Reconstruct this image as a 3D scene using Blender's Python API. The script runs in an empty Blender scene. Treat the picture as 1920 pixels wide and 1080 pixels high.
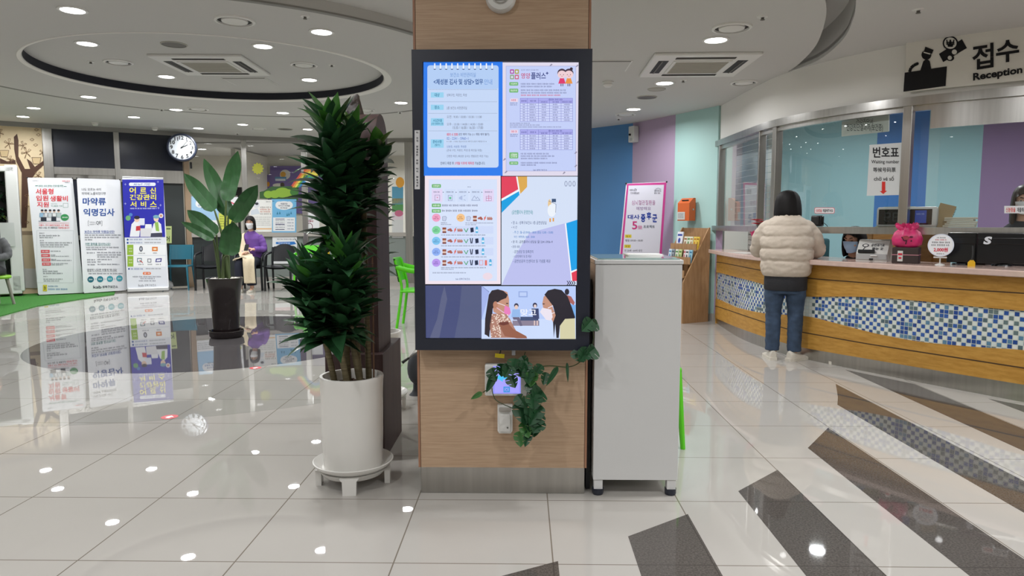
import bpy, bmesh, math, random
from mathutils import Vector, Matrix, noise
random.seed(7)
PI = math.pi
sc = bpy.context.scene
C = sc.collection

# ---------------------------------------------------------------- camera, world, exposure
CAM_H, FPX = 1.26, 1300.0
YAW, PIT = math.atan(21/1300), math.atan(122/1300)
cd = bpy.data.cameras.new('camera'); cam = bpy.data.objects.new('camera', cd); C.objects.link(cam)
cd.sensor_width = 36; cd.lens = 36*FPX/1920; cd.clip_start = .05; cd.clip_end = 100
cam.location = (0, 0, CAM_H); cam.rotation_euler = (PI/2-PIT, 0, YAW)
sc.camera = cam
EXPO = 0.0
sc.view_settings.view_transform = 'Standard'; sc.view_settings.look = 'None'
sc.view_settings.exposure = EXPO; sc.view_settings.gamma = 1
w = bpy.data.worlds.new('world'); sc.world = w; w.use_nodes = True
w.node_tree.nodes['Background'].inputs[0].default_value = (.9, .95, 1, 1)
w.node_tree.nodes['Background'].inputs[1].default_value = .25
LAMP_W = 19.0

def ray(px, py):
    x = (px-960)/FPX; u = (540-py)/FPX
    f = math.cos(PIT)+u*math.sin(PIT); z = -math.sin(PIT)+u*math.cos(PIT)
    X = x*math.cos(YAW)-f*math.sin(YAW); Y = f*math.cos(YAW)+x*math.sin(YAW)
    return X/Y, z/Y
def P(px, py, z=0.0):            # point at height z on the line of sight
    a, b = ray(px, py); Y = (z-CAM_H)/b
    return Vector((a*Y, Y, z))
def A(px, py, Y):                # point at depth Y
    a, b = ray(px, py); return Vector((a*Y, Y, CAM_H+b*Y))
def ZY(py, Y): return CAM_H+ray(960, py)[1]*Y

# ---------------------------------------------------------------- colours and materials
def lin(c): return tuple(((v/255)/12.92 if v/255 <= .04045 else ((v/255+.055)/1.055)**2.4) for v in c)
def mat(name, rgb, rough=.5, metal=0.0, spec=.5, emit=0, noise_amt=0, noise_scale=8, stretch=(1, 1, 1), alpha=1, bump=0, sheen=0, trans=0):
    m = bpy.data.materials.new(name); m.use_nodes = True
    nt = m.node_tree; b = nt.nodes['Principled BSDF']; c = (*lin(rgb), 1)
    b.inputs['Base Color'].default_value = c; b.inputs['Roughness'].default_value = rough
    b.inputs['Metallic'].default_value = metal; b.inputs['Specular IOR Level'].default_value = spec
    if emit: b.inputs['Emission Color'].default_value = c; b.inputs['Emission Strength'].default_value = emit
    if trans: b.inputs['Transmission Weight'].default_value = trans
    if alpha < 1: b.inputs['Alpha'].default_value = alpha
    if sheen: b.inputs['Sheen Weight'].default_value = sheen
    if noise_amt or bump:
        tc = nt.nodes.new('ShaderNodeTexCoord'); mp = nt.nodes.new('ShaderNodeMapping'); nz = nt.nodes.new('ShaderNodeTexNoise')
        mp.inputs['Scale'].default_value = stretch; nz.inputs['Scale'].default_value = noise_scale; nz.inputs['Detail'].default_value = 6
        nt.links.new(tc.outputs['Object'], mp.inputs[0]); nt.links.new(mp.outputs[0], nz.inputs['Vector'])
        if noise_amt:
            cr = nt.nodes.new('ShaderNodeValToRGB')
            k0, k1 = 1-noise_amt, 1+noise_amt*.6
            cr.color_ramp.elements[0].position = .3; cr.color_ramp.elements[1].position = .7
            cr.color_ramp.elements[0].color = (c[0]*k0, c[1]*k0, c[2]*k0, 1); cr.color_ramp.elements[1].color = (min(1, c[0]*k1), min(1, c[1]*k1), min(1, c[2]*k1), 1)
            nt.links.new(nz.outputs[0], cr.inputs[0]); nt.links.new(cr.outputs[0], b.inputs['Base Color'])
        if bump:
            bp = nt.nodes.new('ShaderNodeBump'); bp.inputs['Strength'].default_value = bump; bp.inputs['Distance'].default_value = .01
            nt.links.new(nz.outputs[0], bp.inputs['Height']); nt.links.new(bp.outputs[0], b.inputs['Normal'])
    return m
def attr_mat(name, rough=.6, emit=False, spec=.3):
    m = bpy.data.materials.new(name); m.use_nodes = True; nt = m.node_tree; b = nt.nodes['Principled BSDF']
    at = nt.nodes.new('ShaderNodeAttribute'); at.attribute_name = 'Col'
    b.inputs['Roughness'].default_value = rough; b.inputs['Specular IOR Level'].default_value = spec
    if emit:
        b.inputs['Base Color'].default_value = (.01, .01, .012, 1)
        nt.links.new(at.outputs['Color'], b.inputs['Emission Color']); b.inputs['Emission Strength'].default_value = 1.0/2**EXPO
    else:
        nt.links.new(at.outputs['Color'], b.inputs['Base Color'])
    return m
def glass_mat(name, tint=(1, 1, 1), refl=1.0):
    m = bpy.data.materials.new(name); m.use_nodes = True; nt = m.node_tree; nt.nodes.remove(nt.nodes['Principled BSDF'])
    out = nt.nodes['Material Output']; mx = nt.nodes.new('ShaderNodeMixShader'); tr = nt.nodes.new('ShaderNodeBsdfTransparent'); gl = nt.nodes.new('ShaderNodeBsdfGlossy')
    fr = nt.nodes.new('ShaderNodeFresnel'); fr.inputs['IOR'].default_value = 1.5
    mu = nt.nodes.new('ShaderNodeMath'); mu.operation = 'MULTIPLY'; mu.inputs[1].default_value = refl; mu.use_clamp = True
    tr.inputs[0].default_value = (*tint, 1); gl.inputs['Roughness'].default_value = .0
    nt.links.new(fr.outputs[0], mu.inputs[0]); nt.links.new(mu.outputs[0], mx.inputs[0])
    nt.links.new(tr.outputs[0], mx.inputs[1]); nt.links.new(gl.outputs[0], mx.inputs[2]); nt.links.new(mx.outputs[0], out.inputs[0])
    return m

# ---------------------------------------------------------------- object helpers
XF = {}
def thing(name, label, cat, loc=(0, 0, 0), rotz=0, group=None, tilt=None):
    o = bpy.data.objects.new(name, None); C.objects.link(o); o.empty_display_size = .1
    o.location = loc; o.rotation_euler = (tilt[0] if tilt else 0, tilt[1] if tilt else 0, rotz)
    o['label'] = label; o['category'] = cat
    if group: o['group'] = group
    XF[o.name] = Matrix.Translation(Vector(loc)) @ o.rotation_euler.to_matrix().to_4x4()
    return o
def tag(o, label, cat=None, group=None, kind=None):
    o['label'] = label
    if cat: o['category'] = cat
    if group: o['group'] = group
    if kind: o['kind'] = kind
    return o
def copy_tree(o, parent=None, dest=None):
    c = o.copy(); C.objects.link(c)
    if parent: c.parent = parent
    for ch in list(o.children): copy_tree(ch, c)
    return c
def dup(o, loc, rotz, label, group=None):
    c = copy_tree(o); c.location = loc; c.rotation_euler = (o.rotation_euler.x, o.rotation_euler.y, rotz); c['label'] = label
    if group: c['group'] = group
    return c

class MB:
    """collects shapes for one mesh object"""
    def __init__(s): s.v = []; s.f = []; s.mi = []; s.m = 0; s.col = []; s.c = None; s.off = 0
    def add(s, vs, fs):
        n = len(s.v); s.v.extend([tuple(p) for p in vs])
        for f in fs: s.f.append([i+n for i in f]); s.mi.append(s.m); s.col.append(s.c)
        return s
    def addbm(s, bm):
        bm.verts.ensure_lookup_table(); bm.verts.index_update()
        s.add([v.co.copy() for v in bm.verts], [[v.index for v in f.verts] for f in bm.faces]); bm.free(); return s
    def box(s, c, d, rz=0, bev=0, R=None, seg=2):
        bm = bmesh.new(); bmesh.ops.create_cube(bm, size=1)
        for v in bm.verts: v.co = Vector((v.co.x*d[0], v.co.y*d[1], v.co.z*d[2]))
        if bev: bmesh.ops.bevel(bm, geom=bm.edges[:], offset=bev, segments=seg, affect='EDGES', profile=.5)
        T = Matrix.Translation(Vector(c)) @ (R if R else Matrix.Rotation(rz, 4, 'Z'))
        bm.transform(T); return s.addbm(bm)
    def box2(s, a, b, bev=0):
        return s.box([(a[i]+b[i])/2 for i in range(3)], [abs(b[i]-a[i]) for i in range(3)], bev=bev)
    def lathe(s, prof, c=(0, 0, 0), n=32, R=None, cap0=True, cap1=True, arc=None):
        vs = []; fs = []; k = len(prof)
        for i in range(n):
            a = 2*PI*i/n
            for r, z in prof: vs.append(Vector((r*math.cos(a), r*math.sin(a), z)))
        for i in range(n):
            j = (i+1) % n
            for q in range(k-1): fs.append([i*k+q, j*k+q, j*k+q+1, i*k+q+1])
        if cap0 and prof[0][0] > 1e-6: fs.append([i*k for i in range(n)][::-1])
        if cap1 and prof[-1][0] > 1e-6: fs.append([i*k+k-1 for i in range(n)])
        T = Matrix.Translation(Vector(c)) @ (R if R else Matrix())
        return s.add([T @ v for v in vs], fs)
    def cyl(s, a, b, r, r2=None, n=12):
        a, b = Vector(a), Vector(b); d = b-a
        q = d.to_track_quat('Z', 'Y').to_matrix().to_4x4()
        return s.lathe([(r, 0), (r2 if r2 is not None else r, d.length)], a, n, q)
    def tube(s, pts, r, n=8, cap=True, asp=1.0, up=None, closed=False):
        pts = [Vector(p) for p in pts]; k = len(pts); rs = r if isinstance(r, (list, tuple)) else [r]*k
        vs = []; fs = []; prev = up if up else None
        for i, p in enumerate(pts):
            if closed: t = (pts[(i+1) % k]-pts[i-1]).normalized()
            else: t = (pts[min(i+1, k-1)]-pts[max(i-1, 0)]).normalized()
            if prev is None: prev = Vector((0, 0, 1)) if abs(t.z) < .9 else Vector((0, 1, 0))
            u = (prev-t*prev.dot(t))
            if u.length < 1e-5: u = t.orthogonal()
            u.normalize(); w_ = t.cross(u); prev = u
            ra = rs[i] if isinstance(rs[i], (tuple, list)) else (rs[i], rs[i]*asp)
            for j in range(n):
                a = 2*PI*j/n; vs.append(p+u*math.cos(a)*ra[0]+w_*math.sin(a)*ra[1])
        for i in range(k if closed else k-1):
            i2 = (i+1) % k
            for j in range(n): fs.append([i*n+j, i*n+(j+1) % n, i2*n+(j+1) % n, i2*n+j])
        if cap and not closed: fs.append(list(range(n))[::-1]); fs.append([(k-1)*n+j for j in range(n)])
        return s.add(vs, fs)
    def ell(s, c, r, n=16, m=10, R=None):
        vs = [Vector((0, 0, -1))]; fs = []
        for i in range(1, m):
            t = -PI/2+PI*i/m
            for j in range(n): vs.append(Vector((math.cos(t)*math.cos(2*PI*j/n), math.cos(t)*math.sin(2*PI*j/n), math.sin(t))))
        vs.append(Vector((0, 0, 1))); L = len(vs)-1
        for j in range(n): fs.append([0, 1+(j+1) % n, 1+j]); fs.append([L, 1+(m-2)*n+j, 1+(m-2)*n+(j+1) % n])
        for i in range(m-2):
            for j in range(n): fs.append([1+i*n+j, 1+i*n+(j+1) % n, 1+(i+1)*n+(j+1) % n, 1+(i+1)*n+j])
        T = Matrix.Translation(Vector(c)) @ (R if R else Matrix()) @ Matrix.Diagonal((*r, 1))
        return s.add([T @ v for v in vs], fs)
    def prism(s, poly, T, d):      # poly in local xy, thickness d along local +z, then T
        n = len(poly); T = T or Matrix()
        vs = [T @ Vector((x, y, 0)) for x, y in poly]+[T @ Vector((x, y, d)) for x, y in poly]
        return s.add(vs, [list(range(n))[::-1], list(range(n, 2*n))]+[[i, (i+1) % n, n+(i+1) % n, n+i] for i in range(n)])
    def grid(s, rows, closed=False):  # rows of equal-length point lists
        n = len(rows[0]); vs = [p for r in rows for p in r]; fs = []
        for i in range(len(rows)-1):
            for j in range(n if closed else n-1):
                fs.append([i*n+j, i*n+(j+1) % n, (i+1)*n+(j+1) % n, (i+1)*n+j])
        return s.add(vs, fs)
    def build(s, name, m, parent=None, world=False, smooth=None, kind=None, label=None):
        me = bpy.data.meshes.new(name); vs = s.v
        if world and parent is not None:
            I = XF[parent.name].inverted(); vs = [I @ Vector(p) for p in vs]
        me.from_pydata([tuple(p) for p in vs], [], s.f)
        for mm in (m if isinstance(m, (list, tuple)) else [m]): me.materials.append(mm)
        me.polygons.foreach_set('material_index', s.mi)
        if any(c is not None for c in s.col):
            ca = me.color_attributes.new('Col', 'FLOAT_COLOR', 'CORNER'); buf = []
            for p in me.polygons:
                c = s.col[p.index] or (1, 1, 1)
                buf.extend((c[0], c[1], c[2], 1.0)*p.loop_total)
            ca.data.foreach_set('color', buf)
        me.validate(); me.update()
        if smooth is not None:
            me.polygons.foreach_set('use_smooth', [True]*len(me.polygons))
            try: me.set_sharp_from_angle(angle=math.radians(smooth))
            except Exception: pass
        o = bpy.data.objects.new(name, me); C.objects.link(o)
        if parent is not None: o.parent = parent
        if kind: o['kind'] = kind
        if label: o['label'] = label
        return o
def struct(name, mb, m, label=None, smooth=None, parent=None):
    o = mb.build(name, m, parent, smooth=smooth)
    if parent is None: o['kind'] = 'structure'
    if label: o['label'] = label
    return o
def remesh(mb, voxel, smooth_it=2, name='tmp'):
    """one continuous skin over overlapping shapes; returns an MB"""
    o = mb.build(name, []); md = o.modifiers.new('r', 'REMESH'); md.mode = 'VOXEL'; md.voxel_size = voxel; md.use_smooth_shade = True
    if smooth_it: sm = o.modifiers.new('s', 'SMOOTH'); sm.factor = .5; sm.iterations = smooth_it
    dg = bpy.context.evaluated_depsgraph_get(); ev = o.evaluated_get(dg); me = ev.to_mesh()
    r = MB(); r.add([v.co.copy() for v in me.vertices], [list(p.vertices) for p in me.polygons])
    ev.to_mesh_clear(); om = o.data; bpy.data.objects.remove(o); bpy.data.meshes.remove(om)
    return r

# ---------------------------------------------------------------- lettering and flat print
_TX = {}
_CU = bpy.data.curves.new('t', 'FONT'); _CU.resolution_u = 3; _TO = bpy.data.objects.new('t', _CU)
def text_geo(t, bold):
    k = (t, bold)
    if k not in _TX:
        _CU.body = t; _CU.offset = bold; me = _TO.to_mesh()
        vs = [(v.co.x, v.co.y) for v in me.vertices]; fs = [list(p.vertices) for p in me.polygons]
        _TO.to_mesh_clear()
        xs = [p[0] for p in vs]; ys = [p[1] for p in vs]
        _TX[k] = (vs, fs, min(xs), max(xs), min(ys), max(ys))
    return _TX[k]
class Print(MB):
    """flat print: x right, z up, facing -y; drawing units are a frame u0..u1 / v0..v1 (v down) mapped to W x H metres"""
    def __init__(s, W, H, fr, org=(0, 0)):
        super().__init__(); s.W, s.H = W, H; s.u0, s.v0, s.u1, s.v1 = fr; s.ox, s.oz = org; s.y = 0; s.step = .0004
        s.warp = None
    def m_(s, u, v, k):
        if s.warp: u, v = s.warp(u, v)
        return (s.ox+(u-s.u0)/(s.u1-s.u0)*s.W, -k*s.step, s.oz+s.H-(v-s.v0)/(s.v1-s.v0)*s.H)
    def poly(s, pts, col, k=1):
        s.c = lin(col); n = len(pts)
        ar = sum(pts[i][0]*pts[(i+1) % n][1]-pts[(i+1) % n][0]*pts[i][1] for i in range(n))
        if ar > 0: pts = pts[::-1]
        s.add([s.m_(u, v, k) for u, v in pts], [list(range(n))]); return s
    def rect(s, u0, v0, u1, v1, col, k=1): return s.poly([(u0, v0), (u1, v0), (u1, v1), (u0, v1)], col, k)
    def rrect(s, u0, v0, u1, v1, r, col, k=1):
        pts = []
        for cx, cy, a0 in ((u1-r, v0+r, -90), (u1-r, v1-r, 0), (u0+r, v1-r, 90), (u0+r, v0+r, 180)):
            for i in range(5): a = math.radians(a0+i*22.5); pts.append((cx+r*math.cos(a), cy+r*math.sin(a)))
        return s.poly(pts, col, k)
    def ellp(s, cu, cv, ru, rv, col, k=1, n=20, a0=0, a1=360):
        s.seq = getattr(s, 'seq', 0)+.03; k = k+s.seq % .9
        return s.poly([(cu+ru*math.cos(math.radians(a0+(a1-a0)*i/n)), cv+rv*math.sin(math.radians(a0+(a1-a0)*i/n))) for i in range(n if a1-a0 == 360 else n+1)], col, k)
    def line(s, pts, wd, col, k=1):
        for (a, b), (c, d) in zip(pts, pts[1:]):
            L = math.hypot(c-a, d-b) or 1; nx, ny = -(d-b)/L*wd/2, (c-a)/L*wd/2
            s.poly([(a+nx, b+ny), (c+nx, d+ny), (c-nx, d-ny), (a-nx, b-ny)], col, k)
        return s
    def frame(s, u0, v0, u1, v1, wd, col, k=1):
        s.rect(u0, v0, u1, v0+wd, col, k); s.rect(u0, v1-wd, u1, v1, col, k); s.rect(u0, v0, u0+wd, v1, col, k); s.rect(u1-wd, v0, u1, v1, col, k); return s
    def text(s, u0, v0, u1, v1, t, col, bold=0.0, k=3):
        vs, fs, x0, x1, y0, y1 = text_geo(t, bold); s.c = lin(col)
        s.add([s.m_(u0+(x-x0)/(x1-x0)*(u1-u0), v1-(y-y0)/(y1-y0)*(v1-v0), k) for x, y in vs], fs); return s
    def greek(s, u0, v0, u1, v1, col, k=2, seed=0, unit=None):   # a line of print too small to read
        rnd = random.Random(seed+int(u0*7+v0*13)); h = v1-v0; unit = unit or h*.9; u = u0
        while u < u1-unit*.5:
            n = rnd.randint(2, 5)
            for i in range(n):
                if u > u1-unit*.6: break
                if rnd.random() < .6:
                    s.rect(u, v0, u+unit*.62, v0+h*.28, col, k); s.rect(u+unit*.2, v0+h*.36, u+unit*.75, v0+h*.58, col, k); s.rect(u+unit*.05, v0+h*.72, u+unit*.7, v1, col, k)
                else:
                    s.rect(u, v0, u+unit*.2, v1, col, k); s.rect(u+unit*.3, v0+h*.2, u+unit*.75, v0+h*.45, col, k); s.rect(u+unit*.5, v0+h*.5, u+unit*.72, v1, col, k)
                u += unit
            u += unit*.5
        return s
from mathutils.geometry import tessellate_polygon
TILE, TX0, TY0 = .594, 1.301, 3.06
ZR, ZL, ZD = 2.72, 3.01, 2.92          # ceilings: right, left raised, left dropped ring
RC = Vector((-3.42, 7.87)); FC = Vector((-3.32, 7.48))   # centres of the ceiling ring and the floor circle

def spline(pts, n=8):
    pts = [Vector(p) for p in pts]; out = []
    for i in range(len(pts)-1):
        p0 = pts[max(i-1, 0)]; p1 = pts[i]; p2 = pts[i+1]; p3 = pts[min(i+2, len(pts)-1)]
        for k in range(n):
            t = k/n; out.append(.5*((2*p1)+(p2-p0)*t+(2*p0-5*p1+4*p2-p3)*t*t+(3*p1-p0-3*p2+p3)*t**3))
    out.append(pts[-1]); return out
GC = spline([(2.47, 8.95), (2.50, 7.7), (2.56, 7.05), (2.79, 6.44), (3.17, 5.9), (3.78, 5.42), (4.5, 5.05), (5.6, 4.75)])
KC = spline([(2.42, 8.70), (2.365, 7.7), (2.40, 7.1), (2.53, 6.55), (2.74, 6.13), (2.94, 5.78), (3.17, 5.38), (3.36, 5.09), (3.53, 4.83), (3.8, 4.5), (4.25, 4.1), (5.6, 3.3)])
RW = [Vector(p) for p in [(-.1, 11.75), (1.084, 10.913), (1.612, 10.404), (2.063, 9.604), (2.443, 8.881)]]
LW = [Vector(p) for p in [(-13, 9.2), (-9.02, 12.02), (-8.415, 12.43), (-7.516, 12.934), (-6.58, 13.563), (-5.68, 14.164), (-4.607, 14.541), (-3.245, 14.655), (-2.34, 14.58), (-.1, 14.4)]]

# ---- floor
def tile_mat(name, rgb, rough, grout=(120, 112, 102), vein=.02, speck=0):
    m = mat(name, rgb, rough, spec=.36); nt = m.node_tree; b = nt.nodes['Principled BSDF']
    g = nt.nodes.new('ShaderNodeNewGeometry'); sp = nt.nodes.new('ShaderNodeSeparateXYZ'); nt.links.new(g.outputs['Position'], sp.inputs[0])
    def mth(op, a, v=None):
        n = nt.nodes.new('ShaderNodeMath'); n.operation = op
        if isinstance(a, float): n.inputs[0].default_value = a
        else: nt.links.new(a, n.inputs[0])
        if v is not None:
            if isinstance(v, (int, float)): n.inputs[1].default_value = v
            else: nt.links.new(v, n.inputs[1])
        return n.outputs[0]
    def dist(ax, o):
        t = mth('DIVIDE', mth('SUBTRACT', sp.outputs[ax], o), TILE); f = mth('FRACT', t)
        return mth('MINIMUM', f, mth('SUBTRACT', 1.0, f))
    d = mth('MINIMUM', dist(0, TX0), dist(1, TY0)); k = mth('LESS_THAN', d, .0045)
    nz = nt.nodes.new('ShaderNodeTexNoise'); nz.inputs['Scale'].default_value = 130 if speck else 1.4; nz.inputs['Detail'].default_value = 4
    nt.links.new(g.outputs['Position'], nz.inputs['Vector'])
    cr = nt.nodes.new('ShaderNodeValToRGB'); c = lin(rgb); v = speck or vein
    cr.color_ramp.elements[0].position = .35; cr.color_ramp.elements[1].position = .68
    cr.color_ramp.elements[0].color = (*[x*(1-v) for x in c], 1); cr.color_ramp.elements[1].color = (*[min(1, x*(1+v)) for x in c], 1)
    nt.links.new(nz.outputs[0], cr.inputs[0])
    mx = nt.nodes.new('ShaderNodeMix'); mx.data_type = 'RGBA'; nt.links.new(k, mx.inputs[0]); nt.links.new(cr.outputs[0], mx.inputs[6])
    mx.inputs[7].default_value = (*lin(grout), 1); nt.links.new(mx.outputs[2], b.inputs['Base Color'])
    return m
M_tile = tile_mat('polished_tile', (178, 174, 168), .012)
M_ring = tile_mat('polished_grey_tile', (162, 160, 154), .012)
M_dark = tile_mat('dark_stone', (84, 81, 82), .02, (70, 66, 62), speck=.25)
M_stripe = tile_mat('brown_grey_stone', (86, 81, 77), .03, (70, 66, 62), speck=.3)
f = MB(); f.box2((-13, -4.6, -.1), (9, 19, 0)); struct('floor', f, M_tile, 'polished cream floor tiles')
def disc(c, r, z0, z1, n=96): return MB().prism([(c.x+r*math.cos(2*PI*i/n), c.y+r*math.sin(2*PI*i/n)) for i in range(n)], Matrix.Translation((0, 0, z0)), z1-z0)
struct('floor_ring', disc(FC, 3.33, -.002, .0006), M_ring, 'large pale grey circle laid in the floor')
struct('floor_circle', disc(FC, 1.8, -.002, .0012), M_dark, 'dark stone circle laid in the floor')
for i, (x0, ya, x1, yb) in enumerate([(-.16, 2.33, .132, 2.49), (.425, 2.70, .717, 2.92), (1.016, 3.184, 1.305, 3.472), (1.602, 3.824, 1.886, 4.216), (2.188, 4.764, 2.457, 5.394), (2.778, 5.93, 3.073, 5.40), (3.35, 4.95, 3.64, 4.5)]):
    top = [(x0, ya), (x1, yb)]
    if i == 4: top = [(x0, ya), (x0+.10, 4.98), (x0+.19, 5.2), (x1, yb)]
    struct('floor_stripe', MB().prism([(x0, -3.5)]+top+[(x1, -3.5)], Matrix.Translation((0, 0, -.002)), .0026), M_stripe, 'dark stone stripe laid in the floor')

# ---- ceilings
M_ceil = mat('white_ceiling_paint', (202, 201, 198), .75, spec=.2)
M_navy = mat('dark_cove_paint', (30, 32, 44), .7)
M_soff = mat('white_soffit_paint', (236, 234, 229), .7, spec=.2)
def slab(outer, z0, z1, hole=None):
    b = MB(); polys = [[Vector((x, y, 0)) for x, y in outer]]+([[Vector((x, y, 0)) for x, y in hole]] if hole else [])
    flat = [p for q in polys for p in q]; tri = tessellate_polygon(polys)
    n = len(flat); fs = []
    for a, b_, c in tri:
        nz = (flat[b_]-flat[a]).cross(flat[c]-flat[a]).z
        fs.append([a, b_, c] if nz < 0 else [a, c, b_])
    fs += [[i+n for i in q][::-1] for q in list(fs)]
    o = 0
    for q in polys:
        L = len(q)
        for i in range(L): fs.append([o+i, o+(i+1) % L, n+o+(i+1) % L, n+o+i])
        o += L
    b.add([Vector((p.x, p.y, z0)) for p in flat]+[Vector((p.x, p.y, z1)) for p in flat], fs); return b
b = slab([(-13, -4.6), (-.1, -4.6), (-.1, 15.2), (-13, 15.2)], ZL, ZL+.1); struct('ceiling_left', b, M_ceil, 'raised white ceiling')
b = MB(); b.box2((-.1, -4.6, ZR), (-.06, 15, ZL+.1)); struct('ceiling_step', b, M_ceil)
N = 128
def circ(c, r, k=1.0, dy=0): return [(c.x+r*k*math.cos(2*PI*i/N), c.y+dy+r*math.sin(2*PI*i/N)) for i in range(N)]
DC = Vector((-3.42, 8.03))
b = slab(circ(DC, 3.02), ZD, ZL, circ(RC, 1.67, 1.1)); struct('ceiling_ring', b, M_ceil, 'dropped white ring of ceiling', smooth=40)
b = MB(); k0 = [Vector((x, y, ZD+.002)) for x, y in circ(RC, 1.667, 1.1)]; k1 = [Vector((x, y, ZL-.001)) for x, y in circ(RC, 1.667, 1.1)]; b.grid([k0, k1], True); struct('trim_1', b, M_navy, 'dark inner edge of the round ceiling recess', smooth=40)
b = MB(); b.grid([[Vector((x, y, z)) for x, y in circ(RC, r, 1.1, dy)] for r, z, dy in ((1.675, ZD-.001, 0), (1.68, ZD-.008, .0), (1.74, ZD-.008, .055), (1.745, ZD-.001, .055))], True); struct('trim_2', b, M_soff, 'flat white rim round the ceiling recess', smooth=40)
b = MB(); b.grid([[Vector((x, y, z)) for x, y in circ(DC, r)] for r, z in ((2.965, ZD-.001), (2.97, ZD-.004), (3.022, ZD-.004), (3.023, ZD+.01))], True); struct('ceiling_shade_line', b, mat('edge_shade_grey', (138, 137, 133), .7), 'painted grey shade line round the edge of the dropped ceiling ring', smooth=40)  # shading along the ring's edge, put in as a strip of darker grey
s_in = spline([(1.15, 3.5), (1.62, 4.1), (1.983, 4.75), (2.193, 5.239), (2.415, 5.927), (2.534, 6.561), (2.565, 6.93)], 5)
s_out = spline([(1.45, 3.4), (1.87, 4.1), (2.186, 4.754), (2.367, 5.175), (2.558, 5.761), (2.655, 6.45), (2.575, 6.94)], 5)
slot = s_in+s_out[::-1]
gout = [(p.x+.03, p.y+.03) for p in GC]
b = slab([(-.1, -4.6), (5.6, -4.6), (5.6, 4.75)]+gout[::-1][1:]+[(2.48, 8.9), (2.1, 9.64), (1.64, 10.45), (1.1, 10.96), (-.1, 11.8)], ZR, ZR+.06, [tuple(p) for p in slot])
struct('ceiling_right', b, M_ceil, 'lower white ceiling')
b = MB(); b.box2((1.0, 3.2, ZR+.24), (3.0, 7.2, ZR+.28)); struct('ceiling_slot', b, M_ceil)
b = MB(); b.grid([[Vector((p.x, p.y, z)) for p in slot+[slot[0]]] for z in (ZR+.03, ZR+.25)]); struct('trim_3', b, M_ceil, 'curved slot in the ceiling', smooth=50)
b = slab([(p.x+.01, p.y+.01) for p in GC]+[(9, 4.75), (9, 12), (2.5, 12)], ZR+.02, ZR+.1); struct('ceiling_office', b, M_ceil)

# ---- walls out of sight that close the hall
M_wall = mat('cream_wall_paint', (222, 218, 208), .7, spec=.2)
b = MB(); b.box2((-13.1, -4.7, 0), (9, -4.6, ZL)); struct('wall_front', b, M_wall)
b = MB(); b.box2((-13.1, -4.6, 0), (-13, 15.2, ZL)); struct('wall_left', b, M_wall)
b = MB(); b.box2((5.6, -4.6, 0), (5.7, 3.0, ZR)); struct('wall_right_near', b, M_wall)
b = MB(); b.box2((9, -4.6, 0), (9.1, 12, ZL)); struct('wall_right_office', b, M_wall)

def run(p, q, z0, z1, t=.05, out=0):     # upright panel from p to q, its face pushed 'out' towards the hall
    p, q = Vector(p[:2]), Vector(q[:2]); d = (q-p).normalized(); n = Vector((d.y, -d.x))
    a = p+n*out; c = q+n*out; e = q+n*(out-t); g = p+n*(out-t)
    return [(a.x, a.y), (c.x, c.y), (e.x, e.y), (g.x, g.y)], z0, z1-z0
def panel(mb, p, q, z0, z1, t=.05, out=0):
    poly, z, h = run(p, q, z0, z1, t, out); mb.prism(poly[::-1], Matrix.Translation((0, 0, z)), h); return mb
# ---- striped wall right of the column
M_blue = mat('blue_wall_paint', (74, 126, 178), .55); M_mauve = mat('mauve_wall_paint', (172, 152, 178), .55); M_mint = mat('mint_wall_paint', (172, 208, 204), .55)
M_grey = mat('pale_grey_trim', (170, 165, 158), .5)
for i, mm in enumerate([M_blue, M_blue, M_mauve, M_mint]):
    b = MB(); panel(b, RW[i], RW[i+1], 0, ZR, .06); struct('wall_striped_%d' % (i+1), b, mm, ['blue', 'blue', 'mauve', 'mint'][i]+' painted wall panel')
    b = MB(); panel(b, RW[i], RW[i+1], 0, .09, .02, .012); struct('baseboard_%d' % (i+1), b, M_grey)
b = MB(); b.box2((-.16, 11.7, 0), (-.1, 14.6, ZL)); struct('wall_return', b, M_wall)
# ---- soffit and pink pier of the reception
b = MB(); b.grid([[Vector((p.x, p.y, z)) for p in GC] for z in (2.28, ZR)]); b.grid([[Vector((p.x+.08, p.y+.08, z)) for p in GC][::-1] for z in (2.28, ZR)])
b.grid([[Vector((p.x, p.y, 2.28)) for p in GC], [Vector((p.x+.08, p.y+.08, 2.28)) for p in GC]]); struct('wall_soffit', b, M_soff, 'white curved soffit over the reception', smooth=40)
b = MB(); b.box((2.49, 8.93, .62), (.09, .09, 1.24)); struct('wall_pier', b, M_mauve, 'narrow mauve pier at the end of the counter')
b = MB(); b.box((2.475, 8.93, .05), (.11, .11, .1)); struct('baseboard_5', b, M_grey)

# ---- stainless reception window: head, posts, sill, glass
M_steel = mat('brushed_steel', (190, 188, 184), .28, 1.0, noise_amt=.1, noise_scale=30, stretch=(1, 1, .05))
M_glass = glass_mat('clear_glass', (.93, .97, .97), 1.8)
M_tglass = glass_mat('partition_glass', (.95, .97, .96), 1.1)
def band(mb, cur, o, t, z0, z1):
    P_ = [Vector(p) for p in cur]; n = len(P_); ns = []
    for i in range(n): d = (P_[min(i+1, n-1)]-P_[max(i-1, 0)]).normalized(); ns.append(Vector((-d.y, d.x)) if False else Vector((d.y, -d.x)))
    a = [p+ns[i]*o for i, p in enumerate(P_)]; c = [p+ns[i]*(o-t) for i, p in enumerate(P_)]
    V = lambda q, z: [Vector((p.x, p.y, z)) for p in q]
    mb.grid([V(a, z0), V(a, z1), V(c, z1), V(c, z0), V(a, z0)]); 
    for e in (0, -1): mb.add([Vector((*a[e], z0)), Vector((*a[e], z1)), Vector((*c[e], z1)), Vector((*c[e], z0))], [[0, 1, 2, 3]])
    return mb
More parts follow.
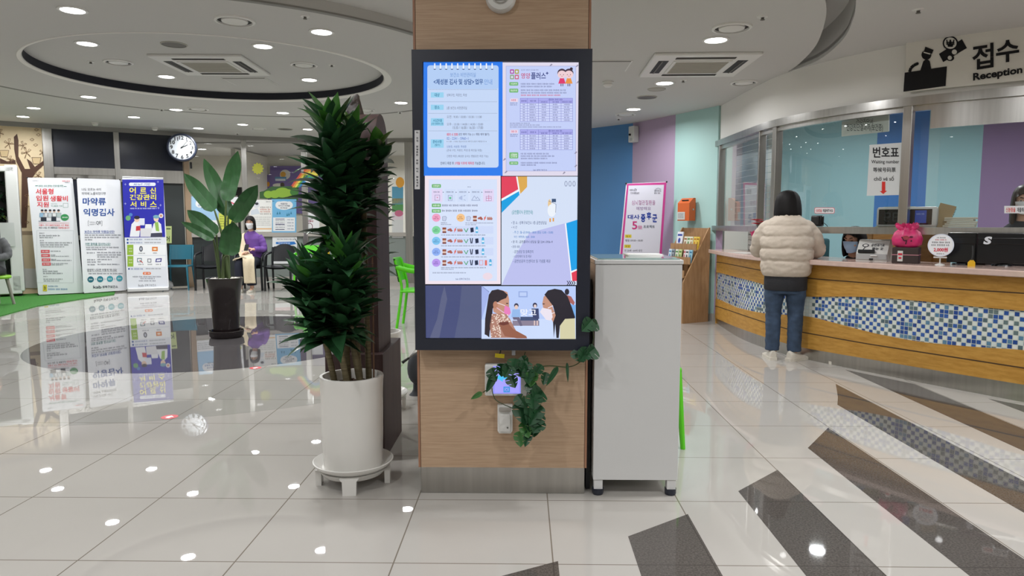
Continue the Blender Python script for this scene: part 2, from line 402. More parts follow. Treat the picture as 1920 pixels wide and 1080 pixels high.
b = band(MB(), GC, .05, .1, 2.215, 2.285); band(b, GC, .02, .05, 2.17, 2.22); struct('window_head_1', b, M_steel, 'brushed steel head rail of the reception window', smooth=40)
b = band(MB(), GC, .06, .16, 1.165, 1.225); struct('window_sill_1', b, M_steel, 'brushed steel sill rail of the reception window', smooth=40)
def on_curve(cur, px, z=1.7):          # point of a plan curve seen at photo column px
    a, _ = ray(px, 340); best = None
    for p, q in zip(cur, cur[1:]):
        f0, f1 = p.x-a*p.y, q.x-a*q.y
        if f0*f1 <= 0 and f0 != f1: t = f0/(f0-f1); best = p+(q-p)*t; d = (q-p).normalized(); return best, d
    return cur[0], (cur[1]-cur[0]).normalized()
posts = []
for px, wd in ((1352, .07), (1427, .03), (1455, .08), (1698, .085), (1990, .08)):
    p, d = on_curve(GC, px); rz = math.atan2(d.y, d.x)
    b = MB(); b.box((p.x, p.y, 1.72), (wd*.85, .08, 1.0), rz, bev=.006); struct('window_post_1', b, M_steel, 'brushed steel window post'); posts.append(p)
b = MB(); b.grid([[Vector((p.x, p.y, z)) for p in GC] for z in (1.225, 2.17)]); o = struct('window_1', b, M_glass, 'curved reception window glass', smooth=40)
b = band(MB(), [p for p in GC if p.x-ray(1716, 340)[0]*p.y > 0], .03, .025, 2.02, 2.20); struct('window_shutter_1', b, M_steel, 'rolled steel shutter box', smooth=40)

# ---- office behind the reception glass
OB = [Vector((2.62, 9.1)), Vector((3.45, 10.1)), Vector((8.9, 6.6))]
def on_line(p, q, px):
    a, _ = ray(px, 340); t = (p.x-a*p.y)/((p.x-a*p.y)-(q.x-a*q.y)); return p+(q-p)*t
M_mint2 = mat('pale_teal_wall_paint', (156, 200, 208), .55); M_blue2 = mat('strong_blue_wall_paint', (58, 120, 190), .55); M_purp = mat('purple_wall_paint', (142, 118, 160), .55)
ws = [OB[1]]+[on_line(OB[1], OB[2], x) for x in (1541, 1641, 1737, 1838)]+[OB[2]]
for i, mm in enumerate([M_mint2, M_mint2, M_blue2, M_mint2, M_purp]):
    b = MB(); panel(b, ws[i], ws[i+1], 0, ZR+.02, .05); struct('wall_office_%d' % (i+1), b, mm)
b = MB(); panel(b, OB[0], OB[1], 0, ZR+.02, .05); struct('wall_office_6', b, M_wall)
# ---- left partition wall
M_beige = mat('beige_mural_wall', (222, 202, 165), .6); M_black = mat('dark_navy_glazing', (38, 42, 54), .25); M_door = mat('dark_green_grey_door', (52, 58, 58), .4); M_hdr = mat('grey_header_metal', (150, 148, 144), .5, .2)
for i in range(len(LW)-1):
    b = MB(); panel(b, LW[i], LW[i+1], 2.93, ZL, .1, .03); struct('trim_4', b, M_hdr)
    if i < 2: b = MB(); panel(b, LW[i], LW[i+1], 0, 2.93, .06); struct('wall_mural', b, M_beige, 'beige wall with a painted tree')
def post(px, wd, z0, z1, m=M_steel, dep=.1, name='window_post_2', lab='brushed steel partition post'):
    for i in range(len(LW)-1):
        a, _ = ray(px, 340); p, q = LW[i], LW[i+1]; f0, f1 = p.x-a*p.y, q.x-a*q.y
        if f0*f1 <= 0: break
    c = on_line(p, q, px); d = (q-p).normalized(); b = MB(); b.box((c.x, c.y, (z0+z1)/2), (wd, dep, z1-z0), math.atan2(d.y, d.x), bev=.008)
    return struct(name, b, m, lab)
def lp(px):
    for i in range(len(LW)-1):
        a, _ = ray(px, 340); p, q = LW[i], LW[i+1]
        if (p.x-a*p.y)*(q.x-a*q.y) <= 0: return on_line(p, q, px)
for px, wd in ((93, .15), (222, .09), (459, .1), (571, .11), (767, .16)): post(px, wd, 0, 2.93)
post(350, .1, 0, 2.93, mat('tan_post', (150, 128, 104), .5), lab='tan wooden post beside the dark door')
b = MB(); panel(b, lp(99), lp(218), 2.25, 2.93, .03, -.01); panel(b, lp(226), lp(344), 2.25, 2.93, .03, -.01); struct('window_2', b, M_black, 'dark panes over the doors')
b = MB(); panel(b, lp(99), lp(218), 2.13, 2.26, .08, .03); panel(b, lp(226), lp(344), 2.02, 2.26, .09, .05); struct('trim_5', b, M_steel, 'steel transom over the doors')
def door(x0, x1, z1, m, frame, name):
    p, q = lp(x0), lp(x1); b = MB(); panel(b, p, q, 0.02, z1, .03, -.02); o = struct(name, b, m)
    if frame:
        g = MB(); L = (q-p).length; d = (q-p).normalized()
        for s, e in ((0, .06), (L-.06, L)): panel(g, p+d*s, p+d*e, 0.02, z1, .05, .01)
        panel(g, p, q, z1-.08, z1, .05, .01); panel(g, p, q, .02, .2, .05, .01); panel(g, p, q, .95, 1.03, .05, .01); g.build('door_frame', M_steel, o)
door(100, 159, 2.13, M_black, True, 'door_1'); door(159, 218, 2.13, M_black, True, 'door_2'); door(226, 343, 2.02, M_door, False, 'door_3')
for a, c in ((354, 456), (463, 567), (575, 761), (773, 950)):
    pts = [lp(a)]+[p for p in LW if lp(a).x < p.x < lp(c).x]+[lp(c)]
    b = MB(); b.grid([[Vector((p.x, p.y, z)) for p in pts] for z in (1.06, 2.93)]); struct('window_3', b, M_tglass, 'clear partition glass')
    b = MB()
    for p, q in zip(pts, pts[1:]): panel(b, p, q, .98, 1.06, .12, .05)
    struct('window_sill_3', b, M_grey)
    b = MB()
    for p, q in zip(pts, pts[1:]): panel(b, p, q, 0.0, .14, .06, .02)
    struct('baseboard_6', b, M_grey)
    b = MB()
    for p, q in zip(pts, pts[1:]): panel(b, p, q, .14, .98, .03, 0)
    struct('wall_partition', b, mat('grey_green_panel', (134, 142, 138), .35) if a > 460 else M_door, 'panel below the partition glass')
# room behind the glass
b = MB(); b.box2((-9, 18, 0), (1, 18.1, ZL)); struct('wall_back', b, M_wall)
b = MB(); b.box2((-9.1, 13.3, 0), (-9, 18, ZL)); b.box2((.9, 14.4, 0), (1, 18, ZL)); struct('wall_back_side', b, M_wall)
b = MB(); b.box2((-9.1, 15.2, 2.98), (1, 18.1, 3.05)); struct('ceiling_back', b, M_ceil)
b = MB(); b.box2((-6.7, 16.0, 0), (-6.6, 18, 2.95)); struct('wall_back_divider', b, M_wall)

# ---------------------------------------------------------------- ceiling fittings
M_lens = mat('lamp_lens', (255, 255, 255), .4, emit=14/2**EXPO); M_trim = mat('white_fitting', (225, 224, 220), .45); M_dk = mat('dark_slot', (24, 24, 24), .6); M_sp = mat('grey_grille', (108, 105, 100), .6)
M_grill = mat('grille_beige', (178, 175, 164), .6)
def lamp_children(t, r=.085, watts=None, angle=2.9):
    b = MB(); b.lathe([(r*1.28, .004), (r*1.26, -.008), (r*1.02, -.010), (r, -.004)], n=28, cap0=False, cap1=False); b.build('trim_ring', M_trim, t, smooth=40)
    b = MB(); b.lathe([(r, -.004), (r*.6, -.009), (0, -.010)], n=28, cap0=False); b.build('lens', M_lens, t, smooth=60)
    ld = bpy.data.lights.new('downlight_bulb', 'AREA'); ld.shape = 'DISK'; ld.size = r*1.9; ld.energy = watts or LAMP_W; ld.color = (.985, .99, 1); ld.spread = angle
    lo = bpy.data.objects.new('downlight_bulb', ld); C.objects.link(lo); lo.parent = t; lo.location = (0, 0, -.016)
GL = 'round recessed ceiling downlights'
def downlight(p, lab, r=.085, watts=None):
    t = thing('ceiling_downlight', lab, 'ceiling light', p, group=GL); lamp_children(t, r, watts); return t
DL = [((136, 18), ZD, 'large lit downlight in the ceiling, uppermost at the far left'), ((603, 59), ZD, 'lit downlight between the round recess and the wood column'),
      ((493, 86), ZL, 'lit downlight inside the round recess, on its right near edge'), ((163, 81), ZL, 'lit downlight inside the round recess, nearest its left tip'),
      ((312, 143), ZL, 'lit downlight inside the recess, left of the far end of the air conditioner'), ((580, 149), ZL, 'lit downlight inside the recess, near its right tip'),
      ((166, 181), ZD, 'lit downlight on the ceiling ring, below the left end of the dark recess edge'), ((330, 205), ZD, 'lit downlight on the ceiling ring, beside a round vent above the clock'),
      ((530, 211), ZD, 'lit downlight on the ceiling ring, left of the top of the tall plant'), ((752, 192), ZD, 'lit downlight right beside the left edge of the hanging screen'),
      ((63, 202), ZL, 'lit downlight over the tree mural, farther in of its pair'), ((43, 218), ZL, 'lit downlight over the tree mural, closest to the mural'),
      ((251, 219), ZL, 'lit downlight over the dark doors, left of the clock'), ((372, 240), ZL, 'lit downlight directly right above the wall clock'),
      ((455, 233), ZL, 'lit downlight above the glass partition post'), ((577, 242), ZL, 'lit downlight half hidden at the left edge of the plant crown'),
      ((1342, 74), ZR, 'lit downlight above the right-hand air conditioner'), ((1246, 155), ZR, 'lit downlight below the right-hand air conditioner'),
      ((1188, 204), ZR, 'lit downlight nearest the blue wall')]
for (px, py), z, lab in DL: downlight(P(px, py, z), lab)
# the rest of the hall's lamps, over and behind the camera
for x, y, z in [(1.2, 3.2, ZR), (2.6, 3.2, ZR), (4.2, 3.6, ZR), (1.2, 1.2, ZR), (3.0, 1.0, ZR), (4.6, 1.2, ZR), (1.0, -1.2, ZR), (3.2, -1.4, ZR), (-1.5, 3.4, ZL), (-3.6, 3.4, ZL), (-5.8, 3.4, ZL), (-8, 4.6, ZL), (-8.6, 7.4, ZL), (-1.2, 1.2, ZL), (-3.4, 1.0, ZL), (-5.6, 1.0, ZL), (-1.2, -1.2, ZL), (-4, -1.4, ZL), (-7, -1.2, ZL), (-1.2, 12.2, ZL), (-10.5, 8, ZL), (-10.5, 4, ZL), (-1.0, 9.6, ZL)]:
    downlight((x, y, z), 'lit downlight in the part of the ceiling nearer the camera')
for i, (x, y) in enumerate([(3.6, 8.2), (4.3, 7.2), (5.2, 6.4), (6.4, 6.0)]):
    downlight((x, y, ZR+.02), ['lit downlight in the office, farthest in', 'lit downlight in the office, over the seated clerk', 'lit downlight in the office, right of the steel post', 'lit downlight in the office, at the right edge'][i])
for i, x in enumerate((-7.5, -4.2, -2.6, -.9)):
    downlight((x, 16.3, 2.98), 'lit downlight in the room behind the glass partition', watts=34)

def vent_children(t, r):
    b = MB(); b.lathe([(r, .004), (r*.97, -.012), (r*.84, -.016), (r*.82, .0)], n=36, cap0=False, cap1=False); b.build('outer_ring', M_trim, t, smooth=40)
    b = MB(); b.lathe([(r*.84, -.002), (0, -.002)], n=36, cap0=False); b.build('throat', M_dk, t)
    b = MB(); b.lathe([(r*.64, -.003), (r*.62, -.014), (r*.4, -.018), (0, -.02)], n=36, cap0=True); b.build('diffuser_plate', M_trim, t, smooth=40)
for (px, py), z, r, lab in [((440, 38), ZD, .165, 'round ceiling vent above the round recess, largest of the vents'), ((222, 116), ZL, .15, 'round vent in the recess, left of the air conditioner'), ((570, 121), ZL, .15, 'round vent in the recess, right of the air conditioner'),
                       ((371, 204), ZD, .15, 'round vent on the ring, right of a downlight above the clock'), ((588, 202), ZD, .15, 'round vent partly hidden behind the tall plant crown'), ((485, 241), ZL, .15, 'round vent close to the top of the glass partition'),
                       ((1372, 51), ZR, .15, 'round vent above the right-hand downlight near the curved slot'), ((1395, 154), ZR, .14, 'round vent beside the soffit, right of the air conditioner'), ((1173, 214), ZR, .14, 'round vent nearest the blue wall'), ((686, 206), ZD, .13, 'round vent behind the ornament on the dark stand')]:
    t = thing('ceiling_vent', lab, 'vent', P(px, py, z), group='round ceiling vents'); vent_children(t, r)
for (px, py), z, r, mm, lab in [((326, 83), ZL, .125, M_sp, 'dark round speaker grille inside the ceiling recess'), ((535, 242), ZL, .14, M_sp, 'flat round speaker grille close to the glass partition'), ((1213, 182), ZR, .12, M_sp, 'dark round speaker grille in the right-hand ceiling'), ((1231, 167), ZR, .1, M_grill, 'pale round cover between the downlight and the dark speaker')]:
    t = thing('ceiling_speaker', lab, 'speaker', P(px, py, z))
    b = MB(); b.lathe([(r, .003), (r*.98, -.006), (r*.9, -.008)], n=32, cap0=False, cap1=False); b.build('rim', M_grill, t, smooth=40)
    b = MB(); b.lathe([(r*.92, -.005), (0, -.007)], n=32, cap0=False); b.build('grille', mm, t, smooth=40)
for i, ((px, py), z) in enumerate([((572, 30), ZD), ((170, 115), ZL), ((622, 121), ZL), ((303, 205), ZD), ((1430, 31), ZR), ((1281, 150), ZR), ((445, 250), ZL), ((1160, 222), ZR), ((1722, 18), ZR), ((750, 210), ZD)]):
    t = thing('fire_sprinkler', ['sprinkler head near the ceiling step, above a downlight', 'sprinkler head in the recess, left of its round vent', 'sprinkler head in the recess, near its right tip', 'sprinkler head on the ring, above the dark doors', 'sprinkler head near the curved ceiling slot', 'sprinkler head under the right-hand air conditioner', 'sprinkler head above the glass partition', 'sprinkler head near the blue wall', 'sprinkler head over the reception sign', 'sprinkler head beside the screen'][i], 'sprinkler', P(px, py, z))
    b = MB(); b.lathe([(.04, .002), (.036, -.006), (.018, -.008)], n=20); b.build('escutcheon', M_trim, t); b = MB(); b.lathe([(.012, -.006), (.010, -.02), (.016, -.022), (.016, -.025)], n=14); b.build('head', M_sp, t)
for i, ((px, py), z) in enumerate([((178, 230), ZL), ((290, 239), ZL), ((1140, 153), ZR)]):
    t = thing('smoke_detector', ['white smoke detector over the left dark door', 'white smoke detector left of the clock', 'white smoke detector below the hatch by the screen'][i], 'smoke detector', P(px, py, z))
    b = MB(); b.lathe([(.06, .001), (.06, -.014), (.045, -.018)], n=24); b.build('base', M_trim, t, smooth=30); b = MB(); b.lathe([(.045, -.016), (.05, -.036), (.032, -.056), (0, -.058)], n=24, cap0=False); b.build('sensor_head', M_trim, t, smooth=30)
def cassette(c, rz, sx, sy, lab):
    t = thing('air_conditioner', lab, 'air conditioner', c, rz)
    b = MB(); b.box((0, 0, -.012), (sx, sy, .03), bev=.012); b.build('fascia', M_trim, t)
    b = MB(); b.box((0, 0, -.03), (sx*.56, sy*.56, .01), bev=.004); b.build('intake_frame', M_trim, t)
    b = MB(); b.box((0, 0, -.034), (sx*.5, sy*.5, .006))
    for i in range(14): b.box((0, (i-6.5)*sy*.035, -.038), (sx*.49, .006, .004))
    b.build('intake_grille', M_grill, t)
    for dx, dy in ((0, -1), (0, 1), (-1, 0), (1, 0)):
        w_, d_ = (sx*.56, .065) if dx == 0 else (.09, sy*.56)
        b = MB(); b.box((dx*sx*.375, dy*sy*.375, -.027), (w_, d_, .004)); o = b.build('air_slot', M_dk, t)
        g = MB(); g.box((dx*sx*.385, dy*sy*.385, -.031), (w_*.98 if dx == 0 else .012, d_*.98 if dx else .012, .006)); g.build('louvre', M_sp, o)
cassette((-3.45, 7.83, ZL), math.radians(2), .98, .95, 'ceiling cassette air conditioner inside the round recess')
cassette((1.60, 6.59, ZR), math.radians(-1), .93, .91, 'ceiling cassette air conditioner right of the screen')
for (x0, x1, y0, y1, z, lab) in ((-3.66, -3.12, 8.53, 9.0, ZL, 'square access hatch in the recess beyond the air conditioner'), (.45, .985, 6.43, 6.87, ZR, 'square access hatch between the screen and the air conditioner')):
    t = thing('ceiling_hatch', lab, 'hatch', ((x0+x1)/2, (y0+y1)/2, z)); w_, d_ = x1-x0, y1-y0
    b = MB(); b.box((0, 0, -.003), (w_, d_, .006)); b.build('frame', M_trim, t); b = MB(); b.box((0, 0, -.005), (w_*.95, d_*.95, .008)); b.build('door_panel', M_ceil, t)
    b = MB(); b.box((0, -d_*.47, -.0062), (w_*.95, .012, .008)); b.build('shadow_gap', M_sp, t)
M_ink = attr_mat('printed_paper', .55); M_inkg = attr_mat('printed_vinyl', .35, spec=.4); M_scr = attr_mat('lit_screen', .06, emit=True, spec=.5)
class PP(Print):
    """print drawn on a plane in the hall; u,v are photograph columns and rows through an optional crop"""
    def __init__(s, org, nrm, crop=(0, 0, 1)):
        MB.__init__(s); s.o = Vector(org); s.n = Vector(nrm).normalized(); s.crop = crop; s.step = .0005; s.warp = None
        if s.n.dot(s.o-Vector((0, 0, CAM_H))) > 0: s.n = -s.n
    def m_(s, u, v, k):
        a, b = ray(s.crop[0]+u*s.crop[2], s.crop[1]+v*s.crop[2]); d = Vector((a, 1, b)); c = Vector((0, 0, CAM_H))
        t = (s.o-c).dot(s.n)/d.dot(s.n); return c+d*t+s.n*(k*s.step)
W_ = (246, 247, 250)
def wood_mat(name, c0, c1, stretch, scale=3, rough=.45, rings=.0):
    m = bpy.data.materials.new(name); m.use_nodes = True; nt = m.node_tree; b = nt.nodes['Principled BSDF']; b.inputs['Roughness'].default_value = rough; b.inputs['Specular IOR Level'].default_value = .35
    tc = nt.nodes.new('ShaderNodeTexCoord'); mp = nt.nodes.new('ShaderNodeMapping'); mp.inputs['Scale'].default_value = stretch
    n1 = nt.nodes.new('ShaderNodeTexNoise'); n1.inputs['Scale'].default_value = scale; n1.inputs['Detail'].default_value = 9; n1.inputs['Roughness'].default_value = .65
    nt.links.new(tc.outputs['Object'], mp.inputs[0]); nt.links.new(mp.outputs[0], n1.inputs['Vector'])
    cr = nt.nodes.new('ShaderNodeValToRGB'); cr.color_ramp.elements[0].position = .36; cr.color_ramp.elements[1].position = .62
    cr.color_ramp.elements[0].color = (*lin(c0), 1); cr.color_ramp.elements[1].color = (*lin(c1), 1)
    nt.links.new(n1.outputs[0], cr.inputs[0]); nt.links.new(cr.outputs[0], b.inputs['Base Color'])
    return m
# ---- wood-clad column
M_oak = wood_mat('pale_oak_veneer', (178, 149, 122), (195, 166, 138), (2.2, 2.2, 60), 2.6)
M_edge = mat('reddish_edge_band', (160, 116, 90), .5)
col = thing('column', 'square column clad in pale oak veneer on a steel plinth', 'column', (-.095, 3.5, 0)); col['kind'] = 'structure'
b = MB(); b.box2((-.39+.01, -.38+.004, .13), (.39-.01, .38, 3.0)); b.build('wood_cladding', M_oak, col)
b = MB(); b.box2((-.39, -.376, .13), (-.378, -.36, 3.0)); b.box2((.378, -.376, .13), (.39, -.36, 3.0)); b.build('edge_band', M_edge, col)
b = MB(); b.box((0, 0, .065), (.765, .72, .13), bev=.004); b.box((.22, -.361, .065), (.002, .002, .128)); b.build('steel_plinth', M_steel, col)

# ---- hanging screen
YS = 3.035
fl_, fr_ = A(775, 370, YS).x, A(1108, 370, YS).x; zt, zb = ZY(92, YS), ZY(657, YS)
M_bezel = mat('dark_navy_bezel', (34, 38, 52), .32)
scr = thing('display_screen', 'tall black-framed information screen hanging on the wood column', 'screen', ((fl_+fr_)/2, YS, zb))
sx0, sx1 = A(795, 370, YS).x, A(1083, 370, YS).x; sz1, sz0 = ZY(115, YS), ZY(636, YS)
b = MB()
for a, c in (((fl_, zb), (sx0, zt)), ((sx1, zb), (fr_, zt)), ((sx0, zb), (sx1, sz0)), ((sx0, sz1), (sx1, zt))):
    b.box2((a[0], YS, a[1]), (c[0], 3.12, c[1]))
b.build('frame', M_bezel, scr, True)
b = MB(); b.box2((sx0-.005, YS+.012, sz0-.005), (sx1+.005, 3.11, sz1+.005)); b.build('back_panel', M_bezel, scr, True)
YP = YS+.0115
def page(name, crop): p = PP((0, YP, 1.3), (0, -1, 0), crop); p.step = .0003; return p
T1 = (40, 84, 150); DK = (70, 74, 110)
# notepad page
p = page('n', (785, 110, 160/785)); R = p.rect; Tt = p.text
R(44, 26, 772, 1078, (46, 124, 236), 0)
p.rrect(80, 62, 735, 1002, 24, (198, 216, 246), 1); p.rrect(82, 64, 733, 280, 22, (180, 206, 244), 2)
for i in range(11): u = 148+i*52.8; p.ellp(u, 95, 12, 8, (66, 84, 130), 3, 12, 0, 180); p.rrect(u-6, 42, u+6, 94, 6, (240, 244, 250), 4)
Tt(290, 128, 525, 170, '보건소 비만관리실', (120, 156, 212), .01); Tt(138, 186, 510, 240, '<체성분 검사 및 상담>', T1, .02); Tt(520, 186, 592, 238, '업무', T1, .02); Tt(602, 188, 676, 240, '안내', (122, 160, 220), .01)
for v in (285, 397, 503, 665):
    for i in range(46): R(92+i*13.8, v-2, 99+i*13.8, v+2, (130, 146, 176), 3)
for v in (572, 785, 868):
    for i in range(34): R(258+i*12, v-1, 262+i*12, v+1, (160, 176, 206), 3)
for v0, v1, t, t2 in ((310, 358, '대상', None), (424, 472, '장소', None), (548, 618, '시간대', '(사전 전화예약 신청)'), (742, 820, '준비사항', '(필수)')):
    R(112, v0, 230, v1, (152, 210, 240), 3)
    if t2: Tt(132 if t2 != '(필수)' else 130, v0+8, 212, v0+36, t, (20, 110, 150), .015, 4); Tt(116 if len(t2) > 5 else 148, v0+40, 228 if len(t2) > 5 else 196, v0+66, t2, (30, 110, 150), .01, 4)
    else: Tt(146, v0+8, 192, v1-8, t, (20, 110, 150), .015, 4)
G5 = (92, 100, 130)
Tt(258, 322, 442, 350, '성북구민, 직장인, 학생', G5); Tt(258, 440, 444, 468, '2층 보건소 비만관리실', G5)
Tt(260, 522, 580, 548, '오전 : 9:30 / 10:00 / 10:30 / 11:00', G5); Tt(260, 590, 592, 616, '오후 : 13:30 / 14:00 / 14:30 / 15:00', G5); Tt(314, 622, 592, 648, '15:30 / 16:00 / 16:30 / 17:00', G5)
Tt(258, 684, 362, 712, '예약 시 전화', (214, 50, 90), .02); Tt(366, 684, 650, 712, '로만 예약 가능 (1:1 채팅 예약 불가)', (70, 76, 110), .01)
Tt(258, 722, 458, 746, '02 - 2241 - 5960~1', (44, 96, 190)); Tt(258, 754, 624, 770, '※ 11:00 ~ 17:00는 점심시간으로 예약 및 상담이 제한됩니다 ※', (90, 96, 120))
Tt(258, 798, 440, 822, '신분증, 사원증, 학생증', (44, 96, 170)); Tt(258, 832, 582, 858, '(관내 구민, 직장인, 학생 중 확인을 위함)', G5); Tt(258, 886, 640, 912, '간편한 복장 (체성분 검사는 맨발로만 측정 가능)', G5)
Tt(200, 948, 324, 976, '인바디 측정 후', (60, 66, 100), .01); Tt(332, 948, 508, 976, '3개월 이후에 재측정', (214, 50, 90), .015); Tt(514, 948, 612, 976, '가능합니다.', (60, 66, 100), .01)
p.build('notice_page', M_scr, scr, True)
# tables page
p = page('t', (935, 110, 160/785)); R = p.rect; Tt = p.text
R(36, 34, 750, 1078, (224, 218, 236), 0); R(66, 66, 712, 1036, (196, 208, 248), 1); p.frame(66, 66, 712, 1036, 5, (182, 182, 220), 2)
for u0, v0, c in ((104, 98, (178, 90, 170)), (148, 98, (176, 166, 80)), (104, 148, (150, 170, 140)), (148, 148, (206, 110, 140))): p.rrect(u0, v0, u0+38, v0+42, 6, c, 2); p.ellp(u0+19, v0+22, 10, 11, (220, 224, 246), 3, 12)
Tt(206, 98, 366, 112, '임산부, 영유아 건강을 위한', (100, 100, 140)); Tt(206, 132, 290, 184, '영양', (196, 70, 110), .01); Tt(298, 126, 434, 190, '플러스', (52, 64, 130), .02); Tt(434, 122, 458, 146, '+', (52, 64, 130), .05)
def kid(u, v, dress, hair, bun):
    p.ellp(u, v+38, 42, 42, (70, 52, 70), 2); p.ellp(u, v+50, 40, 36, (238, 206, 212), 3); p.ellp(u-14, v+52, 4, 4, (90, 60, 70), 4, 8); p.ellp(u+14, v+52, 4, 4, (90, 60, 70), 4, 8); p.ellp(u, v+66, 6, 3, (210, 90, 110), 4, 8)
    if bun: p.ellp(u+22, v-2, 14, 14, (60, 44, 60), 2)
    p.poly([(u-18, v+84), (u+18, v+84), (u+34, v+134), (u-34, v+134)], dress, 3); R(u-12, v+134, u-5, v+158, (80, 60, 90), 2); R(u+5, v+134, u+12, v+158, (80, 60, 90), 2)
kid(582, 96, (222, 60, 110), 0, False); kid(646, 96, (232, 150, 70), 0, True)
for v0, v1, t in ((216, 248, '사업목적'), (276, 312, '대상자격'), (862, 918, '신청방법'), (946, 976, '문의')):
    p.rrect(98, v0, 180, v1, 8, (116, 182, 116), 2); Tt(110, v0+9, 168, v1-9, t, (240, 250, 240), .01, 4)
for i, (v, u1) in enumerate(((226, 516), (250, 490), (284, 628), (308, 622), (868, 460), (890, 520), (912, 450), (952, 536), (972, 340))): p.greek(204, v, u1, v+13, (94, 98, 140), 3, i)
p.greek(204, 330, 576, 344, (206, 80, 110), 3); 
for t0, rows, y0 in ((364, 7, 364), (652, 6, 652)):
    hh = (578-364) if rows == 7 else (838-652); R(198, y0, 680, y0+hh, (206, 214, 250), 2); R(198, y0, 680, y0+46, (172, 172, 238), 3)
    ys = [y0, y0+24, y0+46]+[y0+46+(hh-46)*(i+1)/rows for i in range(rows)]
    for j, v in enumerate(ys): R(198 if j != 1 else 366, v-1.4, 680, v+1.4, (120, 124, 196), 4)
    for u in (198, 264, 366, 468, 574, 680): R(u-1.4, y0, u+1.4, y0+hh, (120, 124, 196), 4)
    p.greek(460, y0+6, 590, y0+18, (80, 80, 150), 5)
    for u0, u1 in ((208, 254), (290, 342)): p.greek(u0, y0+18, u1, y0+32, (80, 80, 150), 5)
    for u0, u1 in ((390, 446), (496, 556), (584, 676)): p.greek(u0, y0+29, u1, y0+41, (80, 80, 150), 5)
    for j in range(rows):
        v = ys[j+2]+6
        for k, (u0, u1) in enumerate(((222, 242), (284, 346), (396, 440), (498, 548), (602, 652))): p.greek(u0, v, u1, v+12, (96, 100, 158), 5, j*5+k)
    p.rrect(106, y0+2, 178, y0+34, 5, (232, 214, 234), 2); p.greek(118, y0+10, 166, y0+26, (206, 90, 120), 3); p.greek(106, y0+40, 176, y0+50, (100, 104, 150), 3); p.greek(106, y0+56, 170, y0+66, (100, 104, 150), 3)
for i, (v, u1) in enumerate(((590, 290), (606, 376), (624, 576))): p.greek(104, v, u1, v+10, (110, 114, 150), 3, i)
Tt(318, 1016, 446, 1032, 'ksb 성북구보건소', (80, 84, 130), .01)
for u, v in ((480, 62), (720, 70), (726, 220), (52, 930), (708, 868), (708, 990), (66, 1046), (600, 1054)): p.poly([(u-14, v+8), (u+4, v-16), (u+16, v-8), (u, v+6)], (150, 146, 170), 3)
p.build('table_page', M_scr, scr, True)
# food page
p = page('f', (785, 325, 160/804)); R = p.rect; Tt = p.text
R(58, 22, 772, 1044, (240, 226, 236), 0); R(96, 56, 738, 1014, (214, 226, 250), 1)
for v, t in ((102, '신청절차'), (285, '보충식품'), (337, '공급식품')): p.rrect(124, v, 210, v+34, 8, (112, 180, 112), 2); Tt(136, v+8, 198, v+26, t, (240, 250, 240), .01, 4)
p.greek(220, 294, 566, 310, DK, 3, 1); p.greek(220, 344, 554, 360, DK, 3, 2); p.greek(460, 124, 494, 132, DK, 3)
for i in range(5):
    u = 124+i*121; R(u, 150, u+100, 268, (226, 214, 244) if i in (0, 4) else (208, 222, 248), 2); p.greek(u+16, 170, u+86, 182, DK, 3, i)
    if i < 4: p.poly([(u+104, 172), (u+114, 178), (u+104, 184)], DK, 3)
    cu = u+52
    if i == 0: p.frame(cu-24, 204, cu+24, 256, 3, (120, 110, 150), 4); p.poly([(cu-8, 220), (cu, 226), (cu+8, 220), (cu, 236)], (200, 80, 120), 4)
    if i == 1: p.frame(cu-20, 206, cu+20, 258, 3, (110, 120, 160), 4); p.rrect(cu-10, 222, cu+10, 244, 3, (100, 190, 150), 4)
    if i == 2: p.poly([(cu-38, 226), (cu-6, 208), (cu-6, 254), (cu-38, 240)], (176, 190, 224), 4); p.line([(cu+6, 214), (cu+24, 208)], 3, (110, 120, 160), 4); p.line([(cu+6, 248), (cu+24, 254)], 3, (110, 120, 160), 4)
    if i == 3: p.line([(cu-40, 254), (cu-14, 212), (cu+4, 240), (cu+14, 222), (cu+40, 254), (cu-40, 254)], 3, (110, 120, 160), 4)
    if i == 4: p.frame(cu-26, 216, cu+26, 260, 3, (150, 110, 150), 4); R(cu-2, 204, cu+2, 260, (200, 110, 150), 4); R(cu-26, 232, cu+26, 236, (200, 110, 150), 4)
